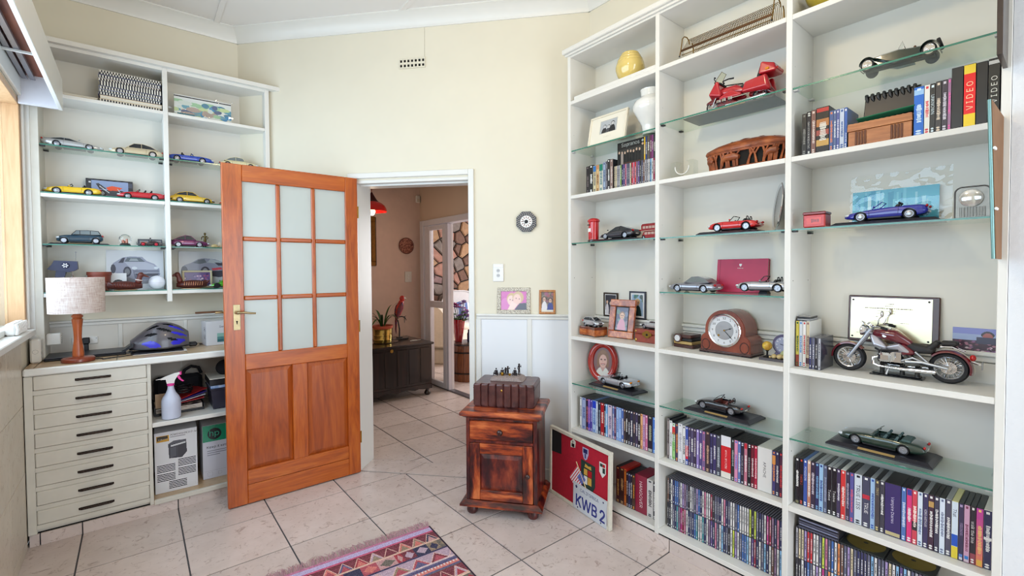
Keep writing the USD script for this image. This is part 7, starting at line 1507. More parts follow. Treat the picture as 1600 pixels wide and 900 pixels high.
# wall clock, socket, framed photos on the angled wall
def FC(s,z,off=-0.001): return frame(along(s,z,off),CU,(0,0,1))
wc_=thing('wall_clock','small octagonal inlaid wall clock on the angled wall','clock',along(1.172,1.712,-0.0006)); Mk=FC(0,0); Mk[:3,3]=0
octa=[(0.070*cos(pi/8+pi/4*k),0.070*sin(pi/8+pi/4*k)) for k in range(8)]
wc_.part('case',MB().prism(octa,0.0,0.018,M=Mk),pm('black_inlay_wood',(34,28,28),0.35,var=0.2,coat=0.3))
inl=MB(); r=random.Random(3)
for rr_,n_ in ((0.060,30),(0.052,26),(0.044,22)):
    for k in range(n_):
        a=2*pi*(k+0.5*(rr_ < 0.055))/n_; s_=0.0034; inl.prism([(s_,0),(0,s_*0.8),(-s_,0),(0,-s_*0.8)],0.018,0.0186,M=Mk @ tr(rr_*cos(a),rr_*sin(a),0) @ rotm('z',a))
wc_.part('inlay',inl,pm('ivory_inlay',(196,180,170),0.4,var=0.25,scale=300))
wf_=wc_.part('dial',MB().lathe([(0.039,0.018),(0.037,0.0195),(0,0.0195)],32,M=Mk),white_plastic,40); rm_=MB()
for k in range(12): rm_.box(-0.0022,0.020,0.0196,0.0022,0.034,0.0202,M=Mk @ rotm('z',2*pi*k/12))
wf_.part('numerals',rm_,pm('rose_brown_numerals',(150,110,100),0.5,var=0.2)); wf_.part('hub',MB().lathe([(0.012,0.0196),(0.011,0.022),(0,0.0225)],20,M=Mk),trim_blk,40); wf_.part('hand',hand(pi*0.95,0.028,0.0012,Mk,0.0228),trim_blk); wf_.part('hand',hand(-2.2,0.024,0.0014,Mk,0.0236),trim_blk)
so=thing('wall_socket','white double wall outlet plate beside the doorway above the dado','socket',along(0.983,1.382,-0.0006))
so.part('plate',MB().box(-0.036,-0.058,0.0,0.036,0.058,0.008,0.003,M=Mk),white_plastic); so.part('upper_bar',MB().box(-0.033,0.034,0.008,0.033,0.055,0.011,0.002,M=Mk),white_plastic)
for z in (0.014,-0.018): q=so.part('outlet',MB().lathe([(0.012,0.008),(0.012,0.0095),(0,0.0095)],20,M=Mk @ tr(0.0,z,0)),pm('socket_shade',(196,196,198),0.4,var=0.05)); q.part('pin_hole',MB().box(-0.005,z-0.002,0.0096,-0.003,z+0.003,0.0100,M=Mk).box(0.003,z-0.002,0.0096,0.005,z+0.003,0.0100,M=Mk),hole_dark)
im,d=canvas(80,56,(206,110,176)); d.ellipse((-6,20,34,90),fill=(214,130,190)); d.ellipse((18,4,48,40),fill=(206,176,130)); d.ellipse((20,12,42,42),fill=(238,206,196)); d.ellipse((36,0,70,36),fill=(206,180,140)); d.ellipse((38,8,62,40),fill=(236,200,190)); d.polygon([(20,56),(34,30),(52,40),(40,56)],fill=(240,214,206)); d.polygon([(42,56),(58,36),(80,34),(80,56)],fill=(90,90,104))
for x,y in ((27,24),(35,26),(46,20),(56,22)): d.ellipse((x,y,x+2,y+1),fill=(90,60,60))
im=im.filter(ImageFilter.GaussianBlur(0.8))
MF=FC(0.975,1.1125,-0.016) @ rotm('x',-0.06)
framed('framed_photo','ornate silvery cream photo frame of two blond children on the dado rail',MF,0.220,0.172,0.026,im,pm('mottled_silver_frame',(206,198,184),0.5,ramp=[(0.4,(150,140,126)),(0.6,(226,220,206))],scale=160,bump=0.6,bscale=220),depth=0.014)
im2=person_photo(36,58,(110,96,90),(226,190,170),(60,40,36),[(226,222,226),(70,80,150)],2,7,(150,120,110)); ImageDraw.Draw(im2).rectangle((0,104,72,116),fill=(226,220,206))
framed('framed_photo','small orange-brown wooden photo frame at the right end of the dado rail',FC(1.252,1.1125,-0.014) @ rotm('x',-0.06),0.106,0.156,0.014,im2,wood('orange_frame_wood',(150,92,46),(184,122,66),(204,146,88),'z',scale=9),depth=0.012)
# ------------------------------------------------------------------ the left shelf unit and worktop
YS=3.735
# spiral-bound books, piled flat
cov={'navy': pm('spiral_navy',(34,42,96),0.4,var=0.1),'cream': pm('spiral_cream',(222,212,190),0.6,var=0.06),'white': pm('spiral_white',(226,226,226),0.5,var=0.04),'lilac': pm('spiral_lilac',(170,168,196),0.5,var=0.06),'slate': pm('spiral_slate',(110,130,150),0.5,var=0.08),'peach': pm('spiral_peach',(232,206,164),0.6,var=0.05)}
paper=pm('paper_edge',(230,224,210),0.8,var=0.08,scale=300,stretch=(0.2,0.2,6))
comb_w,comb_b=pm('comb_white',(236,232,222),0.4,var=0.03),pm('comb_dark',(26,28,44),0.4,var=0.05)
z=2.4005; r=random.Random(5)
pile=[('cream',0.018,'w'),('peach',0.022,'p'),('navy',0.016,'w'),('slate',0.016,'w'),('lilac',0.018,'w'),('navy',0.030,'b'),('peach',0.016,'w'),('lilac',0.018,'w'),('navy',0.012,'w'),('cream',0.014,'w')]
for i,(c,h,k) in enumerate(pile):
    t=thing('spiral_bound_book',f'{c} comb-bound book, {ordinal(i+1)} from the bottom of the pile at upper left','book',(-0.143+r.uniform(-0.004,0.004),3.644+r.uniform(0,0.006),z),r.uniform(-0.01,0.01)); w,dp=0.292,0.185
    t.part('cover',MB().box(0,0.004,0,w,dp,0.0015).box(0,0.004,h-0.0018,w,dp,h-0.0003),cov[c]); t.part('pages',MB().box(0.002,0.008,0.0015,w-0.002,dp-0.002,h-0.0018),paper)
    if k != 'p':
        cm=MB(); n=22
        for q in range(n): x=0.006+(i % 3)*0.004+(w-0.020)*q/(n-1); cm.box(x-0.0033,-0.002,0.0015,x+0.0033,0.006,h-0.002,0.0015)
        t.part('comb_binding',cm,comb_b if k == 'b' and False else comb_w); t.part('comb_spine',MB().box(0.004,0.001,0.003,w-0.004,0.005,h-0.0035),comb_b)
    z += h+0.0004
z=2.4005
for i in range(3):
    t=thing('paper_booklet',f'{("lowest", "middle", "top")[i]} of three thin booklets lying at the far upper left','booklet',(-0.385+0.003*i,3.650+0.004*i,z),0.01*i)
    t.part('cover',MB().box(0,0,0,0.232,0.17,0.0008).box(0,0,0.0052,0.232,0.17,0.006),cov[('peach','white','cream')[i]]); t.part('pages',MB().box(0.001,0.001,0.0008,0.231,0.169,0.0052),paper); z += 0.0064
# clear sleeve with printed sheets, right compartment
im,d=canvas(120,56,(216,220,216)); r=random.Random(12)
for k in range(60):
    x,y=r.randint(0,118),r.randint(14,52); w_=r.randint(8,30); d.ellipse((x-w_/2,y-4,x+w_/2,y+r.randint(3,8)),fill=r.choice([(90,150,170),(60,120,150),(150,190,150),(190,206,150),(70,90,130),(206,214,206),(40,130,180),(170,150,140)]))
d.rectangle((0,0,120,10),fill=(220,222,220)); d.rectangle((0,2,120,4),fill=(50,50,56)); d.rectangle((6,46,40,50),fill=(30,110,130))
t=thing('print_sleeve','clear bag of blue and green printed boards standing in the upper right compartment','print',(0.215,3.690,2.4006),0.0)
Ms_=FB(0,0,0) @ rotm('x',-0.02)
t.part('boards',MB().box(0.0,0,-0.022,0.315,0.140,-0.001,0.001,M=Ms_),paper).picture('print',quant(im,14),Ms_ @ tr(0,0,-0.0004),0.315,0.140,INKG)
pts=np.array([[(-0.03+0.355*i/30,0.150*j/14,0.004+0.010*(meshkit.fbm(np.array([i*0.3,j*0.35,8.0]),3)-0.5)) for i in range(31)] for j in range(15)]).reshape(-1,3)
t.part('film',MB().add(pts,np.array([(j*31+i,j*31+i+1,(j+1)*31+i+1,(j+1)*31+i) for j in range(14) for i in range(30)]),Ms_),pane('crinkled_film',(0.97,0.98,0.98),1.5),True)
# boxed motorbike on the middle shelf
im,d=canvas(110,60,(66,70,84)); d.rectangle((0,0,110,60),fill=(40,42,50)); d.rectangle((12,4,98,56),fill=(140,156,190)); d.polygon([(12,56),(12,38),(60,30),(98,40),(98,56)],fill=(96,100,112)); d.text((2,3),'box',fill=(40,42,50),font=font(6))
d.ellipse((24,32,46,54),fill=(34,34,40)); d.ellipse((29,37,41,49),fill=(150,150,156)); d.ellipse((70,32,92,54),fill=(34,34,40)); d.ellipse((75,37,87,49),fill=(150,150,156))
d.polygon([(46,24),(60,18),(84,22),(74,32),(52,34)],fill=(226,84,50)); d.polygon([(30,30),(22,14),(28,12),(46,28)],fill=(60,62,70)); d.polygon([(44,34),(74,32),(70,48),(48,48)],fill=(70,72,80)); d.line((30,20,52,40),fill=(220,222,226),width=2); d.line((72,26,82,44),fill=(200,202,206),width=2); d.rectangle((6,8,10,12),fill=(206,206,210)); d.rectangle((99,6,108,20),fill=(70,74,90))
t=thing('boxed_model','dark window box holding an orange model motorbike on the middle shelf','box',(-0.218,3.782,1.8476),0.0)
t.part('carton',MB().box(0,0,0,0.218,0.05,0.118,0.001),pm('dark_carton',(46,48,56),0.5,var=0.08)).picture('front_print',quant(im,14),FB(0.001,-0.0004,0.001),0.216,0.116,INKG)
# snow globe, dark boxes, bronze figure, shells on the lower glass shelf
t=thing('snow_globe','small clear snow globe with pink figures beside the tiny racing car','snow globe',(-0.043,3.690,1.5606),0.0)
t.part('base',MB().lathe([(0.026,0),(0.027,0.005),(0.022,0.012),(0.019,0.014)],24),pm('globe_base',(36,42,40),0.35,var=0.1),40); t.part('glass_ball',MB().ell((0,0,0.040),0.030,3),pm('globe_glass',(248,248,246),0.01,trans=1.0,ior=1.33),True)
fgm=MB()
for x,y,h in ((-0.008,0,0.022),(0.006,-0.004,0.026),(0.0,0.008,0.018)): fgm.lathe([(0.006,0.016),(0.005,0.016+h*0.6),(0.004,0.016+h*0.75),(0.0048,0.016+h*0.9),(0,0.016+h)],10,M=tr(x,y,0))
t.part('figures',fgm,pm('pink_figures',(222,150,130),0.5,var=0.25,scale=90),50)
for k,(x,lab) in enumerate(((0.045,'left'),(0.108,'right'))):
    t=thing('carton',f'{lab} of two small dark window boxes behind the tiny racing car','box',(x-0.028,3.770,1.5606),0.0)
    im,d=canvas(30,24,(52,56,66)); d.rectangle((4,4,26,20),fill=(126,124,126)); d.rectangle((7,9,22,16),fill=((190,110,70) if k == 0 else (206,140,100))); d.rectangle((4,16,26,20),fill=(60,60,66))
    t.part('carton_body',MB().box(0,0,0,0.060,0.04,0.048,0.001),_mats['dark_carton']).picture('front_print',im,FB(0.001,-0.0004,0.001),0.058,0.046,INKG)
t=thing('bronze_figurine','small bronze standing figure behind the purple coupe model','figurine',(0.372,3.770,1.5606),0.0); H_=0.105
t.part('plinth',MB().lathe([(0.020,0),(0.020,0.006),(0.016,0.009)],16),black_gloss,40)
bf=MB().tube([(0.003,0,0.009),(0.004,0.002,0.030),(0.003,0,0.052)],[0.0035,0.0045,0.006],8).tube([(-0.010,0.004,0.009),(-0.008,-0.003,0.030),(-0.003,0,0.052)],[0.0035,0.0045,0.006],8).tube([(0,0,0.050),(0.001,0,0.066),(0,0,0.080)],[0.009,0.0075,0.0095],10).tube([(0.009,0,0.080),(0.018,-0.004,0.068),(0.010,-0.008,0.060)],[0.0034,0.003,0.0024],7).tube([(-0.009,0,0.080),(-0.019,0.002,0.070),(-0.020,-0.004,0.056)],[0.0034,0.003,0.0024],7).tube([(0,0,0.080),(0,0,0.088)],0.0035,7).ell((0,-0.001,0.095),(0.0068,0.0075,0.009),2)
t.part('figure',bf,pm('aged_bronze',(120,104,66),0.35,metal=0.85,var=0.3,scale=120),50)
t=thing('sea_shell','cream sea shell on the glass shelf beside the purple coupe model','shell',(0.418,3.700,1.5606)); t.part('shell_body',MB().ell((0,0,0.011),(0.020,0.015,0.011),2),shl,60); t.part('ridge',MB().tube([(-0.016,-0.004,0.016),(0,-0.005,0.0225),(0.016,-0.004,0.016)],0.0025,6),shl,60)
t=thing('sea_shell','pale tall sea shell at the edge of the open door on the glass shelf','shell',(0.452,3.735,1.5606)); t.part('shell_body',MB().lathe([(0.010,0),(0.018,0.010),(0.014,0.024),(0.008,0.036),(0,0.044)],16),pm('pale_shell',(226,210,186),0.4,var=0.2,scale=60),60); t.part('lip',MB().tube([(-0.014,-0.008,0.004),(-0.006,-0.016,0.010),(0.004,-0.014,0.018)],0.003,6),shl,60)
# lowest shelf: controller, pot, posters, card, ducks, ball, frame
t=thing('remote_controller','dark blue pistol-grip remote controller with aerial on the lowest left shelf','controller',(-0.325,3.715,1.2898),0.0)
rc=pm('controller_navy',(46,50,82),0.4,var=0.15); Mr=FB(0,0,0)
hd=t.part('head',MB().prism([(-0.060,0.128),(-0.040,0.156),(-0.030,0.178),(0.066,0.174),(0.068,0.130),(0.050,0.118),(0.026,0.112),(-0.020,0.120),(-0.040,0.122)],-0.028,0.028,M=Mr),rc,30)
hd.part('steering_knob',MB().lathe([(0.016,0.028),(0.017,0.032),(0.014,0.036),(0,0.036)],20,M=Mr @ tr(0.016,0.150,0)),rc,40)
kn=MB()
for k in range(6): kn.prism([(0.004,-0.0016),(0.013,-0.0028),(0.013,0.0028),(0.004,0.0016)],0.0362,0.0368,M=Mr @ tr(0.016,0.150,0) @ rotm('z',k*pi/3))
hd.part('knob_marks',kn,white_plastic)
t.part('grip',MB().prism([(-0.024,0.122),(0.018,0.118),(0.008,0.070),(0.012,0.014),(-0.044,0.014),(-0.030,0.070)],-0.020,0.020,M=Mr),rc,30); t.part('battery_foot',MB().box(-0.055,-0.030,0.0,0.030,0.030,0.014,0.004),rc)
t.part('trigger_guard',MB().tube([at(Mr,0.016,0.116,0),at(Mr,0.042,0.108,0),at(Mr,0.046,0.088,0),at(Mr,0.030,0.076,0),at(Mr,0.010,0.080,0)],0.0022,6),chrome,50)
t.part('aerial',MB().tube([(0.058,0,0.172),(0.059,0,0.225)],0.0014,6).ell((0.059,0,0.227),0.0035,1),silver,50)
t=thing('flower_pot','plain reddish brown plant pot behind the lampshade','pot',(-0.168,3.762,1.2898)); tc=pm('red_brown_pot',(132,62,44),0.5,var=0.08)
t.part('pot',MB().lathe([(0.042,0),(0.045,0.002),(0.055,0.096),(0.052,0.096),(0.042,0.006),(0,0.006)],32),tc,40); t.part('rim',MB().lathe([(0.055,0.092),(0.058,0.094),(0.058,0.112),(0.053,0.112),(0.053,0.094)],32,closed=True),tc,40)
def car_poster(rear):
    im,d=canvas(150,134,(206,206,210)); d.rectangle((0,96,150,134),fill=(190,191,196))
    B,L_,S,G=(146,148,166),(170,172,186),(60,60,74),(96,104,112)
    if not rear:
        d.ellipse((14,84,142,116),fill=(120,120,130)); d.polygon([(12,62),(16,44),(34,30),(42,24),(62,20),(92,22),(104,36),(124,46),(138,62),(140,84),(128,98),(96,104),(66,98),(44,86),(20,76)],fill=B)
        d.polygon([(46,38),(54,24),(86,25),(99,38)],fill=G); d.polygon([(58,36),(62,27),(78,28),(82,37)],fill=(150,156,160)); d.polygon([(30,42),(40,27),(46,25),(42,42)],fill=S); d.polygon([(46,40),(100,40),(122,50),(132,66),(80,66),(60,60)],fill=L_)
        d.ellipse((42,56,62,90),fill=S); d.ellipse((46,62,58,84),fill=(110,112,120)); d.ellipse((10,48,22,78),fill=S); d.polygon([(66,66),(136,68),(138,86),(124,98),(96,102),(72,96)],fill=(112,114,132)); d.polygon([(74,82),(136,80),(132,88),(80,90)],fill=S); d.line((72,78,138,76),fill=(206,208,214),width=2); d.ellipse((64,56,78,66),fill=(206,210,216)); d.ellipse((124,56,136,64),fill=(206,210,216))
    else:
        d.polygon([(8,62),(16,50),(36,42),(56,28),(76,24),(110,28),(136,40),(150,56),(150,90),(120,96),(90,92),(60,80),(20,76)],fill=B); d.polygon([(42,42),(58,30),(76,27),(82,40),(62,46)],fill=G); d.polygon([(84,40),(96,27),(126,36),(128,46)],fill=(176,180,186)); d.polygon([(108,40),(136,42),(146,50),(120,52)],fill=S)
        d.ellipse((6,54,24,82),fill=S); d.ellipse((64,56,92,92),fill=S); d.ellipse((70,62,86,86),fill=(150,152,160)); d.polygon([(98,62),(128,58),(132,66),(102,70)],fill=(206,70,84)); d.polygon([(96,72),(150,70),(150,92),(120,96),(98,90)],fill=S)
    return quant(im,14)
t=thing('car_poster','mounted print of a silver sports car seen from the front behind the ducks','poster',(-0.138,3.815,1.2898)); Mp_=FB(0,0,0) @ rotm('x',-0.05)
t.part('board',MB().box(0,0,-0.004,0.284,0.250,0,0.001,M=Mp_),white_plastic).picture('print',car_poster(False),Mp_ @ tr(0.002,0.002,0.0003),0.280,0.246,INKG)
t=thing('car_poster','mounted print of a silver sports car seen from behind, right compartment','poster',(0.226,3.815,1.2898))
t.part('board',MB().box(0,0,-0.004,0.284,0.250,0,0.001,M=Mp_),white_plastic).picture('print',car_poster(True),Mp_ @ tr(0.002,0.002,0.0003),0.280,0.246,INKG)
im,d=canvas(30,42,(220,220,222)); d.ellipse((3,16,24,36),fill=(34,36,42)); d.ellipse((8,20,18,30),fill=(90,90,98)); d.rectangle((18,30,26,34),fill=(206,150,140))
t=thing('photo_card','small white card with a dark round picture behind the left duck','card',(-0.116,3.770,1.2898)); Mq_=FB(0,0,0) @ rotm('x',-0.08)
t.part('card',MB().box(0,0,-0.002,0.074,0.104,0,M=Mq_),white_plastic).picture('print',im,Mq_ @ tr(0,0,0.0003),0.074,0.104,INKG)
def duck(label,loc,rz,m1,m2,L_=0.165,band=None,scale=1.0):
    t=thing('wooden_duck',label,'duck decoy',loc,rz)
    def S(pts): return pts
    rings=[]
    for u in np.linspace(0,1,16):
        x=-0.085+0.165*u; w=0.036*math.sin(pi*min(1,max(0.02,u*0.94+0.05)))**0.55; zt=0.030+0.026*math.sin(pi*(0.15+0.75*u))+(0.012 if u < 0.12 else 0); zb=0.002+0.010*abs(u-0.5)**2*4
        rings.append([(x,w*cos(a),zb+(zt-zb)*(0.5+0.5*sin(a))) for a in np.linspace(-pi/2,3*pi/2,20)[:-1]])
    t.part('body',MB().loft(rings).fix(),m2,55)
    t.part('base',MB().prism(sg.Point(0,0).buffer(1).exterior.coords and [(0.055*cos(2*pi*k/24),0.020*sin(2*pi*k/24)) for k in range(24)],0.0,0.004),oak)
    hd=t.part('head',man_arr(m3.Manifold.batch_hull([m3.Manifold.sphere(0.017,20).translate((0.062,0,0.052)),m3.Manifold.sphere(0.012,20).translate((0.066,0,0.076))])+m3.Manifold.batch_hull([m3.Manifold.sphere(0.012,20).translate((0.066,0,0.076)),m3.Manifold.sphere(0.0165,20).translate((0.074,0,0.092))])),m1,60)
    hd.part('bill',man_arr(m3.Manifold.batch_hull([m3.Manifold.sphere(0.008,14).translate((0.088,0,0.090)),m3.Manifold.cube((0.004,0.016,0.004),True).translate((0.112,0,0.078))])),m1,60)
    for s in (-1,1): hd.part('eye',MB().ell((0.080,s*0.0135,0.096),0.0026,1),black_gloss,60)
    t.part('tail',man_arr(m3.Manifold.batch_hull([m3.Manifold.sphere(0.012,14).translate((-0.078,0,0.036)),m3.Manifold.cube((0.004,0.030,0.004),True).translate((-0.100,0,0.054))])),m1,60)
    wg=MB()
    for s in (-1,1): 
        for k in range(9): wg.tube([(-0.055+0.012*k,s*0.0345,0.022),(-0.058+0.012*k,s*0.0335,0.046)],[0.0025,0.0016],5)
    t.pieces('wing_feather',wg,band[0],50)
    if band[1]: t.part('neck_band',MB().lathe([(0.0165,-0.003),(0.0185,-0.001),(0.0185,0.002),(0.0165,0.004)],20,closed=True,M=frame((0.063,0,0.060),(1,0,-0.2),(0,1,0))),band[1],40)
    return t
dr1,dr2=pm('duck_red_brown',(104,42,32),0.35,var=0.3,scale=40),pm('duck_dark_red',(92,36,30),0.4,var=0.35,scale=50)
duck('reddish wooden duck with white neck band on the lowest left shelf',(-0.046,3.672,1.2898),0.0,dr1,dr2,band=(pm('duck_feather_red',(120,54,40),0.4,var=0.3),pm('duck_white_band',(222,206,200),0.5,var=0.1)))
duck('carved wooden duck with pale ribbed wings right of the divider',(0.285,3.700,1.2898),pi,dr1,dr2,band=(pm('duck_feather_tan',(206,140,96),0.45,var=0.2),None))
t=thing('white_ball','plain white ball sitting beside the left wooden duck','ball',(0.106,3.715,1.2898)); t.part('ball',MB().ell((0,0,0.0435),(0.043,0.043,0.0435),3),pm('white_ball_paint',(226,226,234),0.35,var=0.02),True); t.part('seam',MB().tube([(0.0432*cos(a),0.0432*sin(a),0.0435) for a in np.linspace(0,2*pi,40)[:-1]],0.0004,4,closed=True),pm('ball_seam',(190,190,200),0.5,var=0.02))
im,d=canvas(56,38,(110,86,140)); r=random.Random(6)
for k in range(40): x,y=r.randint(0,55),r.randint(4,36); d.ellipse((x-2,y-2,x+2,y+2),fill=r.choice([(150,120,170),(206,170,200),(80,60,110),(170,90,130),(226,206,220)]))
framed('framed_photo','cream framed purple group picture behind the carved duck',FB(0.242,3.775,1.2898) @ rotm('x',-0.07),0.168,0.118,0.012,im,pm('pale_cream_frame',(222,210,176),0.5,var=0.05),depth=0.010)

# ------------------------------------------------------------------ worktop
lamp_wood=wood('turned_lamp_wood',(140,62,28),(170,84,40),(190,108,60),'z',scale=8)
lmp=thing('table_lamp','table lamp with turned wooden stem and oatmeal linen drum shade','lamp',(-0.250,3.470,0.9125))
lmp.part('base',MB().lathe([(0.066,0),(0.070,0.003),(0.070,0.018),(0.064,0.024),(0.030,0.028),(0.024,0.030)],40),pm('red_brown_base',(132,56,34),0.3,var=0.2,scale=20,coat=0.3),45)
lmp.part('stem',MB().lathe([(0.024,0.029),(0.025,0.040),(0.022,0.075),(0.017,0.115),(0.0165,0.140),(0.019,0.185),(0.023,0.220),(0.024,0.232),(0.019,0.236),(0.020,0.240),(0.025,0.246),(0.024,0.252),(0.018,0.257),(0.016,0.262),(0.022,0.270),(0.021,0.282),(0.012,0.288),(0.012,0.33)],32),lamp_wood,45)
lmp.part('bulb',MB().lathe([(0.013,0.33),(0.014,0.345),(0.028,0.385),(0.028,0.400),(0.018,0.420),(0,0.427)],20),pm('opal_bulb',(236,234,226),0.3,var=0.02),50)
def linen():
    nodes={'t': ('texture_coordinate',{}),'m': ('mapping',{'scale': (1,1,0.12)}),'m2': ('mapping',{'scale': (0.10,0.10,1)}),'n1': ('noise_texture',{'scale': 260.0,'detail': 3.0}),'n2': ('noise_texture',{'scale': 220.0,'detail': 3.0}),'mx': ('mix_float',{'fac': 0.5}),'r': ('rgb_ramp',{'ramp': [(0.34,lin((206,184,174))),(0.48,lin((230,214,206))),(0.62,lin((242,232,226)))]}),
             'b': ('bump',{'strength': 0.4,'distance': 0.001}),'d': ('principled_bsdf',{'roughness': 0.9}),'tr': ('translucent_bsdf',{}),'x': ('mix_closure',{'fac': 0.35})}
    return usdkit.material(stage,'/World/Looks/oatmeal_linen',nodes,[('t.object','m.vector'),('t.object','m2.vector'),('m.vector','n1.vector'),('m2.vector','n2.vector'),('n1.fac','mx.a'),('n2.fac','mx.b'),('mx.result','r.fac'),('r.color','d.base_color'),('r.color','tr.color'),('mx.result','b.height'),('b.normal','d.normal'),('d.BSDF','x.closure1'),('tr.BSDF','x.closure2')],surface='x.closure')
lmp.part('shade',MB().lathe([(0.1145,0.268),(0.1165,0.268),(0.1185,0.460),(0.1165,0.460)],56,closed=True),linen(),45)
sp_=MB()
for k in range(3): a=2*pi*k/3+0.4; sp_.tube([(0.010*cos(a),0.010*sin(a),0.335),(0.112*cos(a),0.112*sin(a),0.452)],0.0014,5)
lmp.part('shade_carrier',sp_,brass,50)
lmp.part('flex',MB().tube([(0.066,0.01,0.006),(0.085,0.02,0.004),(0.10,0.0,0.003)],0.003,6),black_plastic,50)
wg_=pm('warm_white_plastic',(226,222,214),0.4,var=0.03)
t=thing('wifi_router','white upright plastic extender box at the left end of the worktop','router',(-0.444,3.540,0.9125)); t.part('body',MB().box(0,0,0,0.042,0.090,0.130,0.008),wg_)
t.part('ring',MB().tube([at(FB(0.021,-0.0004,0.062),0.011*cos(a),0.011*sin(a),0) for a in np.linspace(0,2*pi,24)[:-1]],0.0007,5,closed=True),pm('soft_grey',(170,166,160),0.5,var=0.05)); pr_=t.part('port',MB().box(0.0418,0.012,0.045,0.0428,0.022,0.060),_mats['soft_grey']); t.part('port',MB().box(0.0418,0.012,0.025,0.0428,0.022,0.038),_mats['soft_grey'])
t=thing('mains_adaptor','square white multi-way mains adaptor on the shelf side next to the extender','adaptor',(-0.3945,3.660,0.990)); t.part('body',MB().box(0.0003,0,0,0.062,0.062,0.066,0.005),wg_)
for k in range(4): t.part('socket_hole',MB().box(0.0615,0.012,0.010+0.0125*k,0.0625,0.020,0.016+0.0125*k),hole_dark)
t=thing('wall_socket','white wall outlet with black plug behind the lamp stem','socket',(-0.245,YB-0.0045,0.985),0.0)
t.part('plate',MB().box(-0.058,-0.009,-0.022,0.060,0.0,0.022,0.003),white_plastic); t.part('plug',MB().box(-0.010,-0.050,-0.016,0.024,-0.0092,0.020,0.004).box(-0.002,-0.045,-0.068,0.018,-0.012,-0.016,0.003),black_plastic)
t.part('screw',MB().lathe([(0.003,0),(0.002,0.0015),(0,0.0015)],10,M=FB(0.052,-0.0092,0.010)),silver)
t=thing('laptop','closed thin black laptop lying on the worktop behind the lamp','laptop',(-0.395,3.560,0.9125),0.02)
t.part('base',MB().box(0,0,0.001,0.345,0.225,0.011,0.003),black_plastic); t.part('lid',MB().box(0,0,0.0115,0.345,0.225,0.018,0.003),pm('laptop_grey_lid',(58,60,68),0.35,metal=0.4,var=0.08))
t=thing('cable','thin black cable trailing across the worktop by the helmet','cable',(0,0,0.9125)); t.part('wire',MB().tube([(-0.030,3.58,0.012),(-0.02,3.54,0.004),(-0.025,3.50,0.004),(-0.07,3.48,0.004),(-0.12,3.46,0.004),(-0.15,3.44,0.004)],0.0028,6),black_plastic,50); t.part('connector',MB().box(-0.040,3.58,0.008,-0.020,3.60,0.016,0.002),black_plastic)
t=thing('wooden_ruler','brown wooden ruler resting on the dado rail at the right','ruler',(0.312,YB-0.020,1.1125)); t.part('stick',MB().box(0,0,0,0.16,0.012,0.012,0.001),mhd if False else pm('ruler_wood',(140,92,62),0.5,var=0.2,scale=40)); t.part('end_cap',MB().box(0.1602,-0.001,0,0.176,0.013,0.014,0.001),white_plastic)
# helmet: a shell with vents
hm=thing('cycle_helmet','grey and blue cycling helmet with peak lying on the worktop','helmet',(0.118,3.640,0.9125),0.0)
def hp_(u,v,off=0.0): # u along length 0 rear .. 1 front (front is -x), v across -1..1
    x=0.140-0.29*u; prof=(math.sin(pi*min(1.0,max(0.0,(u*0.90+0.10))))**0.60)
    hz=0.030+0.125*max(0.0,math.sin(pi*(0.10+0.86*u)))**0.75*(1.0 if u < 0.55 else 1-0.35*(u-0.55)/0.45); w=0.095*max(0.02,math.sin(pi*(0.07+0.86*u)))**0.5
    a=v*pi/2; n=np.array([0,sin(a),cos(a)]); base=0.018+0.012*abs(u-0.45)
    return np.array([x,(w+off)*sin(a),base+(hz+off)*cos(a)**0.9])
US,VS=np.linspace(0,1,73),np.linspace(-1,1,73)
P_=np.array([[hp_(u,v) for v in VS] for u in US]); nV=len(VS)
Fg,Fb,Fd=[],[],[]
def zone(u,v):
    a=abs(v)
    for uc,ac,ru,ra,k in ((0.62,0.30,0.12,0.045,0.25),(0.36,0.26,0.10,0.040,0.2),(0.66,0.58,0.11,0.055,0.5),(0.44,0.50,0.13,0.050,0.5),(0.30,0.80,0.10,0.035,0.3)):
        t_=(u-uc)/ru; q=(a-ac+k*(u-uc))/ra
        if t_*t_+abs(q)**1.3 < 1: return 2
    for uc,ac,ru,ra,k in ((0.22,0.36,0.15,0.065,0.15),(0.18,0.60,0.15,0.055,0.1),(0.20,0.86,0.13,0.085,-0.35),(0.66,0.88,0.16,0.095,0.45)):
        t_=(u-uc)/ru; q=(a-ac+k*(u-uc))/ra
        if abs(t_)**1.6+abs(q)**1.4 < 1: return 1
    return 0
for i in range(72):
    for j in range(nV-1):
        q=(i*nV+j,i*nV+j+1,(i+1)*nV+j+1,(i+1)*nV+j); (Fg,Fb,Fd)[zone((US[i]+US[i+1])/2,(VS[j]+VS[j+1])/2)].append(q)
PV=P_.reshape(-1,3)
hm.part('shell',MB().add(PV,np.array(Fg)),pm('helmet_grey',(92,88,96),0.35,var=0.3,scale=14,coat=0.4),60); hm.pieces('blue_panel',MB().add(PV,np.array(Fb)),pm('helmet_blue',(44,40,206),0.3,var=0.08,coat=0.4),60)
PI_=np.array([[hp_(u,v,-0.010) for v in VS] for u in US]).reshape(-1,3); hm.part('liner',MB().add(PI_,np.array(Fg+Fb+Fd)),pm('helmet_liner',(22,22,26),0.8,var=0.1),60)
hm.part('rim',MB().tube([hp_(u,1.0) for u in np.linspace(0,1,20)]+[hp_(u,-1.0) for u in np.linspace(1,0,20)],0.006,6,closed=True),black_plastic,50)
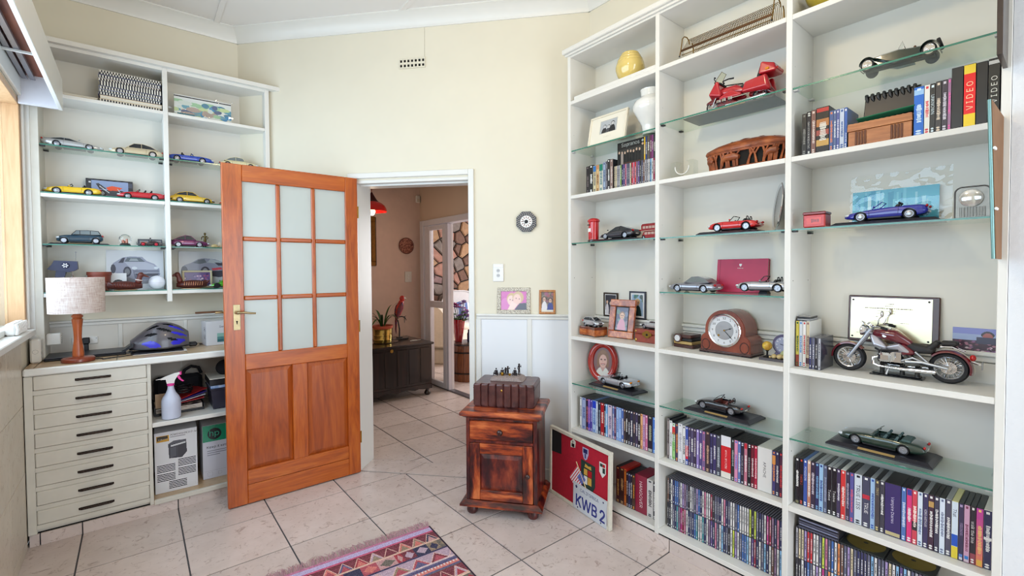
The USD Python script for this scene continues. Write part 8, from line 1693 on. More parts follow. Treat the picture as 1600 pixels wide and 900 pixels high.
hm.part('peak',MB().loft([[(-0.135,-0.075,0.040),(-0.135,0.075,0.040),(-0.135,0.070,0.062),(-0.135,-0.070,0.062)],[(-0.175,-0.060,0.018),(-0.175,0.060,0.018),(-0.175,0.055,0.030),(-0.175,-0.055,0.030)],[(-0.205,-0.035,0.004),(-0.205,0.035,0.004),(-0.205,0.035,0.008),(-0.205,-0.035,0.008)]]),black_plastic,40)
hm.part('rear_strap',MB().box(0.138,-0.03,0.008,0.185,0.025,0.034,0.008),black_plastic)
t=thing('paper_sheet','thin white paper under the cycling helmet on the worktop','paper',(0.0,3.50,0.9123)); t.part('sheet',MB().box(-0.02,0,0,0.24,0.18,0.0012),white_plastic); t.part('second_sheet',MB().box(-0.03,0.006,0.0013,0.225,0.18,0.0022),pm('dark_paper',(60,60,66),0.6,var=0.1))
t=thing('key_holder','two tiny dark keys lying right of the helmet','keys',(0.335,3.72,0.9125)); t.part('key',MB().tube([(0,0,0.004),(0.03,0.006,0.004)],0.003,6).ell((-0.006,0,0.005),(0.008,0.006,0.004),1),black_plastic,50); t.part('key',MB().tube([(0.01,-0.012,0.004),(0.036,-0.006,0.008)],0.003,6),black_plastic,50)
im,d=canvas(150,150,(226,226,232)); d.text((70,24),'Seed Start',fill=(70,72,90),font=font(17)); d.rectangle((58,76,118,104),fill=(150,196,186)); d.rectangle((58,100,118,132),fill=(62,120,130)); d.rectangle((58,104,118,112),fill=(90,150,150)); d.ellipse((140,96,150,110),fill=(70,72,96)); d.rectangle((62,120,90,124),fill=(40,90,104))
t=thing('seed_kit_box','white cardboard seed starter box on the worktop by the open door','box',(0.352,3.620,0.9125),0.12)
t.part('carton',MB().box(0,0,0.0003,0.16,0.12,0.158,0.001),pm('white_carton',(226,226,230),0.5,var=0.02)).picture('front_print',quant(im,12),FB(0.001,-0.0004,0.001),0.158,0.156,INKG)
im,d=canvas(40,60,(206,206,214)); 
for y in (14,34): d.rectangle((22,y,32,y+9),outline=(110,110,120)); d.rectangle((25,y+3,29,y+7),fill=(110,110,120))
Thing(t.path+'/carton').picture('side_print',im,frame((-0.0004,0.119,0.001),(0,-1,0),(0,0,1)),0.118,0.156,INKG)

# ------------------------------------------------------------------ open cabinet
t=thing('spray_bottle','translucent white spray bottle with pink trigger on the cabinet shelf','spray bottle',(0.150,3.405,0.5335),math.radians(-10))
t.part('bottle',MB().lathe([(0.040,0),(0.046,0.004),(0.047,0.012),(0.048,0.085),(0.047,0.110),(0.040,0.128),(0.026,0.150),(0.018,0.170),(0.0155,0.185),(0.0155,0.200)],40),pm('frosty_bottle',(206,212,232),0.35,sub=0,var=0.03),45)
pkm=pm('hot_pink_plastic',(236,70,160),0.35,var=0.05); t.part('collar',MB().lathe([(0.017,0.193),(0.0185,0.195),(0.0185,0.206),(0.016,0.208)],24),pkm,40)
t.part('spray_head',MB().prism([(-0.018,0.207),(0.018,0.207),(0.020,0.222),(0.036,0.250),(0.048,0.262),(0.044,0.270),(0.018,0.266),(-0.020,0.252),(-0.046,0.240),(-0.046,0.232),(-0.022,0.232)],-0.011,0.011,M=FB(0,0,0)),white_plastic,35); t.part('nozzle',MB().box(0.040,-0.010,0.252,0.054,0.010,0.272,0.002),pkm); t.part('trigger',MB().prism([(0.030,0.246),(0.042,0.250),(0.052,0.228),(0.066,0.214),(0.058,0.212),(0.040,0.228)],-0.006,0.006,M=FB(0,0,0)),pkm); t.part('lever_tip',MB().tube([(-0.044,0,0.236),(-0.070,0,0.234)],[0.004,0.002],8),white_plastic,40)
t=thing('file_tray','black letter tray heaped with papers and cables on the cabinet shelf','tray',(0.072,3.490,0.5335),0.02)
t.part('tray',MB().box(0,0,0,0.25,0.24,0.004).box(0,0,0.004,0.004,0.24,0.055).box(0.246,0,0.004,0.25,0.24,0.040).box(0,0.236,0.004,0.25,0.24,0.05).box(0,0,0.004,0.25,0.004,0.014),black_plastic)
papers_=pm('mixed_papers',(206,190,176),0.7,ramp=[(0.35,(60,50,54)),(0.5,(206,192,180)),(0.65,(230,224,216))],scale=30,stretch=(0.3,0.3,8))
t.part('papers',MB().box(0.008,0.008,0.005,0.24,0.23,0.040,M=rotm('y',0.0)),papers_); 
for k,(c,a) in enumerate((((206,50,60),-0.10),((230,226,232),-0.16),((70,50,160),-0.20),((200,40,44),-0.26))): t.part('magazine',MB().box(-0.10,-0.10,-0.002,0.10,0.10,0.002,0.001,M=tr(0.155,0.13,0.056+0.010*k) @ rotm('y',a) @ rotm('z',0.1*k)),pm(f'magazine_{("red", "white", "violet", "scarlet")[k]}',c,0.3,var=0.3,scale=25,coat=0.3))
cb_=MB(); r=random.Random(21)
for k in range(5): cb_.tube([(0.15+0.045*cos(a+k)+r.uniform(-0.006,0.006),0.10+0.055*sin(a+k),0.108+0.008*k+0.006*sin(3*a)) for a in np.linspace(0,2*pi,18)[:-1]],0.0042,6,closed=True)
t.part('cable_coil',cb_,black_plastic,50); t.part('brown_card',MB().box(0,-0.001,0,0.075,0.003,0.085,0.001,M=tr(0.006,0.01,0.045) @ rotm('x',-0.3)),pm('brown_card',(206,178,150),0.7,var=0.08))
t=thing('black_bag','soft black laptop case standing at the back of the cabinet shelf','bag',(0.078,3.748,0.5335)); t.part('pouch',MB().box(0,0,0,0.26,0.055,0.185,0.022),pm('black_fabric',(28,28,34),0.85,var=0.2,scale=90)); t.part('handle',MB().tube([(0.15,0.02,0.18),(0.165,0.015,0.215),(0.20,0.015,0.235),(0.24,0.015,0.222),(0.255,0.02,0.182)],0.010,8),_mats['black_fabric'],50)
t=thing('plastic_bin','dark plastic storage bin with papers and a cap on top, next to the open door','bin',(0.352,3.430,0.5335))
t.part('bin',MB().loft([[(0.012,0.012,0),(0.24,0.012,0),(0.24,0.24,0),(0.012,0.24,0)],[(0,0,0.125),(0.252,0,0.125),(0.252,0.252,0.125),(0,0.252,0.125)]]),pm('smoky_plastic',(52,50,66),0.3,var=0.1)); t.part('rim',MB().box(-0.005,-0.005,0.122,0.257,0.257,0.132,0.003),_mats['smoky_plastic'])
t.part('blue_paper',MB().box(0.0,0.0,0.133,0.24,0.22,0.150,0.001,M=tr(0,0,0)),pm('blue_white_paper',(190,206,232),0.5,ramp=[(0.4,(110,150,206)),(0.6,(214,222,238))],scale=12)); t.part('dark_folder',MB().box(-0.008,-0.004,0.152,0.25,0.24,0.190,0.003),black_plastic); t.part('white_sheet',MB().box(-0.006,-0.004,0.191,0.25,0.23,0.196),paper)
t.part('cap',man_arr(m3.Manifold.batch_hull([m3.Manifold.sphere(0.05,24).translate((0.09,0.12,0.24)),m3.Manifold.sphere(0.045,24).translate((0.14,0.12,0.225))]).trim_by_plane((0,0,1),0.198)),_mats['black_fabric'],50)
def carton(label,loc,rz,w,dpt,h,im,name='carton',side=None):
    t=thing(name,label,'box',loc,rz); b=t.part('carton_body',MB().box(0,0,0.0003,w,dpt,h,0.0012),pm('white_carton',(226,226,230),0.5,var=0.02)); b.picture('front_print',quant(im,14),FB(0.001,-0.0004,0.001),w-0.002,h-0.002,INKG); return t
im,d=canvas(134,226,(222,222,226)); d.rectangle((6,12,44,34),fill=(200,150,50)); d.polygon([(8,14),(40,13),(40,24),(8,30)],fill=(52,44,30)); d.text((12,21),'Fellowes',fill=(226,206,150),font=font(7)); d.text((48,8),'POWERSHRED P-4C',fill=(60,60,70),font=font(9)); d.rectangle((48,20,96,22),fill=(150,150,156))
d.polygon([(42,46),(60,36),(98,38),(100,86),(84,104),(44,100)],fill=(60,60,70)); d.polygon([(42,46),(60,36),(98,38),(96,44),(50,50)],fill=(86,88,98)); d.polygon([(50,52),(96,46),(96,52),(50,58)],fill=(206,208,212)); d.line((70,58,70,98),fill=(90,92,100)); d.polygon([(48,62),(66,60),(66,96),(48,98)],fill=(84,86,96))
for bx0,by0 in ((6,122),(72,110),(6,156),(72,144),(42,188)):
    for k in range(5): d.rectangle((bx0,by0+6*k,bx0+56,by0+6*k+2),fill=(52,50,58))
carton('tall white shredder carton with black striped text on the cabinet floor',(0.066,3.430,0.0865),math.radians(-2),0.208,0.26,0.362,im)
im,d=canvas(120,206,(216,218,232)); d.rectangle((0,0,120,62),fill=(22,150,112)); d.rectangle((74,0,120,62),fill=(34,170,128)); d.ellipse((16,12,60,56),fill=(20,36,40)); d.text((38,32),'hp',fill=(60,190,150),font=font(30),anchor='mm'); d.text((84,8),'E',fill=(20,60,56),font=font(16)); d.text((84,34),'c',fill=(20,60,56),font=font(16)); d.text((12,76),'Keep it simple.',fill=(30,34,50),font=font(13))
for y,w in ((98,90),(106,84),(114,40)): d.rectangle((14,y,14+w,y+2),fill=(140,144,160))
d.line((6,176,120,176),fill=(190,192,206)); d.rectangle((14,182,30,196),outline=(170,172,186)); d.rectangle((48,184,60,194),outline=(170,172,186)); d.rectangle((84,184,90,190),fill=(90,92,110)); d.rectangle((96,184,102,190),fill=(90,92,110))
carton('white and green printer carton on the cabinet floor partly behind the door',(0.306,3.480,0.0865),math.radians(-1),0.200,0.24,0.340,im)
# ------------------------------------------------------------------ the hall beyond the doorway
hall_tex=pm('textured_rose_plaster',(226,198,184),0.85,var=0.06,scale=10,bump=1.0,bscale=36)
hall_plain=pm('tan_hall_paint',(222,198,176),0.8,var=0.04,scale=4,bump=0.1)
HX,HY,HZ=2.80,5.30,2.75
struct('wall_hall_back',MB().box(0.5,HY,0,HX,HY+0.12,HZ),hall_tex)
struct('wall_hall_right',MB().box(HX,2.2,0,HX+0.12,3.55,HZ).box(HX,5.245,0,HX+0.12,HY+0.12,HZ).box(HX,3.55,2.012,HX+0.12,5.245,HZ),hall_plain)
struct('wall_hall_left',MB().box(0.42,3.98,0,0.5,HY+0.12,HZ).box(2.37,2.1,0,HX+0.12,2.2,HZ),hall_plain)
def hall_region():
    q=[CP+CU*-0.9+CN*0.204,CP+CU*1.7+CN*0.204]; return sg.Polygon([(q[0][0],q[0][1]),(q[1][0],q[1][1]),(HX,2.2),(HX,HY),(0.5,HY),(0.5,4.2)])
struct('ceiling_hall',MB().prism(hall_region().buffer(0.0),HZ,HZ+0.1),paint_ceil)
fh=struct('floor_hall',MB().prism(hall_region(),-0.06,-0.0036),grout)
hr=hall_region().intersection(sg.Polygon([tuple((CP+CU*-0.1+CN*0.204)[:2]),tuple((CP+CU*0.95+CN*0.204)[:2]),(HX,3.4),(HX,HY),(1.6,HY)]))
lay_tiles(fh,hr,1.652,0.380,3.100,0.4055,tile_floor,0.009)
fh.part('side_floor',MB().prism(hall_region().difference(hr),-0.0035,-0.0005),tile_floor)
# sliding door in white aluminium
d2=struct_x('door_2','white aluminium sliding door standing half open to the sunroom')
wal=pm('white_aluminium',(226,222,228),0.4,var=0.03)
def xb(y0,z0,y1,z1,x0=HX-0.03,x1=HX+0.03,b=0.003): return MB().box(x0,min(y0,y1),z0,x1,max(y0,y1),z1,b)
d2.part('outer_frame',xb(5.245,0,5.165,2.012,HX-0.035,HX+0.09),wal); d2.part('outer_frame',xb(5.165,1.945,3.56,2.012,HX-0.035,HX+0.09),wal); d2.part('outer_frame',xb(3.56,0,3.62,1.945,HX-0.035,HX+0.09),wal)
d2.part('inner_jamb',xb(5.165,0.0,5.105,1.945,HX-0.012,HX+0.08),wal); d2.part('track',xb(5.165,0.0,3.62,0.012,HX-0.01,HX+0.07),alu)
for a in ((5.100,0.012,5.036,1.940),(4.735,0.012,4.668,1.940),(5.036,1.884,4.735,1.940),(5.036,0.952,4.735,1.030),(5.036,0.012,4.735,0.075)): d2.part('sash_bar',xb(*a,HX-0.015,HX+0.02),wal)
d2.part('glass_pane',xb(5.036,1.030,4.735,1.884,HX,HX+0.005,0),glass_clear); d2.part('glass_pane',xb(5.036,0.075,4.735,0.952,HX,HX+0.005,0),glass_clear)
d2.part('sliding_stile',xb(4.664,0.012,4.612,1.940,HX+0.025,HX+0.06),wal)
for z in (1.66,0.42): d2.part('latch',xb(4.650,z-0.05,4.630,z+0.05,HX+0.021,HX+0.026,0.002),black_plastic)
d2.part('sliding_stile',xb(4.664,0.012,4.612,1.940,HX-0.0148,HX+0.0245),pm('white_aluminium_cool',(216,214,226),0.4,var=0.03))
# pendant lamp
pn=thing('pendant_lamp','red glass pendant lamp glowing in the hall behind the door jamb','lamp',(1.886,4.600,0))
pn.part('cord',MB().cyl((0,0,2.20),(0,0,HZ),0.003,8),pm('red_flex',(120,30,26),0.5,var=0.1),40); pn.part('ceiling_rose',MB().lathe([(0.05,HZ-0.02),(0.045,HZ-0.005),(0.04,HZ)],20),white_plastic,40)
pn.part('cap',MB().lathe([(0.075,2.100),(0.050,2.125),(0.020,2.175),(0.006,2.200),(0,2.202)],28),pm('maroon_metal',(78,26,24),0.3,metal=0.5,var=0.15),50)
pn.part('shade',MB().lathe([(0.152,2.004),(0.150,2.025),(0.132,2.062),(0.100,2.090),(0.072,2.102),(0.070,2.098),(0.096,2.084),(0.127,2.058),(0.145,2.024),(0.148,2.004)],40,closed=True),pm('red_lamp_glass',(206,20,16),0.12,emit_=((206,26,14),0.35),var=0.05,coat=0.8),50)
pn.part('bulb',MB().ell((0,0,2.005),(0.034,0.034,0.042),3),pm('lit_bulb',(255,240,214),0.4,emit_=((255,226,180),14.0)),True)
bulb_light('pendant_bulb_light',(1.886,4.600,1.935),0.030,260.0,(1.0,0.74,0.50))
# things on the textured wall
t=thing('wall_plate','round reddish brown beaten plate on the textured hall wall','plate',(2.604,HY-0.0006,1.705)); Mh_=FB(0,0,0)
t.part('plate',MB().lathe([(0.075,0.0),(0.097,0.010),(0.098,0.014),(0.092,0.013),(0.078,0.006),(0,0.004)],40,M=Mh_),pm('beaten_copper',(150,92,74),0.4,metal=0.4,ramp=[(0.4,(96,46,40)),(0.6,(176,120,98))],scale=70,bump=0.8,bscale=90),45)
t.part('rim',MB().tube([at(Mh_,0.096*cos(a),0.096*sin(a),0.012) for a in np.linspace(0,2*pi,40)[:-1]],0.004,6,closed=True),pm('dark_copper',(110,54,46),0.4,metal=0.4,var=0.2),50)
t=thing('light_switch','pale light switch plate on the textured hall wall','switch',(2.627,HY-0.0006,1.322)); t.part('plate',MB().box(-0.045,-0.010,-0.066,0.045,0,0.066,0.003),wg_)
for z in (0.016,-0.020): t.part('rocker',MB().box(-0.008,-0.014,z-0.012,0.008,-0.0102,z+0.012,0.001),white_plastic)
t=thing('picture','gilt framed dark picture on the hall wall, half hidden by the door jamb','picture',(1.70,HY-0.0006,1.455)); gilt=pm('gilt_frame',(150,104,44),0.35,metal=0.6,var=0.3,scale=30)
for a in ((0,0,0.51,0.055),(0,0.525,0.51,0.58),(0,0.055,0.055,0.525),(0.455,0.055,0.51,0.525)):
    t.part('frame_bar',MB().box(a[0],-0.03,a[1],a[2],0.0,a[3],0.006),gilt)
    
t.part('frame_edge',MB().tube([(0.505,-0.028,0.006),(0.505,-0.028,0.574)],0.006,8),pm('dark_gilt',(70,40,26),0.4,var=0.2)); t.part('canvas',MB().box(0.05,-0.014,0.05,0.46,-0.010,0.53),pm('dark_canvas',(70,52,40),0.6,ramp=[(0.4,(40,30,26)),(0.6,(110,84,56))],scale=5))
t=thing('motion_sensor','small ivory motion sensor in the corner above the sliding door','sensor',(2.762,HY-0.004,2.245)); t.part('body',MB().box(-0.028,-0.038,0,0.028,-0.0003,0.092,0.010),wg_); t.part('lens',MB().box(-0.020,-0.041,0.012,0.020,-0.0383,0.050,0.004),pm('sensor_lens',(206,196,180),0.3,var=0.05)); t.part('edge',MB().box(0.0282,-0.034,0.008,0.030,-0.006,0.084),trim_blk)
# dark chest with pot, parrot
ebw=pm('ebony_stained_wood',(34,22,22),0.3,ramp=[(0.3,(14,9,11)),(0.6,(32,19,19)),(0.8,(62,34,28))],scale=14,stretch=(2,2,0.12),coat=0.4)
c_=thing('wooden_chest','dark carved wooden chest on ball feet against the hall wall','chest',(0,0,0)); X0,X1,Y0,Y1=1.30,2.57,4.62,5.27
c_.part('carcass',MB().box(X0,Y0,0.13,X1,Y1,0.572,0.004),ebw); ld=c_.part('lid',MB().box(X0-0.02,Y0-0.025,0.572,X1+0.02,Y1,0.597,0.008),ebw)
for k in range(9): c_.part('front_panel',MB().box(X0+0.03+k*0.137,Y0-0.008,0.16,X0+0.03+k*0.137+0.118,Y0,0.545,0.005),ebw)
c_.part('apron',MB().prism([(X0,0.13)]+[(X0+(X1-X0)*k/24,0.075+0.022*math.sin(k*pi/24*6)**2*(1 if 2 < k < 22 else 0)) for k in range(25)]+[(X1,0.13)],-0.02,0.0,M=FB(0,Y0,0)),ebw)
for x in (X0+0.04,X1-0.04):
    for y in (Y0+0.035,Y1-0.05): c_.part('ball_foot',MB().lathe([(0.020,0.0),(0.034,0.012),(0.036,0.028),(0.026,0.046),(0.018,0.056),(0.022,0.075),(0.030,0.10),(0.034,0.135)],18,M=tr(x,y,0)),ebw,50)
c_.part('clasp',MB().prism([(0.022*cos(2*pi*k/12)*(1 if k % 2 else 0.75),0.022*sin(2*pi*k/12)*(1 if k % 2 else 0.75)) for k in range(12)],0.0,0.004,M=FB(2.088,Y0-0.0082,0.545)).tube([(2.088,Y0-0.014,0.55),(2.088,Y0-0.014,0.535)],0.004,6),brass)
pt=thing('potted_plant','strap-leaved plant in a shiny brass pot on the dark chest','potted plant',(2.115,4.900,0.5975))
pt.part('brass_pot',MB().lathe([(0.095,0.006),(0.100,0.012),(0.102,0.04),(0.104,0.044),(0.102,0.048),(0.103,0.085),(0.105,0.089),(0.103,0.093),(0.105,0.150),(0.111,0.156),(0.108,0.160),(0.100,0.158)],44),pm('polished_brass',(206,176,96),0.14,metal=1.0,var=0.15,bump=0.15,bscale=40),45); pt.part('clay_pot',MB().lathe([(0.092,0.13),(0.100,0.168),(0.112,0.170),(0.114,0.196),(0.104,0.196),(0.100,0.172)],36,closed=True),pm('terracotta',(186,84,54),0.7,var=0.1),45); pt.part('soil',MB().lathe([(0.102,0.17),(0.102,0.176),(0,0.182)],24),pm('potting_soil',(52,40,32),0.95,var=0.4,scale=90))
pt.part('glass_dish',MB().lathe([(0.10,0.0),(0.165,0.008),(0.170,0.018),(0.166,0.018),(0.10,0.005),(0,0.004)],40),glass_clear,45)
lf=pm('strap_leaf',(56,92,38),0.35,var=0.35,scale=30); lf2=pm('strap_leaf_dark',(34,56,26),0.4,var=0.3,scale=30)
def leaf(p0,az,L_,droop,rise,w=0.014):
    R_=[]
    for i in range(10):
        f=i/9; d_=np.array([cos(az),sin(az),0]); p=np.array(p0)+d_*L_*f*(0.35+0.65*f**0.6)+np.array([0,0,rise*math.sin(min(f*droop,pi))]); s_=np.array([-sin(az),cos(az),0]); ww=w*max(0.06,math.sin(pi*(0.12+0.86*f)))
        R_.append([p-s_*ww,p+np.array([0,0,-0.003])*1,p+s_*ww,p+np.array([0,0,0.0012])-np.array([0,0,0.003])])
    return MB().loft(R_).fix()
for k,(az,L_,dr,ri) in enumerate(((-0.45,0.20,1.75,0.27),(0.3,0.12,1.5,0.24),(3.0,0.24,2.6,0.17),(3.4,0.26,2.9,0.13),(2.7,0.22,2.4,0.10),(-0.9,0.18,2.2,0.12),(4.2,0.20,2.5,0.15),(1.7,0.14,1.7,0.18),(5.2,0.20,2.6,0.14),(-0.7,0.15,1.4,0.16),(3.9,0.30,3.0,0.10))): pt.part('leaf',leaf((0.02*cos(az),0.02*sin(az),0.178),az,L_,dr,ri),lf if k % 3 else lf2,60)
pa=thing('parrot_figure','red carved parrot on a thin stand with black base on the chest','figurine',(2.366,5.010,0.5975))
pa.part('base',MB().box(-0.095,-0.045,0,0.095,0.045,0.022,0.004).box(-0.03,-0.025,0.022,0.03,0.025,0.034,0.003),black_gloss); pa.part('stand',MB().tube([(0,0,0.03),(0.002,0,0.12),(-0.012,0,0.20),(-0.035,0,0.27),(-0.045,0,0.30)],[0.008,0.008,0.007,0.006,0.005],8),trim_blk,50)
pa.part('perch_branch',MB().tube([(-0.03,0,0.262),(0.03,-0.01,0.268),(0.068,-0.012,0.252),(0.082,-0.012,0.22)],[0.007,0.006,0.005,0.003],7).tube([(0.05,-0.012,0.262),(0.082,-0.012,0.272)],[0.005,0.002],6).tube([(0.060,-0.012,0.255),(0.060,-0.012,0.19)],[0.005,0.002],6),trim_blk,50)
prd=pm('parrot_red',(196,34,26),0.35,ramp=[(0.35,(140,20,22)),(0.6,(206,44,30))],scale=40,coat=0.3)
pa.part('body',man_arr(m3.Manifold.batch_hull([m3.Manifold.sphere(0.030,24).translate((-0.012,0,0.300)),m3.Manifold.sphere(0.042,24).translate((0.008,0,0.370)),m3.Manifold.sphere(0.032,24).translate((0.026,0,0.430))])),prd,60)
hd_=pa.part('head',MB().ell((0.040,-0.002,0.475),(0.032,0.029,0.036),3),prd,True); hd_.part('beak',MB().tube([(0.062,-0.006,0.484),(0.078,-0.008,0.474),(0.076,-0.008,0.456)],[0.013,0.010,0.002],10),pm('beak_ivory',(206,196,176),0.3,var=0.2),50); hd_.part('face_patch',MB().ell((0.054,-0.022,0.480),(0.014,0.009,0.014),2),pm('parrot_white_face',(222,214,204),0.5,var=0.1),True); hd_.part('eye',MB().ell((0.057,-0.030,0.484),0.0035,1),black_gloss)
wb_=pm('parrot_wing',(60,30,56),0.4,ramp=[(0.35,(30,34,80)),(0.55,(120,30,40)),(0.7,(40,60,70))],scale=26)
for s in (-1,1): pa.part('wing',MB().loft([[(0.026+o*0.3,s*(0.030+t_),z) for o,t_ in ((0.018,0.0),(0.0,0.010),(-0.050,0.008),(-0.070,0.0),(-0.05,-0.004),(0.0,-0.004))] if False else [(cx+w*a,s*(yy+b),z) for a,b in ((1,0),(0.2,0.010),(-0.6,0.009),(-1,0),(-0.4,-0.005),(0.6,-0.005))] for z,cx,w,yy in ((0.430,0.022,0.014,0.030),(0.395,0.006,0.030,0.038),(0.350,-0.008,0.030,0.040),(0.300,-0.026,0.020,0.030),(0.240,-0.036,0.008,0.018))]).fix(),wb_,50)
pa.part('tail',MB().tube([(-0.022,0,0.285),(-0.040,0,0.22),(-0.044,0,0.12),(-0.040,0,0.07)],[0.020,0.014,0.009,0.003],10),wb_,50)
t=thing('napkin_ring','small white wire ornament lying on the chest right of the parrot','ornament',(2.46,4.82,0.5975)); t.part('loop',MB().tube([(0.03*cos(a),0.02*sin(a),0.004) for a in np.linspace(0,2*pi,20)[:-1]],0.003,6,closed=True),white_plastic,50); t.part('bar',MB().tube([(-0.06,-0.01,0.004),(-0.03,0,0.004)],0.003,6).tube([(0.03,0,0.004),(0.075,-0.012,0.006)],0.003,6),white_plastic,50)

# ------------------------------------------------------------------ sunroom beyond the sliding door
SX1,SY0,SY1,SZ=6.2,2.6,7.6,2.6
fs=struct('floor_sunroom',MB().box(HX,SY0,-0.06,SX1,SY1,-0.0036),grout)
lay_tiles(fs,sg.box(HX+0.071,3.6,4.7,6.4),2.792,0.38,3.1,0.4055,tile_floor,0.009); fs.part('side_floor',MB().prism(sg.box(HX+0.071,SY0,SX1,SY1).difference(sg.box(HX+0.071,3.6,4.7,6.4)),-0.0035,-0.0005),tile_floor)
struct('ceiling_sunroom',MB().box(HX,SY0-0.1,SZ,SX1+0.1,SY1+0.1,SZ+0.1),paint_ceil)
struct('wall_sunroom_side',MB().box(SX1,SY0,0,SX1+0.1,SY1,SZ).box(HX+0.12,SY0-0.1,0,SX1,SY0,SZ).box(HX+0.0,HY+0.12,0,HX+0.12,SY1,SZ),hall_plain)
sw_=struct('wall_sunroom_back',MB().box(HX,SY1,0,SX1+0.1,SY1+0.1,SZ),pm('dark_mortar',(54,46,42),0.9,var=0.3,scale=30,bump=0.5))
from scipy.spatial import Voronoi
rs=np.random.RandomState(14); gp=[]
while len(gp) < 120:
    q=(rs.uniform(3.65,5.9),rs.uniform(0.05,2.55))
    if all(math.hypot((q[0]-p[0])*0.8,q[1]-p[1]) > 0.095 for p in gp): gp.append(q)
vor=Voronoi(np.array(gp+[(x,z) for x in (2.4,7.2) for z in np.linspace(-1,4,8)]+[(x,z) for x in np.linspace(3,6.5,8) for z in (-0.8,3.6)]))
stm=[pm(f'wall_stone_{k}',c,0.75,var=0.35,scale=14,bump=0.9,bscale=26) for k,c in (('pink',(176,128,112)),('grey',(130,118,112)),('ochre',(176,138,104)),('brown',(120,88,74)),('mauve',(146,116,116)))]
for i in range(len(gp)):
    reg=vor.regions[vor.point_region[i]]
    if -1 in reg or not reg: continue
    pg=sg.Polygon(vor.vertices[reg]).intersection(sg.box(3.6,0.0,5.95,2.58)).buffer(-0.013)
    if pg.is_empty or pg.area < 0.004: continue
    th_=0.03+0.02*rs.rand(); sm_=pg.buffer(-0.012)
    if sm_.is_empty or sm_.geom_type != 'Polygon' or pg.geom_type != 'Polygon': continue
    mbs=MB().prism(pg,-0.002,th_*0.7,M=FB(0,SY1,0)).prism(sm_,th_*0.7,th_,M=FB(0,SY1,0)); sw_.part('stone',mbs,stm[rs.randint(5)],40)
# barrel table with flowers
bt=thing('barrel_table','low round wooden barrel table just inside the sunroom','table',(3.28,4.98,0)); bwm=wood('barrel_wood',(84,44,24),(122,68,36),(150,92,52),'z',scale=6)
for k in range(16):
    a0,a1=2*pi*k/16+0.01,2*pi*(k+1)/16-0.01; R_=[]
    for z,r_ in ((0.0,0.185),(0.12,0.205),(0.25,0.210),(0.38,0.205),(0.455,0.192)): R_.append([(r_*cos(a0),r_*sin(a0),z),(r_*cos(a1),r_*sin(a1),z),((r_-0.02)*cos(a1),(r_-0.02)*sin(a1),z),((r_-0.02)*cos(a0),(r_-0.02)*sin(a0),z)])
    bt.part('stave',MB().loft(R_).fix(),bwm,20)
bt.part('top',MB().lathe([(0.20,0.456),(0.215,0.460),(0.215,0.478),(0.20,0.484)],40),pm('dark_table_top',(60,46,42),0.3,var=0.2,coat=0.3),40)
for z in (0.10,0.36): bt.part('hoop',MB().lathe([(0.205,z),(0.2085,z),(0.2115,z+0.02),(0.205,z+0.02)],40,closed=True),iron,40)
fv=thing('flower_vase','tall red tapered vase of purple flowers on the barrel table','vase',(3.205,5.055,0.4845)); fv.part('vase',MB().lathe([(0.046,0),(0.050,0.006),(0.060,0.10),(0.080,0.26),(0.084,0.285),(0.078,0.285),(0.055,0.10),(0,0.05)],32),pm('red_vase_glass',(150,22,28),0.12,coat=0.8,var=0.1),50)
fl_=[pm('purple_petal',(96,50,130),0.6,var=0.3,scale=40),pm('magenta_petal',(150,50,110),0.6,var=0.3,scale=40),pm('lilac_petal',(150,136,196),0.6,var=0.2,scale=40)]; r=random.Random(17)
stems,lv_=MB(),MB()
for k in range(26):
    a,rr_,h=r.uniform(0,2*pi),r.uniform(0.02,0.15),r.uniform(0.33,0.52); x,y=rr_*cos(a),rr_*sin(a); stems.tube([(x*0.2,y*0.2,0.22),(x*0.7,y*0.7,0.22+(h-0.22)*0.6),(x,y,h)],0.003,5)
    mbf=MB()
    for p in range(6): q=2*pi*p/6; mbf.ell((x+0.020*cos(q),y+0.020*sin(q),h+0.004*sin(3*q)),(0.016,0.016,0.008),1)
    mbf.ell((x,y,h+0.006),0.010,1); fv.part('flower',mbf,fl_[0 if k % 3 == 0 else (1 if k % 3 == 1 else (2 if k % 6 == 2 else 0))],60)
for k in range(18):
    a,h=r.uniform(0,2*pi),r.uniform(0.27,0.40); lv_.ell((0.09*cos(a),0.09*sin(a),h),(0.035,0.018,0.008),1,M=None)
fv.part('stems',stems,lf2,50); fv.part('foliage',lv_,lf,60); stage.GetPrimAtPath(fv.path+'/foliage').SetCustomDataByKey('kind','stuff'); stage.GetPrimAtPath(fv.path+'/stems').SetCustomDataByKey('kind','stuff')
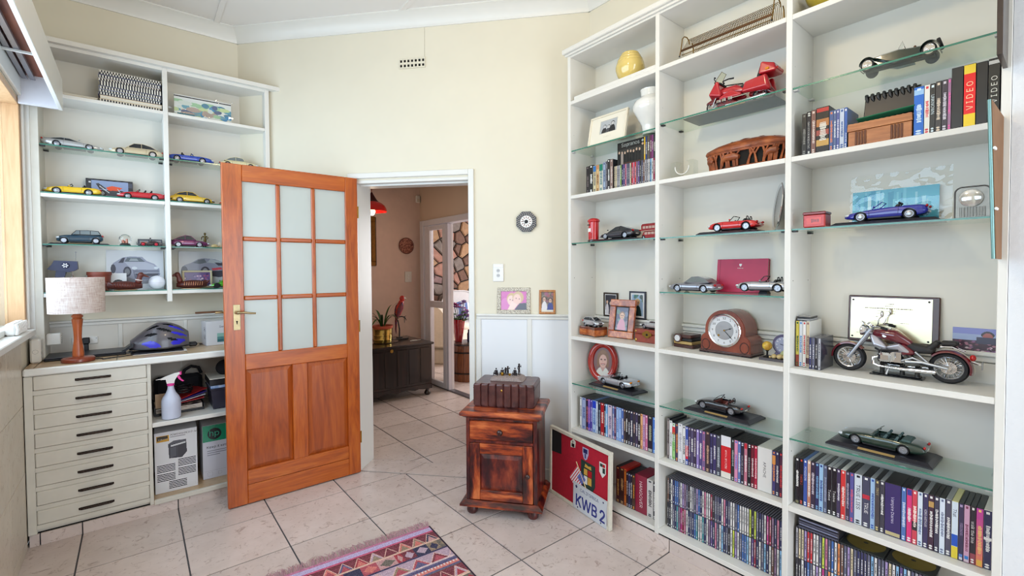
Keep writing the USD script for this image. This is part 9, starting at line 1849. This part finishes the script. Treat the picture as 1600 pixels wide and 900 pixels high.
t=thing('glass_jar','dark blue glass jar beside the red vase on the barrel table','jar',(3.315,4.955,0.4845)); t.part('jar',MB().lathe([(0.036,0),(0.040,0.01),(0.040,0.10),(0.030,0.125),(0.030,0.14),(0.025,0.14),(0,0.12)],24),pm('navy_glass',(28,40,72),0.1,coat=0.6,var=0.1),50); t.part('lid',MB().lathe([(0.030,0.1405),(0.032,0.145),(0.028,0.155),(0,0.158)],20),black_gloss,40)
def armchair(label,loc,rz,col,cush):
    t=thing('armchair',label,'armchair',loc,rz); m_=col
    arch=lambda w,h: [(w*math.copysign(abs(cos(a))**0.6,cos(a)),0.30+h*abs(sin(a))**0.8) for a in np.linspace(0,pi,20)]
    t.part('back',MB().prism(arch(0.38,0.62),-0.06,0.06,M=frame((0,0.30,0),(1,0,0),(0,0.15,1))).fix(),m_,40); t.part('back_piping',MB().tube([at(frame((0,0.30,0),(1,0,0),(0,0.15,1)),x,z,0.062) for x,z in arch(0.38,0.62)],0.014,8),m_,50)
    t.part('seat',MB().box(-0.34,-0.32,0.22,0.34,0.28,0.40,0.05),m_)
    for s in (-1,1): t.part('arm',MB().tube([(s*0.37,0.28,0.56),(s*0.38,0.0,0.55),(s*0.37,-0.30,0.50)],[0.06,0.065,0.06],12),m_,50); t.part('side_panel',MB().box(s*0.37-0.04,-0.31,0.06,s*0.37+0.04,0.30,0.53,0.03),m_)
    t.part('skirt',MB().box(-0.34,-0.30,0.0,0.34,0.28,0.22,0.02),m_)
    t.part('cushion',MB().ell((0,0.14,0.56),(0.22,0.09,0.18),2,M=None),cush,True); return t
cream_up=pm('cream_upholstery',(216,206,190),0.85,var=0.08,scale=30); white_up=pm('white_upholstery',(226,226,230),0.85,var=0.06,scale=30)
armchair('cream rounded armchair seen through the fixed pane of the sliding door',(3.62,6.30,0),2.2,cream_up,cream_up); armchair('white armchair with blue striped cushion behind the purple flowers',(4.52,6.95,0.10),-0.35,white_up,pm('blue_striped_cushion',(190,200,226),0.85,ramp=[(0.45,(96,120,180)),(0.55,(226,228,236))],scale=6,stretch=(3,0.2,0.2)))
